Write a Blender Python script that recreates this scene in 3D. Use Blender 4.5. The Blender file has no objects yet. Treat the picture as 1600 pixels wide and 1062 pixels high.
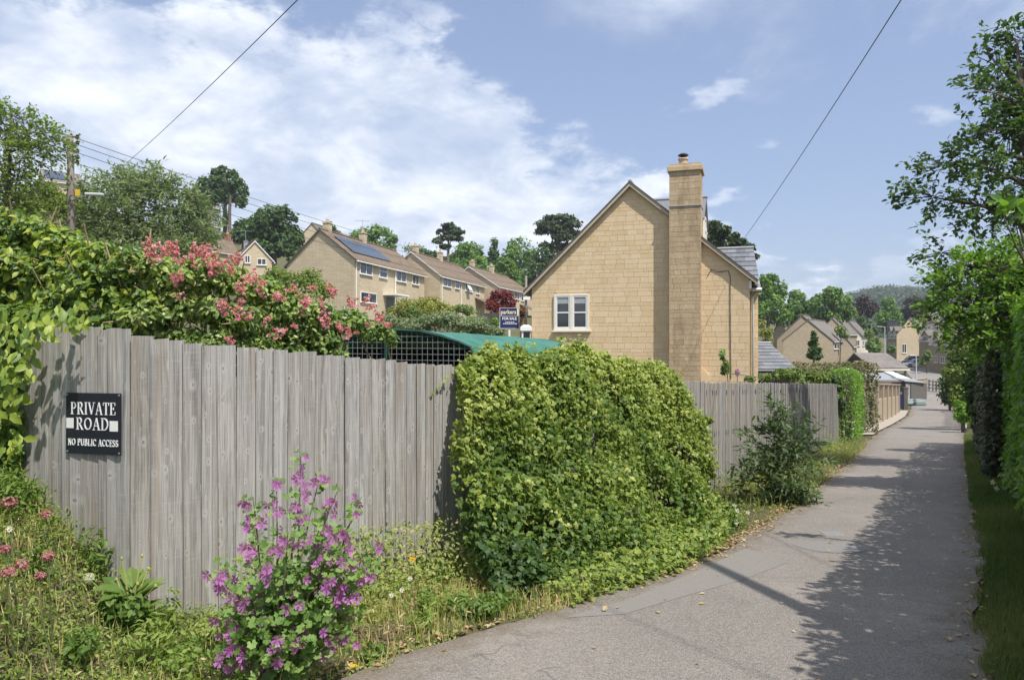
import bpy, math, random
import numpy as np
from mathutils import Vector, Matrix
random.seed(7)
RNG = np.random.default_rng(11)
S = bpy.context.scene
COL = S.collection
F = 1150.0                                   # focal length in photo pixels
R_ = math.radians
# ------------------------------------------------------------------ camera
cd = bpy.data.cameras.new('camera'); cam = bpy.data.objects.new('camera', cd); COL.objects.link(cam)
cam.location = (0, 0, 0); cam.rotation_euler = (R_(90), 0, 0)
cd.sensor_width = 36; cd.lens = 36 * F / 1600; cd.clip_start = .05; cd.clip_end = 5000
S.camera = cam
# ------------------------------------------------------------------ light
SUN_EL = R_(58); SX, SY = .60, -.80         # horizontal direction to the sun
w = bpy.data.worlds.new("World"); S.world = w; w.use_nodes = True
def build_world():
    nt = w.node_tree; N = nt.nodes; L = nt.links; N.clear()
    def nd(t, **k):
        n = N.new(t)
        for a, b in k.items(): setattr(n, a, b)
        return n
    def M(op, a, b=None, clamp=False):
        n = nd('ShaderNodeMath', operation=op, use_clamp=clamp)
        for i, v in enumerate((a, b)):
            if v is None: continue
            if isinstance(v, (int, float)): n.inputs[i].default_value = v
            else: L.new(v, n.inputs[i])
        return n.outputs[0]
    def MR(v, a, b, c, d):
        n = nd('ShaderNodeMapRange', interpolation_type='SMOOTHSTEP')
        L.new(v, n.inputs[0])
        for i, x in enumerate((a, b, c, d)): n.inputs[i + 1].default_value = x
        return n.outputs[0]
    sky = nd('ShaderNodeTexSky', sky_type='NISHITA', sun_disc=False)
    sky.sun_elevation = SUN_EL; sky.sun_rotation = math.atan2(SX, SY)
    sky.air_density = 1.0; sky.dust_density = 1.2; sky.ozone_density = 1.0
    tc = nd('ShaderNodeTexCoord'); sp = nd('ShaderNodeSeparateXYZ'); L.new(tc.outputs['Generated'], sp.inputs[0])
    x, y, z = sp.outputs
    zz = M('MAXIMUM', z, 0.0)
    inv = M('DIVIDE', 1.0, M('ADD', zz, .30))
    cx = nd('ShaderNodeCombineXYZ'); L.new(M('MULTIPLY', x, inv), cx.inputs[0]); L.new(M('MULTIPLY', y, inv), cx.inputs[1])
    def noise(scale, det, rough, vec, off=0, dist=0):
        n = nd('ShaderNodeTexNoise'); n.inputs['Scale'].default_value = scale; n.inputs['Detail'].default_value = det
        n.inputs['Roughness'].default_value = rough; n.inputs['Distortion'].default_value = dist
        a = nd('ShaderNodeVectorMath', operation='ADD'); L.new(vec, a.inputs[0]); a.inputs[1].default_value = (off, off * 1.7, off * .3)
        L.new(a.outputs[0], n.inputs['Vector']); return n.outputs['Fac']
    P2 = cx.outputs[0]
    n1 = noise(3.0, 8, .60, P2, 3.1, .25)
    n2 = noise(1.0, 4, .5, P2, 9.2)
    n3 = noise(9.0, 7, .62, P2, 1.7, .2)
    el = M('ARCSINE', z)
    line = M('SUBTRACT', .405, M('MULTIPLY', M('MAXIMUM', M('ADD', x, .13), 0), .64))
    d = M('SUBTRACT', line, el)
    d = M('ADD', d, M('MULTIPLY', M('SUBTRACT', n1, .5), .42))
    d = M('ADD', d, M('MULTIPLY', M('SUBTRACT', n3, .5), .20))
    big = MR(d, -.02, .055, 0, 1)
    left = MR(M('ADD', x, M('MULTIPLY', M('SUBTRACT', n1, .5), .35)), -.60, -.50, 0, 1)   # blue again at the far left
    left = M('MAXIMUM', left, MR(el, .30, .18, 0, 1))
    big = M('MULTIPLY', big, left)
    # second bank, high right
    d2 = M('SUBTRACT', el, M('ADD', .36, M('MULTIPLY', M('ABSOLUTE', M('SUBTRACT', x, .28)), .18)))
    d2 = M('ADD', d2, M('MULTIPLY', M('SUBTRACT', n1, .52), .5))
    hi = MR(d2, -.05, .12, 0, .85)
    hi = M('MULTIPLY', hi, MR(x, .02, .13, 0, 1))
    # small puffs
    n4 = noise(4.2, 6, .55, P2, 21.3)
    pf = M('MULTIPLY', MR(n4, .59, .68, 0, .65), MR(el, .02, .08, 0, 1))
    over = M('MULTIPLY', MR(noise(1.9, 7, .6, P2, 33.0, .3), .44, .54, 0, 1), MR(el, .50, .66, 0, 1))  # unseen clouds overhead, added to raise the fill light
    cov = M('MAXIMUM', M('MAXIMUM', M('MAXIMUM', big, hi), pf), over)
    dens = M('ADD', M('MULTIPLY', n3, .9), M('MULTIPLY', n2, .5))
    opac = M('MULTIPLY', cov, MR(dens, .42, .88, .48, .97))
    # cloud white, with grey-blue undersides
    shade = MR(noise(3.0, 6, .6, P2, 14.0, .4), .36, .64, 0, 1)
    cc = nd('ShaderNodeMix', data_type='RGBA'); L.new(shade, cc.inputs[0])
    cc.inputs[6].default_value = (4.3, 4.9, 6.1, 1); cc.inputs[7].default_value = (7.0, 7.3, 7.8, 1)
    # pale air low down, thin veil everywhere
    veil = nd('ShaderNodeMix', data_type='RGBA')
    L.new(MR(el, .0, .55, .55, .45), veil.inputs[0]); L.new(sky.outputs[0], veil.inputs[6]); veil.inputs[7].default_value = (2.75, 3.4, 5.25, 1)
    mx = nd('ShaderNodeMix', data_type='RGBA'); L.new(opac, mx.inputs[0]); L.new(veil.outputs[2], mx.inputs[6]); L.new(cc.outputs[2], mx.inputs[7])
    bg = nd('ShaderNodeBackground'); bg.inputs[1].default_value = .083; L.new(mx.outputs[2], bg.inputs[0])
    out = nd('ShaderNodeOutputWorld'); L.new(bg.outputs[0], out.inputs[0])
build_world()
sd = bpy.data.lights.new('sun', 'SUN'); sd.energy = 3.1; sd.angle = R_(.53); sd.color = (1, .95, .87)
so = bpy.data.objects.new('sun', sd); COL.objects.link(so)
SDIR = Vector((SX * math.cos(SUN_EL), SY * math.cos(SUN_EL), math.sin(SUN_EL))).normalized()
so.rotation_euler = SDIR.to_track_quat('Z', 'Y').to_euler(); so.location = (0, 0, 30)
S.view_settings.view_transform = 'Standard'; S.view_settings.look = 'None'; S.view_settings.gamma = 1
S.view_settings.use_curve_mapping = False; S.view_settings.exposure = 0.88
S.render.engine = 'CYCLES'
S.cycles.use_denoising = True; S.cycles.max_bounces = 6; S.cycles.diffuse_bounces = 4; S.cycles.glossy_bounces = 2
S.cycles.transmission_bounces = 3; S.cycles.transparent_max_bounces = 6; S.cycles.volume_bounces = 0
# ------------------------------------------------------------------ terrain numbers (z = 0 at eye level)
RY = [-40, 35, 45, 57, 66, 80, 100, 150, 250, 500, 2000]
RZ = [1.48, -4.1, -4.66, -5.0, -5.15, -5.4, -5.2, -4.7, -4.0, -3, -3]
RS = [-400, -60, 0, 8, 20, 52, 75, 125, 160, 420, 2000]
RR = [6, 1.5, 0, 0, 1.3, 7.4, 11.5, 26, 31, 50, 60]
LANE_L = [(-1.5, -1), (-1.35, 1.9), (-.98, 3.87), (.05, 4.86), (1.64, 6.52), (2.93, 8.43), (7.7, 16.7), (11.4, 23.6), (15.6, 31), (20.2, 38.5), (24.2, 45), (31.0, 57), (36.2, 66), (42.5, 78), (48, 88)]
LANE_R = [(1.2, -1), (1.7, 1.9), (2.56, 3.87), (3.1, 4.86), (4.22, 6.52), (5.35, 8.43), (10.35, 16.7), (14.6, 23.6), (19.0, 31), (23.6, 38.5), (27.4, 45), (33.7, 57), (38.6, 66), (45.5, 78), (53, 88)]
_ly = np.array([p[1] for p in LANE_L]); _lx = np.array([p[0] for p in LANE_L]); _rx = np.array([p[0] for p in LANE_R])
def lane_x(Y): return np.interp(Y, _ly, _lx), np.interp(Y, _ly, _rx)
def sstep(t): t = np.clip(t, 0, 1); return t * t * (3 - 2 * t)
def ground(X, Y):
    X = np.asarray(X, float); Y = np.asarray(Y, float)
    z = np.interp(Y, RY, RZ)
    s = (.6 * Y + 1 - X) * .857
    z = z + np.interp(s, RS, RR)
    near = 1 - sstep((Y - 9) / 6)
    z = z + .95 * sstep((-X - 1.9) / 1.5) * near
    return z
def G(X, Y): return float(ground(X, Y))
def P(px, py, D): return Vector(((px - 800) / F * D, D, -(py - 531) / F * D))
def PG(px, D):
    X = (px - 800) / F * D
    return Vector((X, D, G(X, D)))
# ------------------------------------------------------------------ helpers
ORI = {}
def ori(o): return ORI.get(o.name, Vector((0, 0, 0)))
def tag(o, label=None, cat=None, group=None, kind=None):
    if label: o['label'] = label
    if cat: o['category'] = cat
    if group: o['group'] = group
    if kind: o['kind'] = kind
    return o
def thing(name, loc, label, cat, group=None):
    o = bpy.data.objects.new(name, None); COL.objects.link(o); o.location = loc; o.empty_display_size = .2
    ORI[o.name] = Vector(loc); return tag(o, label, cat, group)
def link(name, me, mat, parent=None, own=True):
    o = bpy.data.objects.new(name, me); COL.objects.link(o)
    if mat and not me.materials: me.materials.append(mat)
    if parent is not None:
        o.parent = parent; ORI[o.name] = ori(parent)
    return o
class MB:
    def __init__(s): s.v = []; s.f = []
    def add(s, vs, fs):
        b = len(s.v); s.v += [tuple(v) for v in vs]; s.f += [tuple(i + b for i in f) for f in fs]; return s
    def box(s, c, sz, u=None, rot=0):
        """box centred at c; sz=(along u, across, up); u = horizontal unit direction"""
        c = Vector(c); u = Vector((u[0], u[1], 0)).normalized() if u is not None else Vector((math.cos(rot), math.sin(rot), 0))
        n = Vector((-u.y, u.x, 0)); k = Vector((0, 0, 1))
        vs = [c + u * (a * sz[0] / 2) + n * (b * sz[1] / 2) + k * (d * sz[2] / 2) for a in (-1, 1) for b in (-1, 1) for d in (-1, 1)]
        return s.add(vs, [(0, 1, 3, 2), (4, 6, 7, 5), (0, 4, 5, 1), (2, 3, 7, 6), (0, 2, 6, 4), (1, 5, 7, 3)])
    def prism(s, poly, vec):
        vec = Vector(vec); n = len(poly); a = [Vector(p) for p in poly]; b = [p + vec for p in a]
        return s.add(a + b, [tuple(range(n))[::-1], tuple(range(n, 2 * n))] + [(i, (i + 1) % n, n + (i + 1) % n, n + i) for i in range(n)])
    def poly(s, p): return s.add(p, [tuple(range(len(p)))])
    def tube(s, pts, rad, n=6, cap=True):
        pts = [Vector(p) for p in pts]; m = len(pts)
        if isinstance(rad, (int, float)): rad = [rad] * m
        vs = []
        for i, p in enumerate(pts):
            t = (pts[min(i + 1, m - 1)] - pts[max(i - 1, 0)]).normalized()
            a = t.cross(Vector((0, 0, 1)) if abs(t.z) < .9 else Vector((1, 0, 0))).normalized(); b = t.cross(a)
            vs += [p + (a * math.cos(2 * math.pi * k / n) + b * math.sin(2 * math.pi * k / n)) * rad[i] for k in range(n)]
        fs = [(i * n + k, i * n + (k + 1) % n, (i + 1) * n + (k + 1) % n, (i + 1) * n + k) for i in range(m - 1) for k in range(n)]
        if cap: fs += [tuple(range(n))[::-1], tuple(range((m - 1) * n, m * n))]
        return s.add(vs, fs)
    def lathe(s, c, prof, n=16):
        c = Vector(c); vs = []
        for r, z in prof: vs += [c + Vector((r * math.cos(2 * math.pi * k / n), r * math.sin(2 * math.pi * k / n), z)) for k in range(n)]
        m = len(prof)
        fs = [(i * n + k, i * n + (k + 1) % n, (i + 1) * n + (k + 1) % n, (i + 1) * n + k) for i in range(m - 1) for k in range(n)]
        fs += [tuple(range(n))[::-1], tuple(range((m - 1) * n, m * n))]
        return s.add(vs, fs)
    def build(s, name, mat, parent=None, smooth=False, bevel=0):
        me = bpy.data.meshes.new(name); o0 = ori(parent) if parent is not None else Vector((0, 0, 0))
        me.from_pydata([(v[0] - o0.x, v[1] - o0.y, v[2] - o0.z) for v in s.v], [], s.f); me.validate(); me.update()
        if smooth: me.polygons.foreach_set('use_smooth', [True] * len(me.polygons))
        o = link(name, me, mat, parent)
        if bevel:
            b = o.modifiers.new('bevel', 'BEVEL'); b.width = bevel; b.segments = 1; b.limit_method = 'ANGLE'
        return o
def npmesh(name, V, Fc, mat, parent=None, tint=None, smooth=False):
    """V (n,3), Fc list of int arrays all of one width, per width"""
    me = bpy.data.meshes.new(name); o0 = ori(parent) if parent is not None else Vector((0, 0, 0))
    V = np.asarray(V, np.float32) - np.array(o0, np.float32)
    me.vertices.add(len(V)); me.vertices.foreach_set('co', V.ravel())
    loops = np.concatenate([f.ravel() for f in Fc]); counts = np.concatenate([np.full(len(f), f.shape[1]) for f in Fc])
    me.loops.add(len(loops)); me.loops.foreach_set('vertex_index', loops.astype(np.int32))
    me.polygons.add(len(counts)); st = np.concatenate([[0], np.cumsum(counts)[:-1]])
    me.polygons.foreach_set('loop_start', st.astype(np.int32)); me.polygons.foreach_set('loop_total', counts.astype(np.int32))
    if tint is not None:
        a = me.attributes.new('tint', 'FLOAT', 'POINT'); a.data.foreach_set('value', np.asarray(tint, np.float32))
    me.update(calc_edges=True)
    if not smooth: me.polygons.foreach_set('use_smooth', [False] * len(me.polygons))
    if smooth: me.polygons.foreach_set('use_smooth', [True] * len(me.polygons))
    return link(name, me, mat, parent)
# ------------------------------------------------------------------ materials
MATS = {}
class NB:
    def __init__(s, name):
        s.m = bpy.data.materials.new(name); s.m.use_nodes = True; s.nt = s.m.node_tree; s.N = s.nt.nodes; s.L = s.nt.links
        s.N.clear(); s.out = s.N.new('ShaderNodeOutputMaterial')
    def n(s, t, ins=None, **k):
        x = s.N.new(t)
        for a, b in k.items(): setattr(x, a, b)
        for a, b in (ins or {}).items():
            if hasattr(b, 'is_linked'): s.L.new(b, x.inputs[a])
            else: x.inputs[a].default_value = b
        return x
    def math(s, op, a, b=0.0, clamp=False): return s.n('ShaderNodeMath', {0: a, 1: b}, operation=op, use_clamp=clamp).outputs[0]
    def mr(s, v, a, b, c=0., d=1.): return s.n('ShaderNodeMapRange', {0: v, 1: a, 2: b, 3: c, 4: d}).outputs[0]
    def mix(s, f, a, b, mode='MIX'): return s.n('ShaderNodeMix', {0: f, 6: a, 7: b}, data_type='RGBA', blend_type=mode).outputs[2]
    def pos(s, sc=(1, 1, 1), add=None):
        g = s.n('ShaderNodeNewGeometry').outputs['Position']
        v = s.n('ShaderNodeVectorMath', {0: g, 1: sc}, operation='MULTIPLY').outputs[0]
        if add is not None: v = s.n('ShaderNodeVectorMath', {0: v, 1: add}, operation='ADD').outputs[0]
        return v
    def noise(s, vec, sc, det=4, rough=.55, dist=0): return s.n('ShaderNodeTexNoise', {'Vector': vec, 'Scale': sc, 'Detail': det, 'Roughness': rough, 'Distortion': dist}).outputs['Fac']
    def bump(s, h, st=.3, dist=.01): return s.n('ShaderNodeBump', {'Height': h, 'Strength': st, 'Distance': dist}).outputs[0]
    def pbr(s, col, rough=.7, normal=None, spec=.4, metal=0, **k):
        p = s.n('ShaderNodeBsdfPrincipled', {'Base Color': col, 'Roughness': rough, 'Specular IOR Level': spec, 'Metallic': metal})
        if normal is not None: s.L.new(normal, p.inputs['Normal'])
        for a, b in k.items(): p.inputs[a].default_value = b
        s.L.new(p.outputs[0], s.out.inputs[0]); return p
def C4(c): return (c[0], c[1], c[2], 1)
def plain(name, c, rough=.6, var=.2, sc=4, metal=0, bump=.1, spec=.4):
    if name in MATS: return MATS[name]
    b = NB(name); p = b.pos()
    f = b.noise(p, sc, 5, .6); g = b.noise(p, sc * 14, 3, .6)
    f = b.math('ADD', b.math('MULTIPLY', f, .65), b.math('MULTIPLY', g, .35))
    lo = tuple(x * (1 - var) for x in c); hi = tuple(min(1, x * (1 + var)) for x in c)
    col = b.mix(b.mr(f, .3, .7), C4(lo), C4(hi))
    b.pbr(col, rough, b.bump(g, bump, .02), spec, metal)
    MATS[name] = b.m; return b.m
def leafmat(name, stops, rough=.5, trans=.28, spec=.35, sat=1):
    """stops: colours along the per-leaf tint 0..1 (leaf species, young and old leaves)"""
    if name in MATS: return MATS[name]
    b = NB(name); a = b.n('ShaderNodeAttribute', attribute_name='tint', attribute_type='GEOMETRY').outputs['Fac']
    oi = b.n('ShaderNodeObjectInfo').outputs['Random']
    ns = b.noise(b.pos(), 55, 2, .5)
    t = b.math('ADD', a, b.math('MULTIPLY', b.math('SUBTRACT', ns, .5), .25))
    r = b.n('ShaderNodeValToRGB', {0: t}); e = r.color_ramp.elements
    while len(e) < len(stops): e.new(.5)
    for i, c in enumerate(stops): e[i].position = i / (len(stops) - 1); e[i].color = C4(c)
    p = b.n('ShaderNodeBsdfPrincipled', {'Base Color': r.outputs[0], 'Roughness': rough, 'Specular IOR Level': spec})
    tcol = b.mix(1.0, r.outputs[0], (1.25, 1.35, .6, 1), 'MULTIPLY')
    tr = b.n('ShaderNodeBsdfTranslucent', {'Color': tcol})
    mx = b.n('ShaderNodeMixShader', {0: trans + .12, 1: p.outputs[0], 2: tr.outputs[0]})
    b.L.new(mx.outputs[0], b.out.inputs[0]); MATS[name] = b.m; return b.m
def m_board():
    b = NB('weathered_board'); oi = b.n('ShaderNodeObjectInfo').outputs['Random']
    off = b.n('ShaderNodeCombineXYZ', {0: b.math('MULTIPLY', oi, 37.), 1: b.math('MULTIPLY', oi, 11.), 2: b.math('MULTIPLY', oi, 53.)}).outputs[0]
    u = b.n('ShaderNodeSeparateXYZ', {0: b.pos((1, 1, 1))}).outputs
    uu = b.math('ADD', b.math('MULTIPLY', u[0], .62), b.math('MULTIPLY', u[1], .78))
    def knots(su, sz, o1, o2, kp, r0, r1):
        kv = b.n('ShaderNodeCombineXYZ', {0: b.math('ADD', b.math('MULTIPLY', uu, su), b.math('MULTIPLY', oi, o1)), 1: b.math('ADD', b.math('MULTIPLY', u[2], sz), b.math('MULTIPLY', oi, o2)), 2: 0.}).outputs[0]
        vo = b.n('ShaderNodeTexVoronoi', {'Vector': kv, 'Scale': 1., 'Randomness': 1.}, voronoi_dimensions='2D')
        sel = b.n('ShaderNodeSeparateColor', {0: vo.outputs['Color']}).outputs
        return b.math('DIVIDE', vo.outputs['Distance'], b.mr(sel[1], 0, 1, r0, r1)), b.math('GREATER_THAN', sel[0], kp)
    k, keep = knots(9., 6.0, 90., 31., .46, .035, .095)
    k2, keep2 = knots(19., 12., 57., 77., .62, .02, .055)
    # grain, bent round the knots
    bend = b.math('MULTIPLY', b.math('MULTIPLY', b.mr(k, .0, 4., 1., 0.), keep), .5)
    wv = b.noise(b.pos((2, 2, 1.0), off), 1.5, 3)
    warp = b.n('ShaderNodeCombineXYZ', {0: b.math('ADD', b.math('MULTIPLY', wv, 3.0), bend), 1: 0., 2: 0.}).outputs[0]
    off2 = b.n('ShaderNodeVectorMath', {0: off, 1: warp}, operation='ADD').outputs[0]
    g1 = b.noise(b.pos((24, 24, .8), off2), 1, 6, .65, .4)
    g2 = b.noise(b.pos((120, 120, 1.6), off2), 1, 4, .62)
    g3 = b.noise(b.pos((60, 60, .5), off2), 1, 3, .6)
    blot = b.noise(b.pos((3.2, 3.2, .7), off), 1, 5, .65)
    saw = b.noise(b.pos((5, 5, 160), off), 1, 2, .5)
    g = b.math('ADD', b.math('MULTIPLY', g1, .5), b.math('MULTIPLY', g2, .5))
    col = b.mix(b.mr(g, .395, .605), (.19, .183, .174, 1), (.46, .448, .432, 1))
    col = b.mix(b.mr(blot, .36, .62, 0, .75), col, b.mix(b.mr(g, .395, .605), (.185, .166, .142, 1), (.40, .368, .328, 1)))
    oi2 = b.math('FRACT', b.math('MULTIPLY', oi, 7.31)); oi3 = b.math('FRACT', b.math('MULTIPLY', oi, 17.7))
    col = b.mix(b.mr(oi2, .0, 1., 0, .55), col, b.mix(b.mr(g, .395, .605), (.26, .255, .247, 1), (.46, .45, .435, 1)))
    col = b.mix(b.mr(oi3, .55, 1., 0, .40), col, b.mix(b.mr(g, .395, .605), (.14, .13, .118, 1), (.29, .275, .252, 1)))
    col = b.mix(b.math('MULTIPLY', b.mr(g3, .60, .70), .55), col, (.085, .075, .066, 1))         # drying cracks
    col = b.mix(b.math('MULTIPLY', b.mr(saw, .58, .70), .26), col, (.45, .44, .42, 1))           # saw marks
    st_ = b.noise(b.pos((9, 9, .55), off), 1, 4, .6)
    col = b.mix(b.math('MULTIPLY', b.mr(st_, .56, .70), .5), col, (.27, .20, .135, 1))
    for kk, kp, a in ((k, keep, 1.), (k2, keep2, .85)):
        ring = b.math('MULTIPLY', b.n('ShaderNodeMapRange', {0: kk, 1: .55, 2: 1.02, 3: 1., 4: 0.}, interpolation_type='SMOOTHSTEP').outputs[0], kp)
        core = b.math('MULTIPLY', b.mr(kk, .30, .55, 1., 0.), kp)
        halo = b.math('MULTIPLY', b.mr(kk, 1.0, 3.4, 1., 0.), kp)
        col = b.mix(b.math('MULTIPLY', halo, .38 * a), col, (.50, .49, .475, 1))
        col = b.mix(b.math('MULTIPLY', b.math('MULTIPLY', ring, b.mr(blot, .3, .7, .45, 1.)), .85 * a), col, (.075, .062, .052, 1))
        if a == 1.: col = b.mix(b.math('MULTIPLY', core, .70), col, (.33, .29, .245, 1))
    b.pbr(col, .85, b.bump(b.math('SUBTRACT', g, b.mr(g3, .60, .70, 0, .5)), .6, .006), .2)
    return b.m
M_BOARD = m_board()
def m_asphalt():
    b = NB('asphalt'); p = b.pos()
    sp = b.n('ShaderNodeTexVoronoi', {'Vector': p, 'Scale': 120.}); sc = b.n('ShaderNodeSeparateColor', {0: sp.outputs['Color']}).outputs[0]
    big = b.noise(p, .55, 5, .6, .4); mid = b.noise(p, 4.5, 5, .65)
    base = b.mix(b.mr(big, .35, .68), (.215, .190, .168, 1), (.288, .254, .222, 1))
    base = b.mix(b.mr(mid, .35, .7, 0, .5), base, (.205, .19, .175, 1))
    sp2 = b.n('ShaderNodeTexVoronoi', {'Vector': p, 'Scale': 230.}); s2 = b.n('ShaderNodeSeparateColor', {0: sp2.outputs['Color']}).outputs[0]
    col = b.mix(b.mr(sc, .1, .9, 0, 1), b.mix(1., base, (.76, .76, .76, 1), 'MULTIPLY'), b.mix(1., base, (1.22, 1.21, 1.20, 1), 'MULTIPLY'))
    col = b.mix(b.mr(s2, .84, .90, 0, .75), col, (.40, .38, .35, 1))
    col = b.mix(b.mr(s2, .06, .0, 0, .9), col, (.04, .038, .036, 1))
    cr = b.n('ShaderNodeTexVoronoi', {'Vector': b.n('ShaderNodeVectorMath', {0: p, 1: b.n('ShaderNodeTexNoise', {'Vector': p, 'Scale': 3.}).outputs['Color']}, operation='ADD').outputs[0], 'Scale': .55}, feature='DISTANCE_TO_EDGE').outputs['Distance']
    col = b.mix(b.math('MULTIPLY', b.mr(cr, .0, .012, 1, 0), b.mr(big, .5, .6, 0, .5)), col, (.06, .055, .05, 1))
    ea = b.n('ShaderNodeAttribute', attribute_name='edge', attribute_type='GEOMETRY').outputs['Fac']
    dirt = b.math('MULTIPLY', b.math('ADD', ea, b.math('MULTIPLY', b.math('SUBTRACT', mid, .5), .7)), 1.)
    col = b.mix(b.mr(dirt, .72, 1.0, 0, .75), col, b.mix(b.mr(sc, 0, 1), (.12, .092, .062, 1), (.20, .16, .11, 1)))
    fine = b.noise(p, 38, 4, .6)
    col = b.mix(b.mr(b.noise(p, 1.6, 5, .7, .5), .52, .72, 0, .35), col, (.15, .138, .128, 1))
    h = b.math('ADD', b.math('MULTIPLY', sp.outputs['Distance'], -1.), b.math('MULTIPLY', fine, .35))
    b.pbr(col, .82, b.bump(h, .6, .012), .35)
    return b.m
M_ASPHALT = m_asphalt()
def m_ground():
    b = NB('rough_ground'); p = b.pos()
    n1 = b.noise(p, .35, 5, .6); n2 = b.noise(p, 6, 6, .65); n3 = b.noise(p, 60, 4, .6)
    col = b.mix(b.mr(n1, .35, .65), (.055, .085, .026, 1), (.12, .115, .055, 1))
    col = b.mix(b.mr(n2, .42, .62, 0, .85), col, (.20, .155, .10, 1))
    col = b.mix(b.mr(n3, .4, .7, 0, .6), col, (.05, .06, .02, 1))
    b.pbr(col, .95, b.bump(b.math('ADD', n2, n3), .8, .04), .15); return b.m
M_GROUND = m_ground()
def m_stone(name, c1, c2, c3, stain=.35, bump=.5, spec=.2):
    b = NB(name); oi = b.n('ShaderNodeObjectInfo').outputs['Random']
    a = b.n('ShaderNodeAttribute', attribute_name='tint', attribute_type='GEOMETRY').outputs['Fac']
    t = b.math('FRACT', b.math('ADD', a, oi)); p = b.pos()
    n1 = b.noise(p, 16, 5, .65); n2 = b.noise(p, 70, 4, .6); n3 = b.noise(b.pos((2.2, 2.2, .40)), 1.0, 7, .68)
    col = b.mix(t, C4(c1), C4(c2)); col = b.mix(b.mr(n1, .38, .7, 0, .5), col, C4(c3))
    col = b.mix(b.mr(n2, .45, .75, 0, .25), col, (.58, .48, .33, 1))
    col = b.mix(b.mr(n3, .48, .75, 0, stain), col, tuple(x * .72 for x in c3) + (1,))
    b.pbr(col, .9, b.bump(b.math('ADD', n1, n2), bump, .012), spec); return b.m
M_STONE = m_stone('buff_stone', (.66, .50, .30), (.75, .60, .405), (.70, .52, .30))
M_CHIM = m_stone('weathered_chimney_stone', (.46, .345, .215), (.58, .455, .295), (.34, .255, .155), .95, .7)
M_MORTAR = plain('lime_mortar', (.58, .455, .29), .95, .12, 10)
def m_coursed(name, c, course=.11, ln=.34, k=.84):
    b = NB(name); p = b.pos(); q = b.n('ShaderNodeSeparateXYZ', {0: p}).outputs
    uv = b.n('ShaderNodeCombineXYZ', {0: b.math('ADD', b.math('MULTIPLY', q[0], .8), b.math('MULTIPLY', q[1], .6)), 1: q[2], 2: 0.}).outputs[0]
    br = b.n('ShaderNodeTexBrick', {'Vector': uv, 'Color1': C4(c), 'Color2': C4(tuple(x * 1.22 for x in c)), 'Mortar': C4(tuple(x * k for x in c)), 'Scale': 1., 'Mortar Size': .012, 'Brick Width': ln, 'Row Height': course, 'Bias': 0.})
    n = b.noise(p, .6, 5, .65); n2 = b.noise(p, 7, 4, .6)
    col = b.mix(b.mr(n, .45, .75, 0, .35), br.outputs[0], C4(tuple(x * .72 for x in c))); col = b.mix(b.mr(n2, .5, .75, 0, .25), col, C4(tuple(min(1, x * 1.3) for x in c)))
    b.pbr(col, .9, b.bump(n2, .3, .02), .2); return b.m
M_FARSTONE = m_coursed('far_buff_stone', (.50, .415, .29), .16, .42)
M_WHITE = plain('white_paint', (.78, .78, .75), .45, .04, 5, bump=.02)
M_CREAM = plain('cream_paint', (.74, .70, .60), .5, .05, 5, bump=.02)
M_LEAD = plain('lead_grey', (.28, .29, .31), .6, .15, 8)
M_BLACK = plain('black_plastic', (.02, .021, .024), .4, .2, 8, bump=.03)
M_WIRE = plain('wire_black', (.025, .025, .028), .5, .1)
M_POLE = plain('pole_wood', (.24, .21, .18), .9, .25, 3, bump=.4)
M_METAL = plain('galvanised_steel', (.42, .44, .45), .4, .1, 6, metal=.6)
M_SOLAR = plain('solar_glass', (.045, .06, .085), .2, .15, 2, bump=0, spec=.6)
M_CONC = plain('pale_concrete', (.36, .32, .27), .9, .15, 3, bump=.3)
M_BARK = plain('bark', (.13, .105, .08), .95, .35, 8, bump=.9)
M_STEM = plain('green_stem', (.13, .15, .06), .7, .2, 20)
M_DRYSTEM = plain('dry_stem', (.36, .27, .16), .9, .25, 20)
M_BRICK = plain('red_brick', (.30, .13, .085), .9, .2, 14)
M_BUFFBRICK = plain('buff_brick', (.35, .285, .205), .9, .16, 12)
M_TILE_B = None
def m_rooftile(name, c1, c2, course=.32, wid=.3):
    b = NB(name); p = b.pos(); s = b.n('ShaderNodeSeparateXYZ', {0: p}).outputs
    u = b.math('ADD', b.math('MULTIPLY', s[0], .9), b.math('MULTIPLY', s[1], .55))
    n1 = b.noise(p, 1.1, 5, .65); n2 = b.noise(p, 9, 4, .6)
    row = b.math('FRACT', b.math('DIVIDE', s[2], course * .62))
    cell = b.n('ShaderNodeTexWhiteNoise', {'Vector': b.n('ShaderNodeCombineXYZ', {0: b.math('FLOOR', b.math('DIVIDE', u, wid)), 1: b.math('FLOOR', b.math('DIVIDE', s[2], course * .62)), 2: 0.}).outputs[0]}).outputs['Value']
    col = b.mix(b.mr(n1, .35, .68), C4(c1), C4(c2)); col = b.mix(b.mr(cell, 0, 1, 0, .35), col, tuple(x * .7 for x in c1) + (1,))
    col = b.mix(b.mr(n2, .55, .75, 0, .5), col, tuple(min(1, x * 1.4) for x in c2) + (1,))
    b.pbr(col, .9, b.bump(row, .9, .05), .2); return b.m
M_TILE = m_rooftile('brown_concrete_tiles', (.165, .125, .092), (.235, .18, .132))
M_TILEG = m_rooftile('grey_concrete_tiles', (.17, .155, .14), (.25, .225, .20))
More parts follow.
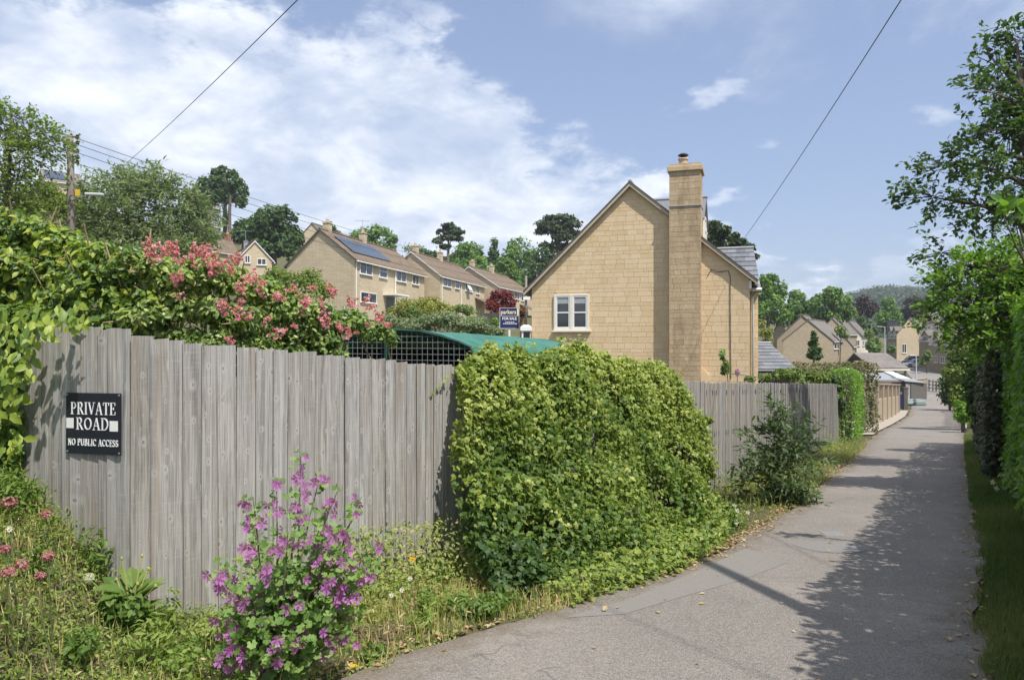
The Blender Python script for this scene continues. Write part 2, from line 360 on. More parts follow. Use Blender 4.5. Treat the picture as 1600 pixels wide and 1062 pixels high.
def m_slate():
    b = NB('blue_slate'); oi = b.n('ShaderNodeObjectInfo').outputs['Random']; a = b.n('ShaderNodeAttribute', attribute_name='tint', attribute_type='GEOMETRY').outputs['Fac']
    t = b.math('FRACT', b.math('ADD', a, oi)); p = b.pos(); n1 = b.noise(p, 12, 4, .6)
    col = b.mix(t, (.12, .13, .15, 1), (.20, .21, .235, 1)); col = b.mix(b.mr(n1, .5, .75, 0, .4), col, (.25, .25, .25, 1))
    b.pbr(col, .55, b.bump(n1, .3, .01), .4); return b.m
M_SLATE = m_slate()
def m_glass():
    b = NB('window_glass'); n = b.noise(b.pos(), 1.3, 3)
    b.pbr(b.mix(b.mr(n, .3, .7), (.014, .017, .021, 1), (.05, .058, .07, 1)), .06, None, .8); return b.m
M_GLASS = m_glass()
# ------------------------------------------------------------------ foliage
T_OVAL = (np.array([(0, 0, 0), (.33, .26, .07), (.33, -.26, .07), (.68, .22, .05), (.68, -.22, .05), (1, 0, -.10), (.33, 0, 0), (.68, 0, -.02)]),
          [np.array([(0, 6, 1), (0, 2, 6), (3, 7, 5), (7, 4, 5)]), np.array([(1, 6, 7, 3), (6, 2, 4, 7)])])
T_QUAD = (np.array([(0, 0, 0), (.5, .36, .1), (1, 0, -.05), (.5, -.36, .1)]), [np.array([(0, 2, 1), (0, 3, 2)])])
T_LANCE = (np.array([(0, 0, 0), (.3, .13, .04), (.3, -.13, .04), (.65, .11, .0), (.65, -.11, .0), (1, 0, -.16), (.3, 0, 0), (.65, 0, -.03)]), T_OVAL[1])
T_IVY = (np.array([(.30, 0, .06), (0, 0, 0), (-.02, .34, -.02), (.38, .50, -.05), (.52, .22, .03), (1, 0, -.10), (.52, -.22, .03), (.38, -.50, -.05), (-.02, -.34, -.02)]),
         [np.array([(0, i, i + 1) for i in range(1, 8)] + [(0, 8, 1)])])
def _round(nl):
    v = [(.42, 0, -.04)]
    k = nl * 2
    for i in range(k + 1):
        a = math.pi - .35 - (2 * math.pi - .7) * i / k; r = .52 if i % 2 else .40
        v.append((.45 + r * math.cos(a), r * math.sin(a), .05 if i % 2 else .0))
    return (np.array(v), [np.array([(0, i, i + 1) for i in range(1, k + 1)])])
T_MALLOW = _round(6)
T_BLADE = (np.array([(0, .022, 0), (0, -.022, 0), (.55, .018, .08), (.55, -.018, .08), (1, 0, -.16)]), [np.array([(0, 1, 3, 2)]), np.array([(2, 3, 4)])])
def norm(a): return a / np.maximum(np.linalg.norm(a, axis=1, keepdims=True), 1e-9)
def leaf_arrays(pts, nrm, size, T, droop=0.0, dirs=None):
    n = len(pts); nrm = norm(nrm)
    rnd = RNG.normal(size=(n, 3)) if dirs is None else dirs + RNG.normal(size=(n, 3)) * .25
    rnd[:, 2] -= droop
    t = norm(rnd - nrm * (rnd * nrm).sum(1, keepdims=True)); bt = np.cross(nrm, t)
    tv = T[0]; size = np.broadcast_to(np.asarray(size, float), (n,))
    V = pts[:, None, :] + size[:, None, None] * (tv[None, :, 0, None] * t[:, None, :] + tv[None, :, 1, None] * bt[:, None, :] + tv[None, :, 2, None] * nrm[:, None, :])
    k = len(tv)
    Fc = [(f[None] + (np.arange(n) * k)[:, None, None]).reshape(-1, f.shape[1]) for f in T[1]]
    return V.reshape(-1, 3), Fc, k
def leaves(name, mat, pts, nrm, size, T=T_QUAD, tint=None, parent=None, droop=0.0, dirs=None, kind=None):
    V, Fc, k = leaf_arrays(pts, nrm, size, T, droop, dirs)
    tint = RNG.random(len(pts)) if tint is None else tint
    o = npmesh(name, V, Fc, mat, parent, np.repeat(tint, k))
    if kind: o['kind'] = kind
    return o
_W = RNG.normal(size=(8, 3)); _PH = RNG.random(8) * 6.28
def wob(p, sc): return sum(np.sin((p * sc) @ _W[i] * (1 + .35 * i) + _PH[i]) / (1 + .25 * i) for i in range(8)) / 4
def shell(lobes, n, fill=.3, sub=10, subr=.42, flat=1.0):
    """leaf positions and normals: clumps on the shells of lobes [(centre, (rx, ry, rz))]"""
    ar = np.array([(l[1][0] * l[1][1] + l[1][0] * l[1][2] + l[1][1] * l[1][2]) for l in lobes]); ar = ar / ar.sum()
    Ps, Ns = [], []
    for (c, r), f in zip(lobes, ar):
        c = np.array(c); r = np.array(r); m = max(8, int(n * f))
        sd_ = norm(RNG.normal(size=(sub, 3))); sd_[:, 2] = sd_[:, 2] * .85 + .12
        sc = c + sd_ * r * (1 - subr * .75) * (0.65 + .4 * RNG.random((sub, 1)))
        sr = r[None] * subr * (.65 + .7 * RNG.random((sub, 1))); sr[:, 2] *= flat
        idx = RNG.integers(0, sub, m); d = norm(RNG.normal(size=(m, 3)))
        rr = 1 - fill * RNG.random((m, 1)) ** 1.5 + .16 * (RNG.random((m, 1)) ** 4)
        p = sc[idx] + d * sr[idx] * rr
        nn = d * .55 + norm(p - c) * .35 + np.array([0, 0, .35]) + RNG.normal(size=(m, 3)) * .38
        Ps.append(p); Ns.append(nn)
    return np.concatenate(Ps), np.concatenate(Ns)
def px_lobes(D, lst, dj=.5, dep=1.0):
    out = []
    for (px, py, rx, ry) in lst:
        k = D / F; a = (rx + ry) / 2 * k * dep
        out.append((np.array(P(px, py, D)) + np.array([0, (RNG.random() * 2 - 1) * a * dj, 0]), (rx * k, a, ry * k)))
    return out
LM = {
 'tree': leafmat('tree_leaves', [(0.066, 0.127, 0.028), (0.139, 0.255, 0.051), (0.243, 0.384, 0.081)]),
 'dark': leafmat('dark_leaves', [(0.045, 0.086, 0.030), (0.081, 0.145, 0.045), (0.138, 0.225, 0.066)]),
 'pine': leafmat('pine_needles', [(0.036, 0.061, 0.029), (0.065, 0.101, 0.043), (0.112, 0.154, 0.061)], trans=.1),
 'birch': leafmat('birch_leaves', [(0.097, 0.152, 0.028), (0.179, 0.255, 0.048), (0.276, 0.345, 0.083)], trans=.35),
 'willow': leafmat('willow_leaves', [(.115, .165, .075), (.21, .275, .135), (.35, .39, .26)], trans=.3),
 'purple': leafmat('copper_beech_leaves', [(0.029, 0.016, 0.018), (0.052, 0.029, 0.031), (0.085, 0.052, 0.049)], trans=.12),
 'maple': leafmat('red_maple_leaves', [(.10, .012, .018), (.20, .025, .03), (.30, .06, .05)], trans=.25),
 'russet': leafmat('russet_leaves', [(.14, .05, .03), (.22, .09, .05), (.20, .14, .05)], trans=.2),
 'yellow': leafmat('golden_leaves', [(0.132, 0.176, 0.033), (0.264, 0.286, 0.055), (0.396, 0.374, 0.099)], trans=.3),
 'shrub': leafmat('shrub_leaves', [(0.086, 0.144, 0.036), (0.172, 0.245, 0.057), (0.287, 0.359, 0.101)], trans=.3),
 'ivy': leafmat('ivy_leaves', [(.042, .088, .023), (.10, .175, .034), (.245, .315, .054), (.46, .49, .15)], rough=.50, trans=.25, spec=.4),
 'vine': leafmat('vine_leaves', [(0.075, 0.148, 0.033), (0.176, 0.270, 0.047), (0.352, 0.432, 0.068), (0.567, 0.554, 0.094)], rough=.48, trans=.28, spec=.5),
 'rose': leafmat('rose_leaves', [(0.081, 0.156, 0.046), (0.176, 0.268, 0.070), (0.330, 0.433, 0.113), (0.494, 0.494, 0.185)], rough=.4, trans=.25, spec=.5),
 'mallow': leafmat('mallow_leaves', [(0.099, 0.190, 0.046), (0.183, 0.305, 0.074), (0.312, 0.447, 0.140)], trans=.3),
 'hedge': leafmat('bright_hedge_leaves', [(0.068, 0.157, 0.020), (0.136, 0.272, 0.030), (0.285, 0.435, 0.055)], rough=.35, trans=.33, spec=.55),
 'hedgey': leafmat('lane_tree_leaves', [(0.066, 0.145, 0.022), (0.145, 0.264, 0.040), (0.290, 0.422, 0.079)], rough=.4, trans=.36, spec=.45),
 'bronze': leafmat('bronze_ivy_leaves', [(.028, .042, .022), (.05, .06, .032), (.085, .08, .05), (.10, .13, .05)], rough=.45, trans=.15),
 'copper': leafmat('bronze_hedge_leaves', [(0.064, 0.100, 0.040), (0.136, 0.154, 0.064), (0.215, 0.179, 0.100), (0.305, 0.287, 0.126)], rough=.45, trans=.15),
 'budd': leafmat('buddleia_leaves', [(.05, .09, .035), (.10, .155, .06), (.20, .26, .14)], trans=.25),
 'weed': leafmat('weed_leaves', [(0.083, 0.150, 0.026), (0.166, 0.256, 0.048), (0.300, 0.374, 0.090), (0.510, 0.450, 0.196)], trans=.3),
 'grass': leafmat('grass_blades', [(0.105, 0.187, 0.030), (0.209, 0.299, 0.052), (0.419, 0.403, 0.134), (0.688, 0.568, 0.299)], trans=.3),
 'lawn': leafmat('verge_grass_blades', [(.065, .115, .028), (.12, .175, .045), (.20, .22, .075), (.32, .27, .13)], trans=.3),
 'deadl': leafmat('fallen_leaves', [(.22, .12, .06), (.38, .26, .13), (.56, .45, .26)], trans=.1),
 'far': leafmat('far_wood_leaves', [(0.026, 0.050, 0.017), (0.048, 0.084, 0.026), (0.084, 0.120, 0.038)], trans=.1),
 'dock': leafmat('sowthistle_leaves', [(.08, .15, .03), (.15, .24, .05), (.26, .34, .10)], trans=.3),
}
def ptree(name, label, D, lobes, mat, n, size, trunk_px=None, trunk_r=.2, sub=10, fill=.35, flat=1., T=T_QUAD, cat='tree', group=None, limbs=5, droop=0., subr=.42, dep=1., bark=M_BARK, dj=.5):
    if mat in ('pine', 'dark') and T is T_QUAD: sub, subr, fill, n = int(sub * 1.9), subr * .74, min(.8, fill + .3), int(n * 1.15)
    L = px_lobes(D, lobes, dj, dep)
    cx = trunk_px if trunk_px is not None else lobes[0][0]
    base = PG(cx, D); root = thing(name, base - Vector((0, 0, .1)), label, cat, group)
    p, nn = shell(L, n, fill, sub, subr, flat)
    leaves('crown', LM[mat], p, nn, size * (.7 + .6 * RNG.random(len(p))), T, parent=root, droop=droop)
    top = max(float(l[0][2]) for l in L); mb = MB()
    cen = np.mean([l[0] for l in L], axis=0)
    pts = [base - Vector((0, 0, .15))]
    for t in (.35, .65, .85, 1):
        q = base.lerp(Vector((base.x * (1 - t) + cen[0] * t, base.y * (1 - t) + cen[1] * t, top)), t)
        q.x += random.uniform(-.4, .4) * trunk_r; pts.append(q)
    mb.tube(pts, [trunk_r * 1.2, trunk_r, trunk_r * .75, trunk_r * .5, trunk_r * .2], 7)
    for l in random.sample(L, min(limbs, len(L))):
        a = pts[1].lerp(pts[3], random.random()); e = Vector(l[0]); m = a.lerp(e, .5) + Vector((0, 0, -.06 * (e - a).length))
        mb.tube([a, m, e], [trunk_r * .42, trunk_r * .28, trunk_r * .1], 5)
    mb.build('trunk', bark, root, True)
    return root

def spray_tree(name, label, D, lobes, mat, nspray, per, size, slen, trunk_px, trunk_r, T=T_OVAL, cat='tree', group=None, droop=.15, dj=.6, dep=1., limbs=12, bark=M_BARK, up=.25, seed=1, base_z=None, tint=None):
    """a loose tree: leafy sprays set along twigs, with gaps between them"""
    L = px_lobes(D, lobes, dj, dep); base = PG(trunk_px, D); root = thing(name, base - Vector((0, 0, .1)), label, cat, group)
    cen = np.mean([l[0] for l in L], axis=0); ar = np.array([l[1][0] * l[1][2] for l in L]); ar = ar / ar.sum()
    idx = RNG.choice(len(L), nspray, p=ar); C = np.array([l[0] for l in L])[idx]; Rr = np.array([l[1] for l in L])[idx]
    d = norm(RNG.normal(size=(nspray, 3))); st = C + d * Rr * (.25 + .6 * RNG.random((nspray, 1)) ** .6)
    out = norm(d * .7 + norm(st - cen) * .6 + RNG.normal(size=(nspray, 3)) * .45 + np.array([0, 0, up]))
    ln = slen * (.5 + .8 * RNG.random((nspray, 1)))
    t = RNG.random((nspray, per, 1)) ** .8
    p = st[:, None] + out[:, None] * ln[:, None] * t; p[..., 2] -= droop * (t[..., 0] ** 2) * ln
    p = p + RNG.normal(size=p.shape) * slen * .085
    nn = RNG.normal(size=p.shape) * .55 + np.array([0, 0, .8]); dr = np.repeat(out[:, None], per, 1) + RNG.normal(size=p.shape) * .6
    p = p.reshape(-1, 3); tn = np.repeat(RNG.random(nspray), per) * .45 + RNG.random(nspray * per) * .55
    leaves('crown', LM[mat], p, nn.reshape(-1, 3), size * (.65 + .6 * RNG.random(len(p))), T, tn, root, droop * .5, dr.reshape(-1, 3))
    r = random.Random(seed); mb = MB(); top = float(C[:, 2].max()); pts = [base - Vector((0, 0, .15))]
    for q_ in (.3, .6, .85, 1):
        z = base.z + (top - base.z) * q_; pts.append(Vector((base.x * (1 - q_ * .6) + cen[0] * q_ * .6 + r.uniform(-.5, .5) * trunk_r, base.y + r.uniform(-.5, .5) * trunk_r, z)))
    mb.tube(pts, [trunk_r * 1.2, trunk_r, trunk_r * .7, trunk_r * .4, trunk_r * .12], 7)
    for k in range(limbs):
        l = L[k % len(L)]; q_ = min(.95, max(.15, (l[0][2] - base.z) / (top - base.z) - .15)) * 4; i = min(3, int(q_)); a = pts[i].lerp(pts[i + 1], q_ - i); e = Vector(l[0]); m_ = a.lerp(e, .5) + Vector((r.uniform(-.2, .2), r.uniform(-.2, .2), r.uniform(-.1, .2)))
        mb.tube([a, m_, e], [trunk_r * .32, trunk_r * .20, trunk_r * .08], 5)
    for k in range(0, nspray, max(1, nspray // 260)):
        a = Vector(st[k]); c = Vector(C[k]); e = a + Vector(out[k]) * float(ln[k]) * .8; e.z -= droop * float(ln[k]) * .6; mb.tube([c.lerp(a, .2), a, e], [trunk_r * .05 + .004, trunk_r * .03 + .003, .002], 3, False)
    mb.build('trunk', bark, root, True); return root
# ================================================================== SETTING
def build_ground():
    ys = np.concatenate([np.arange(-25, 0, 1.), np.arange(0, 12, .2), np.arange(12, 40, .5), np.arange(40, 160, 2.), np.arange(160, 1300, 20.)])
    xs = np.concatenate([np.arange(-600, -100, 25.), np.arange(-100, -8, 2.), np.arange(-8, 14, .2), np.arange(14, 60, .5), np.arange(60, 120, 3.), np.arange(120, 1001, 20.)])
    X, Y = np.meshgrid(xs, ys); Z = ground(X, Y)
    l, r = lane_x(Y); ins = (X > l + .02) & (X < r - .02) & (Y < 86)
    pts = np.stack([X.ravel(), Y.ravel(), np.zeros(X.size)], 1)
    Z = Z + wob(pts, .9).reshape(X.shape) * np.where(ins, 0, .035)
    Z[ins] -= .07
    nx, ny = len(xs), len(ys); i = np.arange(ny - 1)[:, None] * nx + np.arange(nx - 1)[None]
    Fc = np.stack([i, i + 1, i + nx + 1, i + nx], -1).reshape(-1, 4)
    o = npmesh('ground', np.stack([X, Y, Z], -1).reshape(-1, 3), [Fc], M_GROUND, smooth=True); o['kind'] = 'structure'
build_ground()
def strip(name, rows, mat, lift):
    """rows of points across a road"""
    V = []; n = len(rows[0])
    for r in rows: V += [(p[0], p[1], G(p[0], p[1]) + lift) for p in r]
    m = len(rows); i = np.arange(m - 1)[:, None] * n + np.arange(n - 1)[None]
    o = npmesh(name, np.array(V), [np.stack([i, i + 1, i + n + 1, i + n], -1).reshape(-1, 4)], mat, smooth=True); o['kind'] = 'structure'; return o
rows = []
for y in np.concatenate([np.arange(-1, 14, .2), np.arange(14, 86, .6)]):
    l, r = lane_x(y); l += .05 * math.sin(y * 2.1) + .035 * math.sin(y * 5.3 + 1) + .02 * math.sin(y * 13); r += .05 * math.sin(y * 1.7 + 2) + .03 * math.sin(y * 6.1) + .02 * math.sin(y * 15)
    rows.append([(l + (r - l) * t, y) for t in (np.linspace(0, 1, 12))])
_o = strip('lane', rows, M_ASPHALT, .012)
_a = _o.data.attributes.new('edge', 'FLOAT', 'POINT'); _a.data.foreach_set('value', np.tile(np.abs(np.linspace(0, 1, 12) - .5) * 2, len(rows)).astype(np.float32))
M_STREET = plain('street_asphalt', (.22, .205, .19), .85, .1, 1.5)
rows = []
for px, D, wd in [(1492, 72, 6), (1475, 80, 5), (1461, 92, 5.2), (1448, 105, 5.4), (1438, 120, 5.6), (1428, 138, 6), (1420, 155, 6), (1412, 185, 6)]:
    X = (px - 800) / F * D; rows.append([(X - wd * .5 + wd * t, D + (t - .5) * 1.0) for t in (0, .33, .66, 1)])
strip('street', rows, M_STREET, .03)
rows = [[(l - .1 + 2.6 * 0 - 2.4 * (1 - t), y) for t in (0, .5, 1)] for y, l in ((27.2, lane_x(27.2)[0]), (30, lane_x(30)[0]), (33, lane_x(33)[0]), (36, lane_x(36)[0]), (40, lane_x(40)[0]), (44, lane_x(44)[0]), (50, lane_x(50)[0]))]
strip('driveway_apron', rows, M_CONC, .03)
# patch of newer tarmac by the ivy and round the cover
M_PATCH = plain('tarmac_patch', (.228, .21, .192), .8, .14, 60, bump=.35)
M_PATCH2 = plain('grey_concrete_cover', (.215, .205, .195), .8, .14, 60, bump=.3)
def patch(name, pl, mat, lift):
    V = [(x, y, G(x, y) + lift) for x, y in pl]; o = npmesh(name, np.array(V), [np.array([range(len(V))])], mat); o['kind'] = 'structure'
def pxg(px, py):
    D = 4.
    for _ in range(60):
        X = (px - 800) / F * D; D += .5 * ((-G(X, D)) / ((py - 531) / F) - D)
    return ((px - 800) / F * D, D)
patch('tarmac_patch', [pxg(*q) for q in [(880, 968), (985, 938), (1092, 893), (1165, 858), (1232, 880), (1160, 908), (1068, 934), (975, 962)]][::-1], M_PATCH, .0145)
cv = pxg(1300, 856)
t = thing('inspection_cover', (cv[0], cv[1], G(*cv)), 'oval grey patch with a worn utility cover let into the lane', 'manhole cover')
mb = MB(); mb.poly([(cv[0] + .33 * math.cos(a) * (1 + .08 * math.sin(3 * a)), cv[1] + .30 * math.sin(a) * (1 + .06 * math.cos(2 * a)), G(cv[0], cv[1] + .30 * math.sin(a)) + .0150) for a in np.linspace(0, 6.283, 28)[:-1]]); mb.build('surround', M_PATCH2, t)
c2 = pxg(1302, 836); mb = MB()
for k in range(5):
    mb.box((c2[0], c2[1] - .08 + k * .04, G(c2[0], c2[1]) + .010), (.2, .018, .012))
mb.build('grating', M_LEAD, t)
# kerb stone beyond the verge
t = thing('kerb', (23.3, 38, G(23.3, 38)), 'short pale kerb edging the lane beyond the grass verge', 'kerb')
mb = MB()
for k in range(6):
    y = 31 + k * 1.6; x = lane_x(y)[1] + .08; y2 = y + 1.55; x2 = lane_x(y2)[1] + .08; c = Vector(((x + x2) / 2, (y + y2) / 2, 0)); c.z = G(c.x, c.y) + .05
    kb = MB(); kb.box(c, (math.hypot(x2 - x, y2 - y), .14, .16), (x2 - x, y2 - y)); kb.build('kerb_stone', M_CONC, t)
# far wooded hill, across the valley
def hill():
    def hz(X, Y): return -6 + 58 * sstep((Y - 430) / 330) * sstep((X / np.maximum(Y, 1) - .30) / .22) + 10 * np.sin(X / 90.) * sstep((Y - 500) / 200)
    xs = np.arange(100, 1000, 15.); ys = np.arange(420, 1000, 15.); X, Y = np.meshgrid(xs, ys); Z = hz(X, Y)
    nx, ny = len(xs), len(ys); i = np.arange(ny - 1)[:, None] * nx + np.arange(nx - 1)[None]
    o = npmesh('hill', np.stack([X, Y, Z], -1).reshape(-1, 3), [np.stack([i, i + 1, i + nx + 1, i + nx], -1).reshape(-1, 4)], plain('hill_grass', (.05, .08, .03), .95, .2, .05), smooth=True); o['kind'] = 'structure'
    Ps, Ns, Tn = [], [], []
    for k in range(1300):
        y = RNG.uniform(430, 860); x = y * RNG.uniform(.38, .78); r = RNG.uniform(4.5, 8); z = hz(x, y) + r * .7
        m = 55; d = norm(RNG.normal(size=(m, 3))); d[:, 2] = np.abs(d[:, 2])
        Ps.append(np.array([x, y, z]) + d * r * (.75 + .35 * RNG.random((m, 1)))); Ns.append(d + RNG.normal(size=(m, 3)) * .4 + np.array([0, 0, .4])); Tn.append(np.clip(RNG.random() * .7 + RNG.random(m) * .35, 0, 1))
    o = leaves('wooded_hill_trees', LM['far'], np.concatenate(Ps), np.concatenate(Ns), 2.6, T_QUAD, np.concatenate(Tn))
    tag(o, 'distant woodland covering the hillside across the valley', 'woodland', kind='stuff')
hill()
# air
def haze():
    mb = MB(); x0, x1, y0, y1, z0, z1 = -700, 1100, -60, 1350, -12, 95
    mb.add([(x0, y0, z0), (x1, y0, z0), (x1, y1, z0), (x0, y1, z0), (x0, y0, z1), (x1, y0, z1), (x1, y1, z1), (x0, y1, z1)], [(3, 2, 1, 0), (4, 5, 6, 7), (0, 1, 5, 4), (1, 2, 6, 5), (2, 3, 7, 6), (3, 0, 4, 7)])
    m = bpy.data.materials.new('air'); m.use_nodes = True; n = m.node_tree.nodes; n.clear()
    v = n.new('ShaderNodeVolumePrincipled'); v.inputs['Color'].default_value = (.80, .88, 1, 1); v.inputs['Density'].default_value = HAZE; v.inputs['Anisotropy'].default_value = .0
    o = n.new('ShaderNodeOutputMaterial'); m.node_tree.links.new(v.outputs[0], o.inputs['Volume'])
    ob = mb.build('haze', m); ob['kind'] = 'stuff'; ob['label'] = 'thin summer haze over the valley'; ob['category'] = 'haze'
HAZE = .00030
haze()
# ================================================================== FENCE
Q = [(-3.31, 4.86), (-2.36, 4.56), (-.45, 6.53), (2.79, 10.7), (10.2, 23.0)]
QT = [.145, .026, -.244, -.614, -1.38]
def board_mesh(seed):
    r = random.Random(seed); mb = MB(); n = 5
    top = [1 + r.uniform(-.004, .004) for _ in range(2)]
    x0, x1 = -.60, .5
    e = r.uniform(.019, .025)
    sec = [(x0, -e), (x1, -.012), (x1, .0), (x0, -e + .007)]
    V = [(x, y, 0) for x, y in sec] + [(x, y, top[0] if i in (0, 3) else top[1]) for i, (x, y) in enumerate(sec)]   # left edge laps over the next board
    mb.add(V, [(0, 1, 2, 3)[::-1], (4, 5, 6, 7)] + [(i, (i + 1) % 4, 4 + (i + 1) % 4, 4 + i) for i in range(4)])
    me = bpy.data.meshes.new('board'); me.from_pydata(mb.v, [], mb.f); me.materials.append(M_BOARD); return me
BOARDS = [board_mesh(i) for i in range(6)]
def fence(a, b, ta, tb, step, label, group, jag=.012, gap=None, post=2.2):
    a = Vector(a); b = Vector(b); L = (b - a).length; d = (b - a) / L; ang = math.atan2(d.y, d.x)
    base = Vector((a.x, a.y, G(a.x, a.y))); root = thing('board_fence', base, label, 'fence', group)
    nb = max(1, round(L / step)); st = L / nb; bay = 0
    rw = [random.uniform(.80, 1.22) for _ in range(nb)]; tot_ = sum(rw); acc_ = 0
    for i in range(nb):
        st = L * rw[i] / tot_; mid_ = acc_ + st / 2; acc_ += st; t = mid_ / L; c = a + d * mid_; g = G(c.x, c.y) + random.uniform(-.03, .02)
        zt = ta + (tb - ta) * t + random.uniform(-jag, jag)
        o = bpy.data.objects.new('board', BOARDS[i % 6]); COL.objects.link(o); o.parent = root
        o.location = (c.x - base.x, c.y - base.y, g - base.z); o.scale = (st * random.uniform(1.0, 1.02), random.uniform(.9, 1.25), zt - g)
        o.rotation_euler = (random.uniform(-.004, .004), random.uniform(-.006, .006), ang + random.uniform(-.012, .012))
    n = Vector((-d.y, d.x))
    for k in range(int(L / post) + 1):                      # posts and rails behind
        c = a + d * min(L - .06, .06 + k * post) + n * .09; g = G(c.x, c.y)
        zt = ta + (tb - ta) * min(1, k * post / L) - .06
        m = MB(); m.box((c.x, c.y, (g - .1 + zt) / 2), (.09, .09, zt - g + .1), d); m.build('post', M_POLE, root)
    for f in (.12, .5, .88):
        m = MB(); h0 = ta - G(*a); h1 = tb - G(*b)
        p0 = Vector((a.x + n.x * .035, a.y + n.y * .035, G(*a) + h0 * f)); p1 = Vector((b.x + n.x * .035, b.y + n.y * .035, G(*b) + h1 * f))
        m.prism([p0, p1, p1 + Vector((0, 0, .08)), p0 + Vector((0, 0, .08))], (n.x * .035, n.y * .035, 0)); m.build('rail', M_POLE, root)
    return root
FG = 'weathered close board fence beside the lane'
fence(Q[0], Q[1], QT[0], QT[1] + .03, .076, 'short return of grey board fence carrying the private road sign', FG, .006, post=.9)
qm = (-1.70, 5.24); tm = QT[1] + (QT[2] - QT[1]) * .353
fence(Q[1], qm, QT[1], tm, .118, 'wide board fence panel between the sign and the mallow, lowest boards bare', FG, .009, post=1.7)
fence(qm, (Q[2][0], Q[2][1]), tm, QT[2], .115, 'grey wide board fence panel between the purple mallow and the big ivy', FG, .007)
fence(Q[2], Q[3], QT[2] - .01, QT[3], .14, 'fence panel mostly buried under the big mound of ivy', FG)
fence(Q[3], Q[4], QT[3], QT[4], .104, 'long narrow board fence running downhill past the buff house', FG, .010)
# post end seen at the downhill end
# ================================================================== MAIN HOUSE
def clip_poly(poly, planes):
    for (a, b, c) in planes:          # keep a*x+b*z<=c
        out = []
        for i in range(len(poly)):
            p, q = poly[i], poly[(i + 1) % len(poly)]; fp = a * p[0] + b * p[1] - c; fq = a * q[0] + b * q[1] - c
            if fp <= 0: out.append(p)
            if (fp < 0) != (fq < 0) and abs(fp - fq) > 1e-9:
                t = fp / (fp - fq); out.append((p[0] + (q[0] - p[0]) * t, p[1] + (q[1] - p[1]) * t))
        poly = out
        if len(poly) < 3: return []
    return poly
HPL, HPR = Vector(((831 - 800) * 25.75 / F, 25.75)), Vector(((1171 - 800) * 23.5 / F, 23.5))
HDIR = (HPR - HPL).normalized(); HBK = Vector((-HDIR.y, HDIR.x))            # along the gable, and into the house
HANG = math.atan2(HDIR.y, HDIR.x); HD = 0.0
def hloc(px, py, v=0.0):
    """where the sight line of a photo pixel meets the plane v metres behind the gable: (along, height)"""
    p0 = HPL + HBK * v; rx = (px - 800) / F; d = HDIR
    t = (-d.x * p0.y + d.y * p0.x) / (-d.x + d.y * rx)
    return (rx * t - p0.x) * d.x + (t - p0.y) * d.y, -(py - 531) / F * t
def hx(px, v=0.0): return hloc(px, 531, v)[0]
def hz_(px, py, v=0.0): return hloc(px, py, v)[1]
HL, HR, HP = 0.0, (HPR - HPL).length, hx(985); ZP, ZL, ZR = hz_(985, 291), hz_(831, 450), hz_(1171, 434)
unit_block = bpy.data.meshes.new('stone_block')
_b = MB(); _b.box((0, 0, 0), (1, 1, 1)); unit_block.from_pydata(_b.v, [], _b.f); unit_block.materials.append(M_STONE)
unit_chim = unit_block.copy(); unit_chim.materials.clear(); unit_chim.materials.append(M_CHIM)
def blocks(parent, root, x0, x1, z0, z1, y, holes, planes, limit, mesh, mat, seed=3, name='stone_block', w=(.20, .52), hs=(.115, .165, .165, .20)):
    r = random.Random(seed); z = z0; o0 = ori(root); indiv = []; rest = []
    while z < z1:
        h = r.choice(hs); cuts = [x0]; x = x0 + r.uniform(.1, w[1])
        while x < x1 - .12: cuts.append(x); x += r.uniform(*w)
        cuts.append(x1)
        for a, b in zip(cuts[:-1], cuts[1:]):
            segs = [(a, b)]
            for (hx0, hx1, hz0, hz1) in holes:
                if z + h * .5 > hz0 and z + h * .5 < hz1:
                    ns = []
                    for (p, q) in segs:
                        if q <= hx0 or p >= hx1: ns.append((p, q)); continue
                        if p < hx0: ns.append((p, hx0))
                        if q > hx1: ns.append((hx1, q))
                    segs = ns
            for (p, q) in segs:
                if q - p < .04: continue
                g = .004; pl = [(p + g, z + g), (q - g, z + g), (q - g, z + h - g), (p + g, z + h - g)]
                cl = clip_poly(pl, planes)
                if not cl: continue
                full = len(cl) == 4 and all(abs(u[0] - v[0]) + abs(u[1] - v[1]) < 1e-6 for u, v in zip(cl, pl))
                (indiv if full else rest).append((cl, r.uniform(.008, .012)))
        z += h
    indiv.sort(key=lambda c: -(c[0][1][0] - c[0][0][0]) * (c[0][2][1] - c[0][0][1]))
    rest += indiv[limit:]; indiv = indiv[:limit]
    for cl, dp in indiv:
        o = bpy.data.objects.new(name, mesh); COL.objects.link(o); o.parent = parent
        o.location = ((cl[0][0] + cl[1][0]) / 2 - o0.x, y - dp / 2 + .004 - o0.y, (cl[0][1] + cl[2][1]) / 2 - o0.z)
        o.scale = (cl[1][0] - cl[0][0], dp + .008, cl[2][1] - cl[1][1])
    if rest:
        V, Fq, T = [], {}, []
        for cl, dp in rest:
            n = len(cl); b = len(V); V += [(p[0], y - dp, p[1]) for p in cl] + [(p[0], y + .004, p[1]) for p in cl]; T += [r.random()] * (2 * n)
            Fq.setdefault(n, []).append(tuple(range(b, b + n)))
            for i in range(n): Fq.setdefault(4, []).append((b + i, b + n + i, b + n + (i + 1) % n, b + (i + 1) % n))
        o = npmesh(name, np.array(V), [np.array(f) for f in Fq.values()], mat, parent, T); o['kind'] = 'stuff'
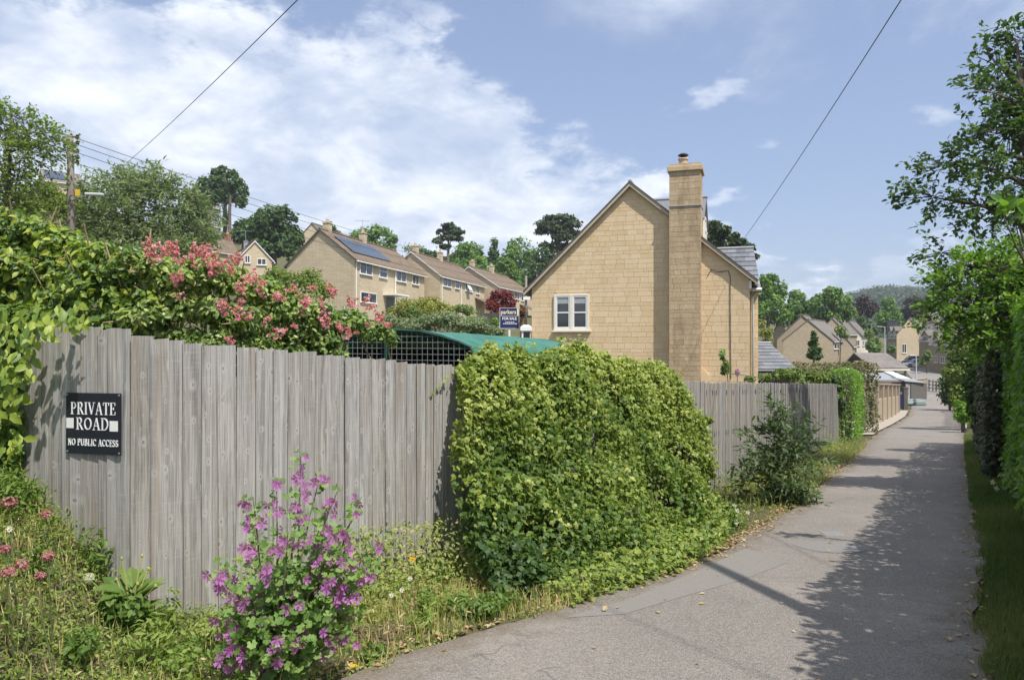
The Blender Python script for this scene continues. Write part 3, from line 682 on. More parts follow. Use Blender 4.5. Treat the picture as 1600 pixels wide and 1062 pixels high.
def main_house():
    zb = -3.7; dep = 9.0
    root = thing('stone_house', (0, 0, zb), 'buff stone gabled house with a tall outside chimney and one white window', 'house')
    mb = MB(); mb.prism([(HL, 0, zb), (HR, 0, zb), (HR, 0, ZR), (HP, 0, ZP), (HL, 0, ZL)], (0, dep, 0)); wall = mb.build('wall', M_MORTAR, root)
    wx0, wx1, wz0, wz1 = hx(866), hx(921), hz_(893, 516), hz_(893, 459.5)
    sl = (ZP - ZL) / (HP - HL); sr = (ZP - ZR) / (HR - HP)
    planes = [(-sl, 1, ZL - sl * HL - .05), (sr, 1, ZR + sr * HR - .05)]
    CD = .42; vc = -CD; cx0, cx1 = hx(1045.5, vc), hx(1095, vc)
    blocks(wall, root, HL, HR, -2.35, ZP, 0, [(wx0, wx1, wz0, wz1), (cx0 + .03, cx1 - .03, -4, 4.3)], planes, 300, unit_block, M_STONE)
    m = MB(); m.prism([(HR + .012, 0, -2.4), (HR + .012, 0, ZR - .1), (HR + .012, dep, ZR - .1), (HR + .012, dep, -2.4)], (-.02, 0, 0)); m.build('side_wall', M_STONE, root)
    def slope(x0, z0, x1, z1, y0, y1, dz0, dz1):
        dx = x1 - x0; k = .26 / abs(dx); xe, ze = x1 + dx * k, z1 + (z1 - z0) * k
        return MB().prism([(x0, y0, z0 + dz0), (xe, y0, ze + dz0), (xe, y0, ze + dz1), (x0, y0, z0 + dz1)], (0, y1 - y0, 0))
    for (x1, z1) in ((HL, ZL), (HR, ZR)):
        slope(HP, ZP, x1, z1, -.13, dep + .1, 0, .13).build('roof_slope', M_SLATE, root)
        slope(HP, ZP, x1, z1, -.18, -.125, -.03, .09).build('verge_board', plain('verge_mortar', (.46, .40, .30), .9, .15, 8), root)
        slope(HP, ZP, x1, z1, -.20, .12, .092, .15).build('verge_tile', M_TILEG, root)
    MB().tube([(HP, -.12, ZP + .13), (HP, dep, ZP + .13)], .07, 8).build('ridge_tile', M_LEAD, root)
    # window: white frame, two lights, each with a transom
    cx = (wx0 + wx1) / 2; m = MB(); y = -.03; fw = .075
    for x in (wx0 + fw / 2, wx1 - fw / 2): m.box((x, y, (wz0 + wz1) / 2), (fw, .10, wz1 - wz0))
    m.box((cx, y - .002, (wz0 + wz1) / 2), (.11, .10, wz1 - wz0 - .02))
    for z in (wz0 + fw / 2, wz1 - fw / 2): m.box((cx, y + .003, z), (wx1 - wx0 - .01, .10, fw))
    zt = wz0 + (wz1 - wz0) * .49
    win = m.build('window', M_CREAM, root, bevel=.006)
    for s in (-1, 1):
        xa = cx + s * .055; xb = cx + s * ((wx1 - wx0) / 2 - fw); x = (xa + xb) / 2; ww = abs(xb - xa)
        m = MB()
        for xx in (x - ww / 2 + .022, x + ww / 2 - .022): m.box((xx, y - .012, (wz0 + wz1) / 2), (.044, .05, wz1 - wz0 - 2 * fw + .02))
        for zz in (wz0 + fw + .02, zt, wz1 - fw - .02): m.box((x, y - .010, zz), (ww - .01, .05, .045))
        m.build('sash', M_WHITE, win, bevel=.004)
        m = MB(); m.box((x, -.032, (wz0 + wz1) / 2), (ww, .012, wz1 - wz0 - 2 * fw)); m.build('pane', M_GLASS, win)
        m = MB(); m.box((x, -.041, wz1 - fw - .15), (ww - .1, .004, .20)); m.build('blind', plain('grey_blind', (.36, .38, .40), .8, .05), win)
    m = MB(); m.box((cx, -.06, wz0 - .03), (wx1 - wx0 + .12, .16, .055)); m.build('sill', M_CREAM, win, bevel=.006)
    # chimney: a shallow stack up the outside of the gable
    yf = vc; yb = .55; zt = hz_(1070, 262, vc); cmx, cmy = (cx0 + cx1) / 2, (yf + yb) / 2
    m = MB(); m.box((cmx, (yf + .03 + yb - .03) / 2, (zb + zt) / 2), (cx1 - cx0 - .04, yb - yf - .06, zt - zb)); ch = m.build('chimney', plain('chimney_mortar', (.33, .26, .175), .95, .12, 10), root)
    blocks(ch, root, cx0, cx1, -2.4, zt - .02, yf + .03, [], [], 130, unit_chim, M_CHIM, 9)
    r = random.Random(5); V, Fq, T = [], [], []
    for xs, s in ((cx0 + .02, -1), (cx1 - .02, 1)):
        z = -2.4; row = 0
        while z < zt - .1:
            h = .215; cutp = yf + .02 + (.30 if row % 2 else .46); row += 1
            for a, b in ((yf + .012, cutp), (cutp, yb)):
                n = len(V); V += [(xs + s * .016, p, q) for p, q in ((a + .006, z + .006), (b - .006, z + .006), (b - .006, z + h - .006), (a + .006, z + h - .006))] + [(xs - s * .004, p, q) for p, q in ((a + .006, z + .006), (b - .006, z + .006), (b - .006, z + h - .006), (a + .006, z + h - .006))]
                T += [r.random()] * 8; Fq += [(n, n + 1, n + 2, n + 3)] + [(n + i, n + 4 + i, n + 4 + (i + 1) % 4, n + (i + 1) % 4) for i in range(4)]
            z += h
    o = npmesh('cheek_stone', np.array(V), [np.array(Fq)], M_CHIM, ch, T); o['kind'] = 'stuff'
    m = MB(); m.box((cmx, cmy, zt - .02), (cx1 - cx0 + .12, yb - yf + .10, .16)); m.build('coping', M_CHIM, ch, bevel=.012)
    m = MB(); m.add([(cx0 - .02, yf, zt + .06), (cx1 + .02, yf, zt + .06), (cx1 + .02, yb, zt + .06), (cx0 - .02, yb, zt + .06), (cmx - .2, cmy - .15, zt + .15), (cmx + .2, cmy - .15, zt + .15), (cmx + .2, cmy + .15, zt + .15), (cmx - .2, cmy + .15, zt + .15)], [(3, 2, 1, 0), (4, 5, 6, 7), (0, 1, 5, 4), (1, 2, 6, 5), (2, 3, 7, 6), (3, 0, 4, 7)]); m.build('flaunching', M_CONC, ch)
    zl = hz_(1070, 321, vc); m = MB(); m.box((cmx, cmy, zl), (cx1 - cx0 + .03, yb - yf + .03, .035)); m.build('lead_flashing', plain('pale_lead', (.36, .365, .37), .5, .1), ch)
    pcx = hx(1067.5, cmy)
    m = MB(); m.lathe((pcx, cmy, zt + .10), [(.155, 0), (.15, .12), (.135, .20), (.14, .25), (.165, .26), (.165, .31), (.13, .315)], 18); m.build('chimney_pot', plain('terracotta_pot', (.50, .36, .24), .85, .15, 9), ch, True)
    m = MB(); m.lathe((pcx, cmy, zt + .50), [(.02, -.06), (.17, .0), (.175, .02), (.10, .07), (.0, .085)], 18)
    for k in range(4): a = k * math.pi / 2 + .4; m.box((pcx + .11 * math.cos(a), cmy + .11 * math.sin(a), zt + .46), (.015, .015, .10))
    m.build('cowl', M_BLACK, ch)
    zs = hz_(1100, 573); m = MB(); m.prism([(cx1 - .01, -.07, -3), (cx1 + .24, -.07, -3), (cx1 + .24, -.07, zs - .28), (cx1 - .01, -.07, zs)], (0, .075, 0)); m.build('shoulder', M_STONE, ch)
    # wing behind, right
    wv = .95; xr = hx(1184.5, wv); ze = hz_(1186, 453, wv); rv = 2.9; zr_ = hz_(1177, 388, rv); xrr = hx(1177, rv); xl = hx(1110, rv)
    m = MB(); m.prism([(HR - .4, wv, zb), (xr, wv, zb), (xr, wv, ze + .1), (HR - .4, wv, ze + .1)], (0, 4.0, 0)); m.build('wing_wall', M_MORTAR, root)
    blocks(root, root, HR + .02, xr, -2.35, ze + .1, wv, [], [], 60, unit_block, M_STONE, 21)
    y0 = wv - .2
    m = MB(); m.add([(xl, rv, zr_), (xrr, rv, zr_), (xr + .1, y0, ze - .03), (HR - .9, y0, ze - .03), (xl, rv + 2, ze), (xrr - .1, rv + 2, ze)], [(0, 1, 2, 3), (1, 0, 4, 5), (1, 5, 2), (0, 3, 4)]); m.build('wing_roof', M_LEAD, root)
    up = Vector((0, rv - y0, zr_ - ze + .03)); n = 9
    for i in range(n):                                     # slates, one by one
        t0, t1 = i / n, (i + 1.25) / n; x = xl - .9 + (i % 2) * .15
        while x < max(xr, xrr):
            wdt = .30; q = []
            for (xx, tt) in ((x, t0), (x + wdt - .006, t0), (x + wdt - .006, t1), (x, t1)):
                e = xr + .1 + (xrr - xr - .1) * min(1, tt); l = HR - .9 + (xl - HR + .9) * min(1, tt)
                xx = min(max(xx, l), e); p = Vector((xx, y0, ze - .03)) + up * min(tt, 1.0); q.append(p + Vector((0, -.012, .016)) * (1.9 if tt in (t0,) else .5))
            if (q[1] - q[0]).length > .05:
                m = MB(); m.prism(q, (0, .008, -.008)); m.build('slate', M_SLATE, root)
            x += wdt
    m = MB(); m.tube([(xl, rv, zr_ + .03), (xrr + .02, rv, zr_ + .03)], .06, 6); m.build('ridge_tile', M_LEAD, root)
    m = MB(); m.tube([(HR - .05, wv - .24, ze + .0), (xr + .12, wv - .24, ze + .0)], .055, 8); m.build('gutter', M_WHITE, root)
    m = MB(); m.tube([(HR + .22, -.12, ZR - .16), (HR + .22, wv - .3, ZR - .16)], .06, 8); m.build('gutter', M_WHITE, root)
    m = MB(); m.box((HR + .03, -.02, ZR - .22), (.07, .10, .26)); m.build('soffit_end', M_WHITE, root)
    xp = hx(1176, wv - .1)
    m = MB(); m.tube([(xp + .12, wv - .22, ze - .02), (xp + .1, wv - .22, ze - .12), (xp, wv - .1, ze - .25), (xp, wv - .1, -3.4)], .042, 8); m.build('downpipe', M_WHITE, root, True)
    # dormer on the right slope
    v0, v1 = .62, 2.9; vm = (v0 + v1) / 2; xd = hx(1099, v0 + .15); zd = hz_(1034, 315, vm); zde = zd - .85; xm = HP + .15
    m = MB(); m.prism([(xm, v0, zde), (xd, v0, zde), (xd, v0, 2.2), (xm + 2, v0, 2.2)], (0, v1 - v0, 0)); m.build('dormer_wall', M_STONE, root)
    for s, va in ((-1, v0 - .12), (1, v1 + .12)): m = MB(); m.prism([(xm, va, zde - .06), (xm, vm, zd), (xm, vm, zd + .06), (xm, va, zde)], (xd - xm + .05, 0, 0)); m.build('dormer_roof', M_SLATE, root)
    m = MB(); m.tube([(xm, vm, zd + .07), (xd + .08, vm, zd + .07)], .07, 6); m.build('ridge_tile', M_LEAD, root)
    m = MB(); zc = hz_(1100, 362, v0 + .6); hh = .40
    for yy in (v0 + .10, v0 + .70): m.box((xd + .03, yy, zc), (.08, .06, hh * 2))
    for zz in (zc - hh, zc, zc + hh): m.box((xd + .035, v0 + .40, zz), (.08, .62, .055))
    dw = m.build('dormer_window', M_WHITE, root); m = MB(); m.box((xd + .02, v0 + .40, zc), (.03, .58, .76)); m.build('pane', M_GLASS, dw)
    c = [(1105, 432), (1112, 420), (1122, 425), (1130, 424), (1138, 423), (1141, 432), (1141, 500), (1142, 592)]
    m = MB(); m.tube([(hx(a), -.034, hz_(a, b)) for a, b in c], .011, 5); m.build('cable', M_WIRE, root)
    root.location = (HPL.x, HPL.y, zb); root.rotation_euler.z = HANG
main_house()
# slate-roofed outbuilding beside it
def outbuilding():
    x0, x1 = 8.7, (1245 - 800) * 28 / F; ze = (531 - 577) * 28 / F; zr = (531 - 536) * 30.5 / F; zb = G(10, 28) - .1
    root = thing('outbuilding', ((x0 + x1) / 2, 28, zb), 'low outbuilding with a grey slate roof beside the buff house', 'outbuilding')
    m = MB(); m.prism([(x0, 28.25, zb), (x0, 28.25, ze), (x0, 30.4, zr - .12), (x0, 32.6, ze), (x0, 32.6, zb)], (x1 - x0 - .15, 0, 0)); m.build('wall', plain('dark_timber', (.07, .06, .055), .8, .2), root)
    m = MB(); m.box(((x0 + x1) / 2 - .35, 28.2, ze - .28), (1.0, .06, .28)); m.build('white_panel', M_WHITE, root)
    m = MB(); m.box(((x0 + x1) / 2, 28.05, ze - .04), (x1 - x0, .06, .12)); m.build('fascia', M_BLACK, root)
    m = MB(); m.prism([(x0, 28, ze), (x1, 28, ze), (x1 - .15, 30.5, zr), (x0, 30.5, zr)], (0, 0, -.06)); m.prism([(x0, 32.9, ze), (x1, 32.9, ze), (x1 - .15, 30.5, zr), (x0, 30.5, zr)], (0, 0, -.06)); rf = m.build('roof', M_LEAD, root)
    up = Vector((0, 2.5, zr - ze)); n = 8
    for i in range(n):
        t0, t1 = i / n, min(1, (i + 1.2) / n); x = x0 + (i % 2) * -.2
        while x < x1:
            a = max(x, x0); b = min(x + .4, x1 - .15 * t0)
            if b - a > .06:
                q = [Vector((a + .003, 28, ze)) + up * t0 + Vector((0, -.01, .03)), Vector((b - .003, 28, ze)) + up * t0 + Vector((0, -.01, .03)), Vector((b - .003, 28, ze)) + up * t1 + Vector((0, -.002, .008)), Vector((a + .003, 28, ze)) + up * t1 + Vector((0, -.002, .008))]
                m = MB(); m.prism(q, (0, .004, -.006)); m.build('slate', M_SLATE, rf)
            x += .4
    m = MB(); m.tube([(x0, 30.5, zr + .02), (x1 - .1, 30.5, zr + .02)], .06, 6); m.build('ridge_tile', M_LEAD, rf)
outbuilding()
# ================================================================== OTHER HOUSES
def wallhit(px, py, p0, p1):
    d = (p1 - p0); L = d.length; d = d / L; rx = (px - 800) / F
    # p0 + u d = t (rx, 1)
    det = -d.x * 1 + d.y * rx
    t = (-d.x * p0.y + d.y * p0.x) / det
    u = (rx * t - p0.x) * d.x + (t - p0.y) * d.y
    return u, -(py - 531) / F * t
def out_normal(p0, p1, inside):
    d = (p1 - p0).normalized(); n = Vector((-d.y, d.x)); return n if n.dot(inside - p0) < 0 else -n
def add_window(root, p0, p1, inside, u0, u1, z0, z1, muls=1, trans=0, mat=None, name='window', open_sash=False):
    d = (p1 - p0).normalized(); n = out_normal(p0, p1, inside); mat = mat or M_WHITE
    def at(u, z, off): q = p0 + d * u + n * off; return Vector((q.x, q.y, z))
    m = MB(); w_ = u1 - u0; fw = .07; zc = (z0 + z1) / 2
    for u in (u0 + fw / 2, u1 - fw / 2): m.box(at(u, zc, .03), (fw, .09, z1 - z0), d)
    for z in (z0 + fw / 2, z1 - fw / 2): m.box(at((u0 + u1) / 2, z, .032), (w_ - .01, .09, fw), d)
    for k in range(muls): m.box(at(u0 + w_ * (k + 1) / (muls + 1), zc, .028), (.07, .08, z1 - z0 - .02), d)
    if trans: m.box(at((u0 + u1) / 2, z0 + (z1 - z0) * trans, .026), (w_ - .02, .07, .055), d)
    m.box(at((u0 + u1) / 2, z0 - .04, .07), (w_ + .14, .18, .06), d)
    f = m.build(name, mat, root)
    m = MB(); m.box(at((u0 + u1) / 2, zc, .012), (w_ - .04, .02, z1 - z0 - .04), d); m.build('pane', M_GLASS, f)
    if open_sash:
        m = MB(); a = at(u0 + w_ * .25, z1 - .05, .06); b = at(u0 + w_ * .25, z0 + .1, .55)
        dv = Vector((d.x, d.y, 0)) * (w_ * .22)
        m.prism([a - dv, a + dv, b + dv, b - dv], (n.x * .04, n.y * .04, 0)); m.build('open_sash', mat, f)
    return f
def pwin(root, p0, p1, inside, x0, y0, x1, y1, **k):
    ym = (y0 + y1) / 2; xm = (x0 + x1) / 2
    u0 = wallhit(x0, ym, p0, p1)[0]; u1 = wallhit(x1, ym, p0, p1)[0]; za = wallhit(xm, y0, p0, p1)[1]; zb = wallhit(xm, y1, p0, p1)[1]
    if u0 > u1: u0, u1 = u1, u0
    return add_window(root, p0, p1, inside, u0, u1, zb, za, **k)
def house(name, label, A, B, C, zb, ze, zr, wall, roof, group=None, ov=.28, cat='house', verge=M_TILEG, zeb=None):
    """A near front corner, B other end of the near gable, C far end of the front wall"""
    A, B, C = Vector(A), Vector(B), Vector(C); Lv = C - A; D_ = B + Lv; mid = (A + B) / 2; inside = (A + B + C + D_) / 4
    zeb = ze if zeb is None else zeb
    root = thing(name, (inside.x, inside.y, zb), label, cat, group)
    v3 = lambda p, z: Vector((p.x, p.y, z)); L3 = Vector((Lv.x, Lv.y, 0))
    m = MB(); m.prism([v3(A, zb), v3(A, ze), v3(mid, zr), v3(B, zeb), v3(B, zb)], L3); m.build('wall', wall, root)
    ld = L3.normalized(); m = MB()
    for E, z in ((A, ze), (B, zeb)):
        g = (E - mid); k = ov / g.length; e = E + g * k; zz = z + (z - zr) * k
        a0, a1 = v3(mid, zr) - ld * ov * .6, v3(e, zz) - ld * ov * .6
        m.prism([a0, a1, a1 + Vector((0, 0, .14)), a0 + Vector((0, 0, .14))], L3 + ld * ov * 1.2)
    rf = m.build('roof', roof, root)
    m = MB(); q = v3(mid, zr + .15); m.tube([q - ld * ov * .62, q + L3 + ld * ov * .62], .12, 6); m.build('ridge_tile', roof, rf)
    m = MB()
    for E, z in ((A, ze), (B, zeb)):
        g = (E - mid); k = ov / g.length; e = E + g * (k * 1.0); zz = z + (z - zr) * k
        for q0 in (v3(mid, zr), v3(mid, zr) + L3):
            pass
        a0, a1 = v3(mid, zr - .03) - ld * ov * .66, v3(e, zz - .03) - ld * ov * .66
        m.prism([a0, a1, a1 + Vector((0, 0, .15)), a0 + Vector((0, 0, .15))], ld * .04)
    m.build('verge_board', verge, root)
    g = (A - mid); k = (ov + .06) / g.length; e = A + g * k; zz = ze + (ze - zr) * k + .02
    m = MB(); m.tube([v3(e, zz) - ld * .1, v3(e, zz) + L3 + ld * .1], .07, 6); m.box(v3((A + C) / 2 + g.normalized() * .03, ze - .13), (Lv.length, .06, .2), Lv); m.build('gutter', M_WHITE, root)
    return root, dict(A=A, B=B, C=C, D=D_, mid=mid, inside=inside, L=Lv, zr=zr, ze=ze, zb=zb, root=root, roof=rf)
def chimney(h, t, off, size=(.75, .6), up=1.1, mat=None, pots=2, aerial=False):
    q = h['mid'] + h['L'] * t + (h['A'] - h['mid']) * off; z = h['zr'] - abs(off) * (h['zr'] - h['ze'])
    mat = mat or M_FARSTONE; m = MB(); m.box((q.x, q.y, z + up / 2 - .4), (size[0], size[1], up + .8), h['L']); m.box((q.x, q.y, h['zr'] * 0 + z + up + .03), (size[0] + .12, size[1] + .12, .12), h['L'])
    c = m.build('chimney', mat, h['roof'] if h else None)
    d = h['L'].normalized()
    m = MB()
    for k in range(pots):
        o = (k - (pots - 1) / 2) * .3; m.lathe((q.x + d.x * o, q.y + d.y * o, z + up + .08), [(.11, 0), (.09, .3), (.11, .32), (.08, .34)], 8)
    if pots: m.build('chimney_pot', plain('terracotta_pot', (.46, .31, .20)), h['roof'])
    if aerial:
        m = MB(); m.tube([(q.x, q.y, z + up - .4), (q.x, q.y, z + up + 1.5)], .03, 5); m.tube([(q.x - .8, q.y - .3, z + up + 1.4), (q.x + .8, q.y + .3, z + up + 1.4)], .02, 4)
        for k in range(7): m.tube([(q.x - .7 + .22 * k, q.y - .26 + .08 * k - .2, z + up + 1.4), (q.x - .7 + .22 * k, q.y - .26 + .08 * k + .2, z + up + 1.4)], .012, 4)
        m.build('aerial', M_METAL, h['roof'])
def downpipe(h, t, top=None):
    q = h['A'] + h['L'] * t; n = out_normal(h['A'], h['C'], h['inside']); m = MB()
    m.tube([(q.x + n.x * .3, q.y + n.y * .3, h['ze'] - .1), (q.x + n.x * .08, q.y + n.y * .08, h['ze'] - .45), (q.x + n.x * .08, q.y + n.y * .08, h['zb'])], .055, 6); m.build('downpipe', M_WHITE, h['root'])
TG = 'terrace of buff brick houses on the slope'
def terr(label, A, B, C, wins, **k):
    root, h = house('terraced_house', label, A, B, C, k.get('zb', 2.0), k.get('ze', 7.72), k.get('zr', 10.65), M_FARSTONE, M_TILE, TG, verge=M_WHITE if k.get('wv') else M_TILEG, zeb=k.get('zeb'))
    for w_ in wins: pwin(root, h['A'], h['C'], h['inside'], *w_[:4], muls=w_[4] if len(w_) > 4 else 1, trans=w_[5] if len(w_) > 5 else 0, open_sash=len(w_) > 6)
    return root, h
def Pl(px, D): return ((px - 800) / F * D, D)
A1, C1 = Pl(554, 70), Pl(663, 88); B1 = Pl(448, 73)
t1, h1 = terr('buff terraced house with solar panels on its brown roof', A1, B1, C1,
    [(562, 411, 581, 429, 1, 0), (592.5, 418, 604.5, 434, 0, .62), (619, 424, 634, 440, 1, 0), (644, 430, 654, 444.5, 1, 0), (563, 457, 588, 473, 1, 0)], zeb=7.35)
chimney(h1, .10, -.05); chimney(h1, .52, -.02, aerial=True); downpipe(h1, .01); downpipe(h1, .52)
def solar(h, t0, t1, s0, s1, nx, ny):
    """panels on the front slope: t along the ridge, s down the slope"""
    mid, A, L = h['mid'], h['A'], h['L']
    def q(t, s, up): p = mid + L * t + (A - mid) * s; return Vector((p.x, p.y, h['zr'] + (h['ze'] - h['zr']) * s + .20 + up))
    for i in range(nx):
        for j in range(ny):
            a, b = t0 + (t1 - t0) * i / nx, t0 + (t1 - t0) * (i + .96) / nx; c, d = s0 + (s1 - s0) * j / ny, s0 + (s1 - s0) * (j + .96) / ny
            m = MB(); m.prism([q(a, c, .05), q(b, c, .05), q(b, d, .05), q(a, d, .05)], (0, 0, .05)); m.build('solar_panel', M_SOLAR, h['roof'])
solar(h1, .07, .56, .22, .82, 7, 2)
def porch(h, px0, px1, pyt, pyb, depth=1.3):
    A, C = h['A'], h['C']; u0, zt = wallhit(px0, pyt, A, C); u1 = wallhit(px1, pyt, A, C)[0]; d = (C - A).normalized(); n = out_normal(A, C, h['inside'])
    c = A + d * ((u0 + u1) / 2) + n * depth / 2; m = MB(); m.box((c.x, c.y, zt), (u1 - u0 + .5, depth + .4, .18), d); pr = m.build('porch', M_WHITE, h['root'])
    m = MB()
    for u in (u0, u1):
        q = A + d * u + n * depth; m.box((q.x, q.y, (zt + h['zb']) / 2), (.1, .1, zt - h['zb'] - .1), d)
    m.build('porch_post', M_WHITE, pr)
    m = MB(); q = A + d * ((u0 + u1) / 2) + n * .05; m.box((q.x, q.y, (zt + h['zb']) / 2 - .1), ((u1 - u0) * .6, .06, zt - h['zb'] - .3), d); m.build('door', plain('dark_door', (.12, .13, .14), .5, .1), h['root'])
porch(h1, 600, 618, 460, 480)
A2, C2 = Pl(688, 88), Pl(757, 106); d21 = Vector(B1) - Vector(A1); B2 = (A2[0] + d21.x, A2[1] + d21.y)
t2, h2 = terr('second terraced house down the row, one upstairs window tilted open', A2, B2, C2,
    [(692.5, 433, 704.5, 448, 1, 0), (711, 438, 717.5, 451, 0, .6), (727, 443, 738, 455, 1, 0, 1), (743.5, 446, 749, 459, 1, 0)], wv=True)
chimney(h2, .1, -.05); chimney(h2, .55, 0); downpipe(h2, .02); downpipe(h2, .42)
A3, C3 = Pl(778, 106), Pl(832, 124); B3 = (A3[0] + d21.x * 1.15, A3[1] + d21.y * 1.15)
t3, h3 = terr('third terraced house, farthest down the row behind the red maple', A3, B3, C3,
    [(786, 450, 797, 462, 1, 0), (804, 456, 811, 467.5, 1, 0), (814, 459, 819, 470, 0, .6)], wv=True)
chimney(h3, .1, -.05); chimney(h3, .55, 0); downpipe(h3, .02)
def lean_to(h, px0, px1, py0, py1):
    A, C = h['A'], h['C']; u0, z0 = wallhit(px0, py0, A, C); u1, z1 = wallhit(px1, py1, A, C); d = (C - A).normalized(); n = out_normal(A, C, h['inside']); P_ = []
    a = A + d * u0; b = A + d * u1; m = MB()
    q = [Vector((a.x, a.y, z0)), Vector((b.x, b.y, z0)), Vector((b.x + n.x * 2, b.y + n.y * 2, z0 - .9)), Vector((a.x + n.x * 2, a.y + n.y * 2, z0 - .9))]
    m.prism(q, (0, 0, .12)); m.build('porch_roof', M_TILE, h['root'])
lean_to(h2, 742, 757, 466, 480); lean_to(h3, 812, 824, 476, 485)
# gabled house left of the dark round tree
ra, ha = house('gabled_house', 'buff gabled house between the rose bush and the dark round tree', Pl(425, 90), Pl(371, 89), Pl(392, 104), 5.0, 9.75, 11.95, M_FARSTONE, M_TILE, verge=M_WHITE)
pwin(ra, ha['A'], ha['B'], ha['inside'], 402, 404, 416, 414, muls=1); pwin(ra, ha['A'], ha['B'], ha['inside'], 382.5, 399, 391, 411, muls=1); pwin(ra, ha['A'], ha['B'], ha['inside'], 404, 430, 420, 442, muls=1)
chimney(ha, .45, .0, (.5, .5), .8, M_LEAD, 0, True)
rb, hb = house('brown_roofed_house', 'brown roof with a red brick chimney rising behind the rose bush', Pl(372, 112), Pl(352, 118), Pl(318, 106), 7.5, 13.0, 15.4, M_FARSTONE, M_TILE)
chimney(hb, .12, 0, (.7, .7), .9, M_BRICK, 2, True)
rc, hc = house('hillside_house', 'tall grey stone house on the hill below the twin-trunked tree', Pl(345, 140), Pl(333, 150), Pl(300, 132), 17, 24.8, 27.5, plain('grey_stone', (.30, .27, .22), .9, .15, 3), M_TILEG)
for q in [(334, 334, 343, 345), (332, 347, 342, 355), (321, 331, 327, 339), (319, 343, 326, 352)]: pwin(rc, hc['A'], hc['C'], hc['inside'], *q, muls=2, trans=.5)
rd_, hd = house('solar_roof_house', 'stone house with a solar roof behind the wooden telegraph pole', Pl(71, 122), Pl(58, 132), Pl(132, 126), 20, 26.4, 29.2, M_FARSTONE, M_TILEG)
solar(hd, .05, .55, .15, .85, 5, 2)
re_, he = house('ridge_house', 'grey roofed house showing just above the solar terrace', Pl(505, 150), Pl(470, 150), Pl(548, 162), 16, 21.2, 23.7, M_FARSTONE, M_TILEG)
chimney(he, .6, 0, (.7, .6), .9, None, 1)
rf_, hf = house('ridge_bungalow', 'low roof glimpsed among trees above the second terrace', Pl(655, 168), Pl(630, 170), Pl(690, 176), 13, 18.6, 20.6, M_FARSTONE, M_TILEG)
chimney(hf, .5, 0, (.8, .6), .9, None, 1)
# ------------------------------------------------------------------ valley
M_VSTONE = m_coursed('valley_stone', (.31, .255, .18), .15, .4); M_RENDER = plain('pink_white_render', (.70, .64, .58), .8, .06, 3)
VG = 'stone houses in the valley'
r1, v1 = house('valley_house', 'broad stone gable nearest in the valley, above the small conifer', Pl(1301, 108), Pl(1224, 106), Pl(1322, 119), -4.4, -.05, 2.85, M_VSTONE, M_TILEG, VG)
pwin(r1, v1['A'], v1['C'], v1['inside'], 1303, 536, 1311, 545, muls=1)
r1b, v1b = house('valley_house', 'stone gable peeping out behind the broad near one', Pl(1293, 122), Pl(1214, 121), Pl(1305, 133), -4.4, .2, 4.0, M_VSTONE, M_TILEG, VG)
r1c, v1c = house('valley_house', 'small house with a pale chimney left of the broad gable', Pl(1228, 128), Pl(1208, 130), Pl(1240, 140), -4.0, 1.4, 3.4, M_VSTONE, M_TILEG, VG)
chimney(v1c, .3, 0, (.7, .6), .8, M_VSTONE, 1)
r2, v2 = house('valley_house', 'grey roofed house behind the broad gable, white front', Pl(1323, 128), Pl(1278, 126), Pl(1340, 139), -4.4, 1.1, 3.7, M_VSTONE, M_TILEG, VG)
r3, v3_ = house('valley_house', 'white fronted house with a long grey roof by the lamp post', Pl(1346, 138), Pl(1306, 138), Pl(1356, 148), -4.6, .9, 3.5, M_RENDER, M_TILEG, VG)
for q in [(1347, 532, 1350, 540), (1351, 532, 1354, 540)]: pwin(r3, v3_['A'], v3_['C'], v3_['inside'], *q)
pwin(r3, v3_['A'], v3_['B'], v3_['inside'], 1328, 531, 1334, 540); pwin(r3, v3_['A'], v3_['B'], v3_['inside'], 1337, 531, 1343, 540)
r2g, v2g = house('valley_garage', 'small grey roofed garage beside the broad stone gable', Pl(1332, 116), Pl(1313, 115), Pl(1336, 122), -4.4, -.9, .2, M_VSTONE, M_TILEG, None, cat='garage')
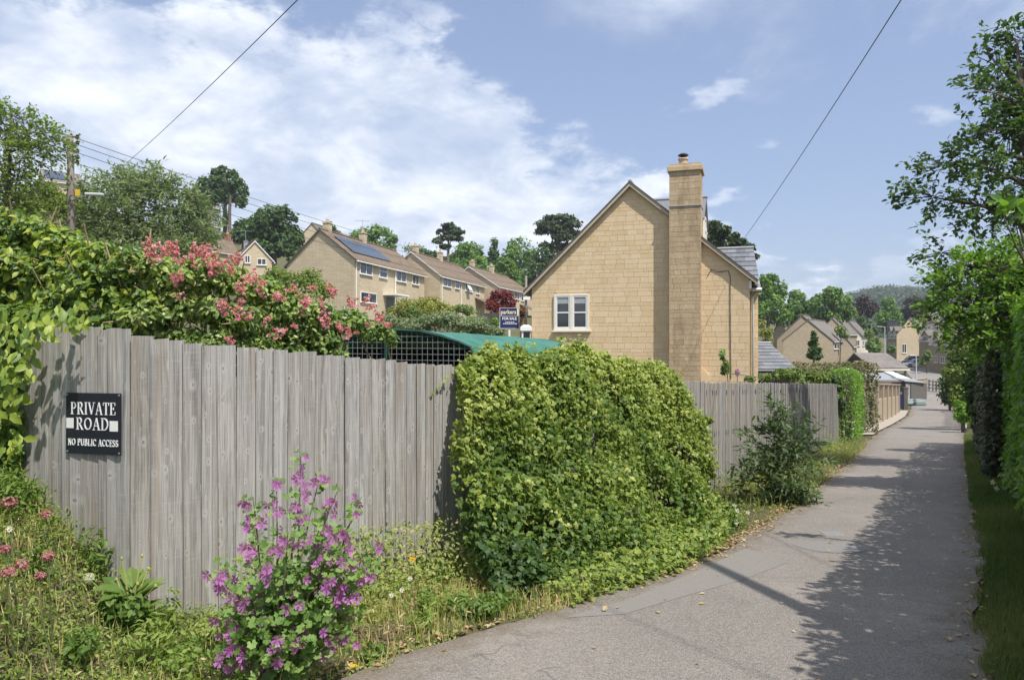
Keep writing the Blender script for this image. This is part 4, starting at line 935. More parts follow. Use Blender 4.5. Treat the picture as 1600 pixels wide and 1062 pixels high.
# house with clipped gable facing the camera
r4, v4 = house('valley_house', 'pale stone house with a clipped gable behind the parked cars', Pl(1441, 152), Pl(1401, 150), Pl(1452, 166), -4.9, 1.0, 4.4, m_coursed('pale_valley_stone', (.42, .345, .235), .15, .4), M_TILEG, VG)
pwin(r4, v4['A'], v4['B'], v4['inside'], 1409, 537, 1416, 551.5, muls=1, name='glazed_door')
r4b, v4b = house('valley_house', 'stone cottage with two little dormers left of the clipped gable', Pl(1386, 158), Pl(1388, 166), Pl(1402, 152), -4.9, .6, 4.0, M_VSTONE, M_TILEG, VG)
for x in (1390.5, 1397): pwin(r4b, v4b['A'], v4b['C'], v4b['inside'], x - 1.6, 521, x + 1.6, 529); pwin(r4b, v4b['A'], v4b['C'], v4b['inside'], x - 1.8, 536, x + 1.8, 545)
def dormer(h, t, wd=1.6, zoff=0, up=1.3):
    A, L = h['A'], h['L']; d = L.normalized(); n = out_normal(A, h['C'], h['inside']); q = A + L * t + n * .02; z = h['ze'] + zoff
    v = lambda p, zz: Vector((p.x, p.y, zz)); a = q - d * wd / 2; b = q + d * wd / 2
    m = MB(); m.prism([v(a, z - .3), v(a, z + up), v(q, z + up + .8), v(b, z + up), v(b, z - .3)], Vector((-n.x * 2.4, -n.y * 2.4, 0))); m.build('dormer', M_VSTONE, h['root'])
    m = MB()
    for e in (a - d * .2, b + d * .2):
        m.prism([v(q + n * .15, z + up + .85), v(e + n * .15, z + up - .12), v(e - n * 2.5, z + up - .12), v(q - n * 2.5, z + up + .85)], (0, 0, .1))
    m.build('dormer_roof', M_TILEG, h['root'])
    add_window(h['root'], A, h['C'], h['inside'], (q - A).dot(d) - .5, (q - A).dot(d) + .5, z + .15, z + up - .1)
dormer(v4b, .3); dormer(v4b, .75)
r5, v5 = house('valley_house', 'row house with white dormer windows half hidden by lane trees', Pl(1452, 118), Pl(1470, 128), Pl(1500, 108), -5.2, -.6, 1.9, M_VSTONE, M_TILEG, VG)
dormer(v5, .25, 1.7, -.5, 1.2); dormer(v5, .62, 1.7, -.5, 1.2)
for q in [(1460, 556, 1465, 566), (1470, 557, 1476, 567)]: pwin(r5, v5['A'], v5['C'], v5['inside'], *q, muls=1)
r5b, v5b = house('valley_house', 'grey roofed house set back behind the white dormers', Pl(1436, 130), Pl(1450, 140), Pl(1470, 124), -5.0, -.1, 2.9, M_VSTONE, M_TILEG, VG)
dormer(v5b, .3, 1.6, -.3, 1.2)
r6, v6 = house('valley_house', 'gabled house high behind the clipped gable, under the copper beech', Pl(1462, 180), Pl(1428, 182), Pl(1480, 192), -4, 3.8, 7.4, M_VSTONE, M_TILEG, VG)
# garage block with two pale door panels and canopy
def garages():
    zb = -5.3; x0, x1 = (1363 - 800) * 82 / F, (1417 - 800) * 82 / F; zt = (531 - 576) * 82 / F
    root = thing('garage_block', ((x0 + x1) / 2, 82, zb), 'low garage block with a grey roof and two pale door panels', 'garage')
    m = MB(); m.box(((x0 + x1) / 2, 84.5, (zb + zt) / 2), (x1 - x0, 5, zt - zb)); m.build('wall', plain('brown_timber', (.20, .155, .12), .9, .2, 3), root)
    zr = (531 - 552.5) * 86 / F
    m = MB(); m.prism([(x0 - .2, 81.7, zt), (x1 + .1, 81.7, zt), (x1 - .3, 86, zr), (x0 - .2, 86, zr)], (0, 0, .12)); m.prism([(x0 - .2, 89, zt), (x1 + .1, 89, zt), (x1 - .3, 86, zr), (x0 - .2, 86, zr)], (0, 0, .12)); m.build('roof', M_TILEG, root)
    m = MB(); m.box(((x0 + x1) / 2, 81.65, zt - .1), (x1 - x0 + .3, .1, .18)); m.build('fascia', M_CREAM, root)
    zp = (531 - 579.5) * 82 / F
    for px in (1384, 1406): m = MB(); m.box(((px - 800) * 82 / F, 81.96, zp), (.8, .08, .48)); m.build('door_panel', M_CREAM, root)
    # canopy
    xa, xb = (1367 - 800) * 76 / F, (1417 - 800) * 76 / F; zc = (531 - 588) * 76 / F
    r2 = thing('flat_canopy', ((xa + xb) / 2, 77, zb), 'flat dark roof with a white fascia in front of the garages', 'canopy')
    m = MB(); m.prism([(xa, 76, zc - .35), (xb, 76, zc - .35), (xb - .4, 79.5, zc + .25), (xa, 79.5, zc + .25)], (0, 0, -.12)); m.build('roof', M_LEAD, r2)
    m = MB(); xw = (1412 - 800) * 76 / F; m.prism([(xw - .4, 75.7, zc - .35), (xb + .7, 75.9, zc - .45), (xb + .2, 79.4, zc + .32), (xw - .3, 79.4, zc + .30)], (0, 0, .08)); m.build('white_sheet', M_WHITE, r2)
    m = MB()
    for x in (xa + .3, xw, xb - .2): m.box((x, 76.2, (zc - .45 + zb) / 2), (.12, .12, zc - .45 - zb))
    m.build('post', M_POLE, r2)
garages()
# brick wall with piers
def pier_wall():
    y0, y1 = 36.5, 48; n = 5; P0 = Vector((lane_x(y0)[0] - 1.0, y0)); P1 = Vector((lane_x(y1)[0] - .8, y1)); d = (P1 - P0).normalized()
    root = thing('brick_pier_wall', (P0.x, P0.y, G(P0.x, P0.y)), 'buff brick wall with tall piers edging the lane', 'wall')
    nrm = Vector((d.y, -d.x))
    def top(t): return (-2.22) * (1 - t) + (-2.95) * t
    for i in range(n + 1):
        t = i / n; q = P0.lerp(P1, t); g = G(q.x, q.y) - .1; z = top(t)
        m = MB(); m.box((q.x, q.y, (g + z) / 2), (.34, .34, z - g), d); m.box((q.x, q.y, z + .03), (.44, .44, .06), d); m.build('pier', M_BUFFBRICK, root)
        if i < n:
            q2 = P0.lerp(P1, (i + 1) / n); c = (q + q2) / 2; L = (q2 - q).length - .3; g = G(c.x, c.y) - .2; z = top(t + .1) - .75
            m = MB(); m.box((c.x, c.y, (g + z) / 2), (L, .22, z - g), d); m.build('low_wall', M_BUFFBRICK, root)
            m = MB(); m.box((c.x, c.y, z + .33), (L, .06, .62), d); m.build('infill_panel', plain('red_brown_panel', (.19, .145, .11), .9, .15, 4), root)
    # return wall with dark gate facing up the lane
    e = P0 + Vector((-1.6, .2)); m = MB(); g = G(e.x, e.y) - .1; m.box(((P0.x + e.x) / 2 - .3, (P0.y + e.y) / 2, (g - 2.3) / 2), (1.3, .25, -2.3 - g)); m.build('return_wall', M_BUFFBRICK, root)
    m = MB(); gx = P0.x - .32; m.box((gx, P0.y - .25, g + .8), (.16, .10, 1.5)); m.build('gate', M_BLACK, root)
pier_wall()
def wheelie_bin(px, D, mat, lab):
    p = PG(px, D); root = thing('wheelie_bin', p, lab, 'wheelie bin', 'wheelie bins by the lane')
    m = MB(); h, a, b = 1.0, .24, .29
    V = [(-a, -a, .06), (a, -a, .06), (a, a, .06), (-a, a, .06), (-b, -b, h), (b, -b, h), (b, b + .06, h), (-b, b + .06, h)]
    m.add([Vector(v) + p for v in V], [(3, 2, 1, 0), (4, 5, 6, 7), (0, 1, 5, 4), (1, 2, 6, 5), (2, 3, 7, 6), (3, 0, 4, 7)]); m.build('body', mat, root, bevel=.02)
    m = MB(); m.prism([p + Vector(v) for v in [(-.31, -.32, h), (.31, -.32, h), (.31, .38, h + .03), (-.31, .38, h + .03)]], (0, 0, .06)); m.build('lid', mat, root, bevel=.02)
    m = MB()
    for s in (-1, 1): m.tube([p + Vector((s * .26, .24, .1)), p + Vector((s * .31, .24, .1))], .1, 10)
    m.tube([p + Vector((-.2, .40, .98)), p + Vector((.2, .40, .98))], .02, 6); m.build('wheel', M_BLACK, root)
wheelie_bin(1404.5, 52, plain('blue_bin', (.025, .035, .16), .5, .1), 'blue wheelie bin standing past the brick piers')
wheelie_bin(1409.5, 54, plain('dark_bin', (.03, .035, .04), .5, .1), 'black wheelie bin standing right of the blue bin')
p = PG(1414, 51); t = thing('timber_post', p, 'stout dark timber post beside the wheelie bins', 'post'); m = MB(); m.box(p + Vector((0, 0, .7)), (.26, .26, 1.6)); m.build('shaft', plain('dark_post', (.11, .10, .085), .9, .2), t); m = MB(); m.box(p + Vector((0, 0, 1.53)), (.32, .32, .07)); m.build('cap', plain('dark_post', (.1, .1, .1)), t)
# covered heap by the bins
p = PG(1424, 56); m = MB(); t = thing('rubbish_heap', p, 'crumpled grey green sheeting heaped beside the lane', 'heap')
for k in range(7): q = p + Vector((random.uniform(-.5, .6), random.uniform(-.5, .5), .12)); m.prism([q + Vector(v) for v in [(-.4, -.3, -.1), (.4, -.3, -.1), (.3, .3, -.1), (-.3, .3, -.1)]], (random.uniform(-.15, .15), 0, random.uniform(.25, .6)))
m.build('sheeting', plain('tarp_heap', (.20, .25, .24), .7, .3, 5), t, bevel=.08)
# weathered shed
def shed():
    D = 62; a, b = Pl(1415, D), Pl(1441, D + 1); p = Vector(((a[0] + b[0]) / 2, D + .5, G((a[0] + b[0]) / 2, D))); root = thing('log_shed', p, 'small weathered timber shed beside the bend of the lane', 'shed')
    z1 = -(598.5 - 531) / F * D
    d = Vector((b[0] - a[0], b[1] - a[1])); Lw = d.length; n = 7; h = (z1 - p.z + .1) / n
    for k in range(n):
        m = MB(); m.box((p.x, p.y, p.z - .1 + h * (k + .5)), (Lw, .05, h * .93), d); m.build('plank', M_BOARD, root)
    m = MB(); m.box((p.x + .1, p.y + .95, (p.z + z1) / 2), (Lw - .1, 1.8, z1 - p.z - .05), d); m.build('body', plain('shed_timber', (.12, .11, .10), .9, .2), root)
    m = MB(); m.prism([(a[0] - .2, a[1] - .25, z1 + .16), (b[0] + .15, b[1] - .25, z1 - .05), (b[0] + .15, b[1] + 2, z1 + .15), (a[0] - .2, a[1] + 2, z1 + .36)], (0, 0, .07)); m.build('roof', M_LEAD, root)
shed()
def low_wall():
    D = 74; a, b = Pl(1420, D), Pl(1446, D + 3); g = G((a[0] + b[0]) / 2, D); t = thing('garden_wall', ((a[0] + b[0]) / 2, D + 1, g), 'low stone wall behind the weathered shed', 'wall')
    d = Vector((b[0] - a[0], b[1] - a[1])); m = MB(); z = -(594 - 531) / F * D; m.box(((a[0] + b[0]) / 2, D + 1.5, (g + z) / 2), (d.length, .4, z - g), d); m.build('stonework', M_VSTONE, t); m = MB(); m.box(((a[0] + b[0]) / 2, D + 1.5, z + .05), (d.length + .1, .5, .1), d); m.build('coping', M_VSTONE, t)
low_wall()
def rail_fence():
    pts = [Pl(1446, 79), Pl(1452, 77.5), Pl(1458, 76), Pl(1463, 75), Pl(1468, 74)]; g0 = G(*pts[0]); t = thing('rail_fence', (pts[0][0], pts[0][1], g0), 'brown post and rail fence at the end of the lane', 'fence')
    for q in pts: m = MB(); g = G(*q); m.box((q[0], q[1], g + .55), (.12, .12, 1.3)); m.build('post', M_POLE, t)
    for zz in (.35, .7, 1.05):
        m = MB()
        for a, b in zip(pts[:-1], pts[1:]): m.tube([(a[0], a[1] - .07, G(*a) + zz), (b[0], b[1] - .07, G(*b) + zz)], .055, 4)
        m.build('rail', M_POLE, t)
rail_fence()
# lamp posts and posts in the valley
def lamp(px, D, top, lab, arm=.9, r=.08):
    p = PG(px, D); t = thing('street_lamp', p, lab, 'street lamp'); z = -(top - 531) / F * D
    m = MB(); m.tube([p, (p.x, p.y, p.z + 1.4), (p.x, p.y, z)], [r * 1.5, r * 1.1, r * .8], 8); m.build('column', plain('pale_column', (.55, .57, .58), .5, .08), t)
    m = MB(); m.tube([(p.x, p.y, z - .02), (p.x - arm, p.y, z + .06)], r * .6, 6); m.build('arm', plain('pale_column', (.5, .5, .5)), t)
    m = MB(); m.box((p.x - arm - .2, p.y, z + .05), (.7, .26, .14)); m.build('lantern', M_METAL, t, bevel=.03)
lamp(1382.5, 130, 510.5, 'pale street lamp between the valley houses', .8)
lamp(1431.5, 88, 556, 'slim pale lamp column beside the parked cars', .3, .06)
p = PG(1361.5, 140); t = thing('timber_pole', p, 'short timber pole among shrubs by the white fronted house', 'pole'); m = MB(); m.tube([p, (p.x, p.y, -(505 - 531) / F * 140)], [.15, .1], 7); m.build('shaft', M_POLE, t); m = MB(); m.box((p.x, p.y, -(506.5 - 531) / F * 140), (.8, .1, .1)); m.build('crossarm', M_POLE, t)
# ------------------------------------------------------------------ cars
def car(px, D, yaw, col, lab, suv=False):
    p = PG(px, D); p.z += .03; root = thing('parked_car', p, lab, 'car', 'cars parked across the valley street'); root.rotation_euler.z = 0
    c, s = math.cos(yaw), math.sin(yaw)
    def T(v): return (p.x + v[0] * c - v[1] * s, p.y + v[0] * s + v[1] * c, p.z + v[2])
    h = 1.75 if suv else 1.48; L = 2.25 if suv else 2.05; w = .88
    def shellmesh(prof, w0, w1=None):
        m = MB(); V = []; n = len(prof)
        for sgn in (-1, 1):
            for (x, z, wf) in prof: V.append(T((x, sgn * w0 * wf, z)))
        m.add(V, [tuple(range(n))[::-1], tuple(range(n, 2 * n))] + [(i, (i + 1) % n, n + (i + 1) % n, n + i) for i in range(n)]); return m
    b = h * .58
    body = shellmesh([(-L, .35, .92), (-L, b * .78, .95), (-L + .12, b, .97), (-L * .35, b + .02, 1), (L * .45, b, 1), (L * .86, b * .88, .95), (L, b * .66, .9), (L, .35, .9), (L * .4, .26, 1), (-L * .6, .26, 1)], w)
    paint = plain('car_paint_' + ('silver' if suv else 'white'), col, .3, .03, 3, bump=0, spec=.6); bo = body.build('body', paint, root, bevel=.05)
    rx = -L + .22 if suv else -L + .5
    cab = shellmesh([(-L + .16, b - .03, .93), (rx, h - .05, .78), (rx + .35, h, .76), (L * .08, h - .02, .76), (L * .46, b - .02, .92)], w); cab.build('cabin', M_GLASS, root, bevel=.03)
    m = shellmesh([(rx - .02, h - .07, .80), (rx + .1, h + .012, .79), (L * .08, h + .0, .79), (L * .14, h - .07, .81), (L * .08, h - .09, .80)], w); m.build('roof_panel', paint, root)
    m = MB()
    for x in (-.85 * (L / 2), .05): 
        for sg in (-1, 1): m.add([T((x - .04, sg * w * .94, b - .02)), T((x + .05, sg * w * .94, b - .02)), T((x + .05, sg * w * .80, h - .03)), T((x - .04, sg * w * .80, h - .03))], [(0, 1, 2, 3)])
    m.build('door_pillar', paint, root)
    for x in (-L * .62, L * .62):
        for sg in (-1, 1):
            m = MB(); a, d = T((x, sg * (w - .16), .33)), T((x, sg * (w + .02), .33)); m.tube([a, d], .33, 14); wh = m.build('wheel', M_BLACK, root)
            m = MB(); a, d = T((x, sg * (w + .015), .33)), T((x, sg * (w + .035), .33)); m.tube([a, d], .2, 10); m.build('rim', M_METAL, wh)
    for sg in (-1, 1):
        m = MB(); m.box(T((L - .06, sg * w * .68, b * .75)), (.1, .3, .14), (c, s)); m.build('headlight', M_METAL, root)
        m = MB(); m.box(T((-L + .02, sg * w * .76, b * .85)), (.07, .2, .22), (c, s)); m.build('tail_light', plain('tail_light_red', (.35, .02, .02), .3, .05), root)
    m = MB(); m.box(T((L * .9, 0, .42)), (.4, w * 1.7, .1), (c, s)); m.build('bumper', M_BLACK, root)
car(1423, 140, R_(172), (.42, .44, .45), 'silver estate car parked farther back in front of the pale house', True)
car(1430.5, 131, R_(176), (.80, .81, .82), 'white hatchback parked nearer, in front of the silver car')
# ================================================================== POLES, WIRES
PT1 = P(110, 211, 34)
def telegraph1():
    b = PG(111, 34); root = thing('telegraph_pole', b, 'weathered telegraph pole with insulators and a street lamp on its arm', 'telegraph pole')
    m = MB(); m.tube([b, P(110.5, 300, 34), PT1], [.19, .165, .135], 10); m.build('pole', M_POLE, root, True)
    for k, y in enumerate((214, 223.5, 236, 245.5, 253.5)):
        m = MB(); q = P(113, y, 33.85); m.tube([q, q + Vector((.26, -.05, 0))], .03, 5); m.lathe(q + Vector((.27, -.05, -.09)), [(.05, 0), (.09, .04), (.06, .09), (.09, .13), (.04, .18)], 8); m.build('insulator', plain('brown_porcelain', (.06, .035, .03), .3, .1), root)
    m = MB(); m.tube([P(108.5, 222, 33.83), P(101, 219, 33.7), P(100, 226, 33.7), P(105.5, 244, 33.8), P(106.5, 253, 33.83)], .025, 5); m.tube([P(113, 236, 33.8), P(122, 241, 33.7), P(126, 249, 33.7), P(119, 248, 33.7)], .018, 4); m.build('tail_wire', M_WIRE, root)
    m = MB(); q = P(121, 301, 33.8); m.box(q, (.20, .06, .30)); m.build('warning_plate', plain('yellow_plate', (.65, .45, .05), .5, .1), root)
    m = MB(); a = P(113, 314, 33.85); m.tube([a, P(122, 309, 33.5), P(134, 306.5, 33.2)], [.04, .035, .03], 6); m.build('lamp_arm', M_METAL, root)
    m = MB(); u = (P(160, 306, 32.9) - P(130, 307, 33.3)); c = P(147, 304.5, 33.1); m.prism([c + Vector(v) for v in [(-.42, -.10, -.03), (.38, -.12, -.06), (.42, .10, -.06), (-.40, .12, -.03)]], (.02, 0, .13)); m.build('lantern', plain('lamp_grey', (.50, .51, .51), .4, .05), root, bevel=.04)
telegraph1()
def telegraph2():
    b = PG(821.5, 95); root = thing('telegraph_pole', b, 'distant slim telegraph pole at the left corner of the buff house', 'telegraph pole')
    T = P(822, 431, 95); m = MB(); m.tube([b, T], [.19, .14], 8); m.build('pole', M_POLE, root, True)
    m = MB(); q = P(823, 466, 94.7); m.box(q, (.9, .3, .4)); m.build('transformer_box', M_WHITE, root)
telegraph2()
def wire(pts, r, lab, grp=None, sag=0, cat='wire', n=16):
    a, b = Vector(pts[0]), Vector(pts[1]); m = MB(); P_ = []
    for i in range(n + 1): t = i / n; q = a.lerp(b, t); q.z -= sag * 4 * t * (1 - t); P_.append(q)
    m.tube(P_, r, 5); o = m.build('overhead_wire', M_WIRE); tag(o, lab, cat, grp); return o
T2 = 431
ords = ['topmost', 'second', 'third', 'lowest']
for k, (y0, y1) in enumerate([(214, 434), (223.5, 440), (236, 446), (253, 452)]):
    wire((P(113, y0, 33.8), P(822, y1, 95)), .014, ords[k] + ' overhead wire running from the insulated pole past the terraces', 'wires between the telegraph poles', .55 + .12 * k)
for k, (y0, y1) in enumerate([(181, 214), (193, 223), (203, 236), (225, 250)]):
    a = P(0, y0, 27); b = P(112, y1, 33.8); wire((a + (a - b) * .9, b), .012, ords[k] + ' overhead wire leaving the insulated pole toward the birch', 'wires left of the telegraph pole', .0)
wire((P(106, 222, 33.9), P(72, 275, 36)), .016, 'stay wire slanting down left of the insulated pole', None, 0)
wire((P(185, 266, 46), P(465, 0, 19)), .013, 'long wire rising steeply across the clouds above the willow', None, .12)
_a, _b = P(465, 0, 19), P(185, 266, 46)
o = wire((P(1163, 372, 27), P(1408, 0, 9.5)), .0075, 'single wire rising from behind the buff house into blue sky', None, .08)
# continuation of both to a pole behind the camera
PB = Vector((6.2, -3.5, 7.2)); pb = Vector((6.2, -3.5, G(6.2, -3.5)))
t = thing('telegraph_pole', pb, 'bare telegraph pole beside the lane hedge, holding up the two long wires', 'telegraph pole'); m = MB(); m.tube([pb, PB], [.18, .13], 9); m.build('pole', M_POLE, t, True)
m = MB()
for a in (P(465, 0, 19), P(1408, 0, 9.5)): m.tube([a, PB - Vector((0, 0, .3))], .008, 5)
tag(m.build('overhead_wire', M_WIRE), 'wires carrying on overhead to the pole behind', 'wire')
# ================================================================== FOR SALE BOARD
def text_mesh(s, size, mat, loc, name, parent, rotz=0, bold=0, extrude=.002, align='CENTER', sx=1):
    cu = bpy.data.curves.new('text', 'FONT'); cu.body = s; cu.size = size; cu.align_x = align; cu.align_y = 'CENTER'; cu.extrude = extrude; cu.offset = bold; cu.resolution_u = 3
    ob = bpy.data.objects.new('text', cu); COL.objects.link(ob); bpy.context.view_layer.update()
    me = bpy.data.meshes.new_from_object(ob.evaluated_get(bpy.context.evaluated_depsgraph_get())); bpy.data.objects.remove(ob); bpy.data.curves.remove(cu)
    Mx = Matrix.Rotation(rotz, 4, 'Z') @ Matrix.Rotation(R_(90), 4, 'X') @ Matrix.Diagonal((sx, 1, 1, 1)); me.transform(Mx)
    o = link(name, me, mat, parent); me.materials.clear(); me.materials.append(mat); o.location = Vector(loc) - ori(parent); return o
M_NAVY = plain('navy_board', (.022, .026, .105), .45, .06, 3, bump=.01); M_CRTXT = plain('cream_lettering', (.78, .72, .45), .5, .02); M_WTXT = plain('white_lettering', (.82, .82, .82), .5, .02)
def forsale():
    D = 27; k = D / F; b = PG(796, D); root = thing('sale_board', b, 'navy for sale board on a white post above the green cover', 'sale board')
    x0, x1 = (781 - 800) * k, (811 - 800) * k; zt, zb = (531 - 481) * k, (531 - 513) * k; cx = (x0 + x1) / 2
    m = MB(); m.box((cx + .0, D + .03, (zb + b.z) / 2), (.07, .05, zb - b.z + .3)); m.build('post', M_WHITE, root)
    m = MB(); m.box((cx, D, (zt + zb) / 2), (x1 - x0, .02, zt - zb)); pn = m.build('panel', M_NAVY, root)
    m = MB(); w_ = x1 - x0
    for z in (zt, zb): m.box((cx, D - .002, z), (w_ + .03, .03, .018))
    for x in (x0, x1): m.box((x, D - .001, (zt + zb) / 2), (.018, .03, zt - zb))
    zs = (531 - 493.5) * k; m.box((cx, D - .003, zs), (w_, .024, .016)); m.build('border', plain('silver_edge', (.55, .56, .58), .4, .05), root)
    m = MB(); m.box((x1 - .045, D - .006, (zt + zs) / 2), (.06, .018, (zt - zs) * .86)); m.build('side_bar', M_CRTXT, root)
    text_mesh('parkers', .215, M_CRTXT, (cx - .035, D - .013, (531 - 487.6) * k), 'lettering', root, bold=.004, sx=.86)
    text_mesh('FOR SALE', .135, M_WTXT, (cx, D - .013, (531 - 497.8) * k), 'lettering', root, bold=.003, sx=.92)
    m = MB()
    for z, w2 in ((503.3, .30), (505.6, .46)):
        x = cx - w2 / 2; r = random.Random(3)
        while x < cx + w2 / 2: l = r.uniform(.03, .08); m.box((x + l / 2, D - .012, (531 - z) * k), (l, .006, .028)); x += l + .014
    m.build('small_print', M_WTXT, root)
forsale()
def pillar():
    D = 25.5; b = PG(823, D); b = Vector(((822 - 800) * D / F, D, b.z)); root = thing('white_pillar', b, 'white capped pillar with a dark panel at the house corner', 'pillar'); k = D / F
    z = lambda y: (531 - y) * k
    m = MB(); m.box((b.x, D, (b.z + z(517)) / 2), (.30, .3, z(517) - b.z)); m.build('shaft', M_WHITE, root)
    m = MB(); m.box((b.x, D, z(513.5)), (.40, .40, .14)); m.prism([(b.x - .2, D - .2, z(511)), (b.x + .2, D - .2, z(511)), (b.x + .1, D, z(507.5)), (b.x - .1, D, z(507.5))], (0, .1, 0)); m.build('cap', M_WHITE, root)
    m = MB(); m.box((b.x + .02, D - .155, z(523)), (.22, .02, .2)); m.build('dark_panel', M_BLACK, root)
pillar()
# ================================================================== GREEN GARDEN TUNNEL
def tunnel():
    c0 = Vector((-1.30, 9.0)); ax = Vector((1.75, 4.1)).normalized(); pr = Vector((ax.y, -ax.x)); hw = .95; Lt = 4.3; zg = G(c0.x, c0.y) - .05
    root = thing('garden_tunnel', (c0.x, c0.y, zg), 'green covered garden tunnel with a wire mesh end behind the fence', 'garden tunnel')
    prof = [(-hw, -.9), (-hw, -.16), (-hw * .97, .0), (-.75, .075), (-.45, .115), (-.1, .135), (.2, .12), (.5, .06), (.75, -.01), (.90, -.07), (hw, -.18), (hw + .01, -.9)]
    n = 26; V = []; drop = lambda t: -.10 * t
    for side in (0, 1):
        for i in range(n + 1):
            t = i / n; q = c0 + ax * (Lt * t)
            for j, (a, z) in enumerate(prof):
                fl = .012 * math.sin(t * 47 + j * 1.3) * (1 if j > 6 else .4) - .035 * abs(math.sin(t * math.pi * 3)) ** .5 * 0 - .02 * (1 - abs(math.cos(t * math.pi * 3)))
                k = 1 - .006 * side; V.append((q.x + pr.x * (a * k + fl * .5), q.y + pr.y * (a * k + fl * .5), z * 1.0 + drop(t) + fl - .006 * side))
    m_ = len(prof); N1 = (n + 1) * m_; fs = []
    for side in (0, 1):
        for i in range(n):
            for j in range(m_ - 1): b = side * N1 + i * m_ + j; fs.append((b, b + 1, b + m_ + 1, b + m_))
    b_ = NB('green_tarpaulin'); pp = b_.pos(); nz = b_.noise(pp, 3.5, 4, .6); fz = b_.noise(pp, 40, 3)
    b_.pbr(b_.mix(b_.mr(nz, .35, .65), (.024, .135, .095, 1), (.05, .20, .14, 1)), .5, b_.bump(b_.math('ADD', nz, b_.math('MULTIPLY', fz, .2)), .5, .02), .4)
    npmesh('cover', np.array(V), [np.array(fs)], b_.m, root, smooth=True)
    M_DG = plain('dark_green_steel', (.015, .06, .045), .45, .1); mb = MB()
    for tt in (0, .33, .66, 1.0):
        q = c0 + ax * (Lt * tt); mb.tube([(q.x + pr.x * a * .985, q.y + pr.y * a * .985, z - .015 + drop(tt)) for a, z in prof], .018, 5)
    for a in (-hw * .98, hw * .98):
        for tt in (0, .33, .66, 1): q = c0 + ax * (Lt * tt) + pr * a; mb.tube([(q.x, q.y, -.85), (q.x, q.y, zg)], .018, 5)
    mb.build('hoop', M_DG, root)
    mb = MB(); q = c0 + pr * -.28; mb.tube([(q.x, q.y - .03, .10), (q.x, q.y - .03, zg)], .022, 6); mb.build('end_post', M_DG, root)
    def ztop(a): return float(np.interp(a, [p[0] for p in prof[1:-1]], [p[1] for p in prof[1:-1]])) - .02
    mb = MB(); st = .072
    for a in np.arange(-hw + .03, hw, st):
        q = c0 + pr * a; mb.tube([(q.x, q.y, -.75), (q.x, q.y, ztop(a))], .0024, 4, False)
    for z in np.arange(-.75, .1, st):
        xs = [a for a in np.arange(-hw + .02, hw, .02) if ztop(a) > z]
        if xs: a0, a1 = c0 + pr * xs[0], c0 + pr * xs[-1]; mb.tube([(a0.x, a0.y, z), (a1.x, a1.y, z)], .0024, 4, False)
    o = mb.build('wire_mesh', plain('pale_mesh_wire', (.30, .32, .32), .5, .05), root); o['kind'] = 'stuff'
    # black sheet standing in for the shade inside the cover, left of the far end
    e = c0 + ax * (Lt - .05); pts = [(-hw, -.9)] + [p for p in prof[1:9]] + [(.62, -.25), (.45, -.9)]
    mb = MB(); mb.prism([(e.x + pr.x * a, e.y + pr.y * a, z - .12) for a, z in pts], (ax.x * .02, ax.y * .02, 0)); mb.build('end_shade', plain('black_interior_shade', (.012, .018, .016), .7, .2), root)
    mb = MB(); s0 = c0 + pr * (-hw + .015) + ax * .2; s1 = c0 + pr * (-hw + .015) + ax * (Lt - .2); mb.add([(s0.x, s0.y, -.02), (s1.x, s1.y, -.12), (s1.x, s1.y, -1.2), (s0.x, s0.y, -1.2)], [(0, 1, 2, 3)]); mb.build('side_shade', plain('black_interior_shade', (.012, .018, .016)), root)  # black along the left side too, painting the tunnel's inner shade
tunnel()
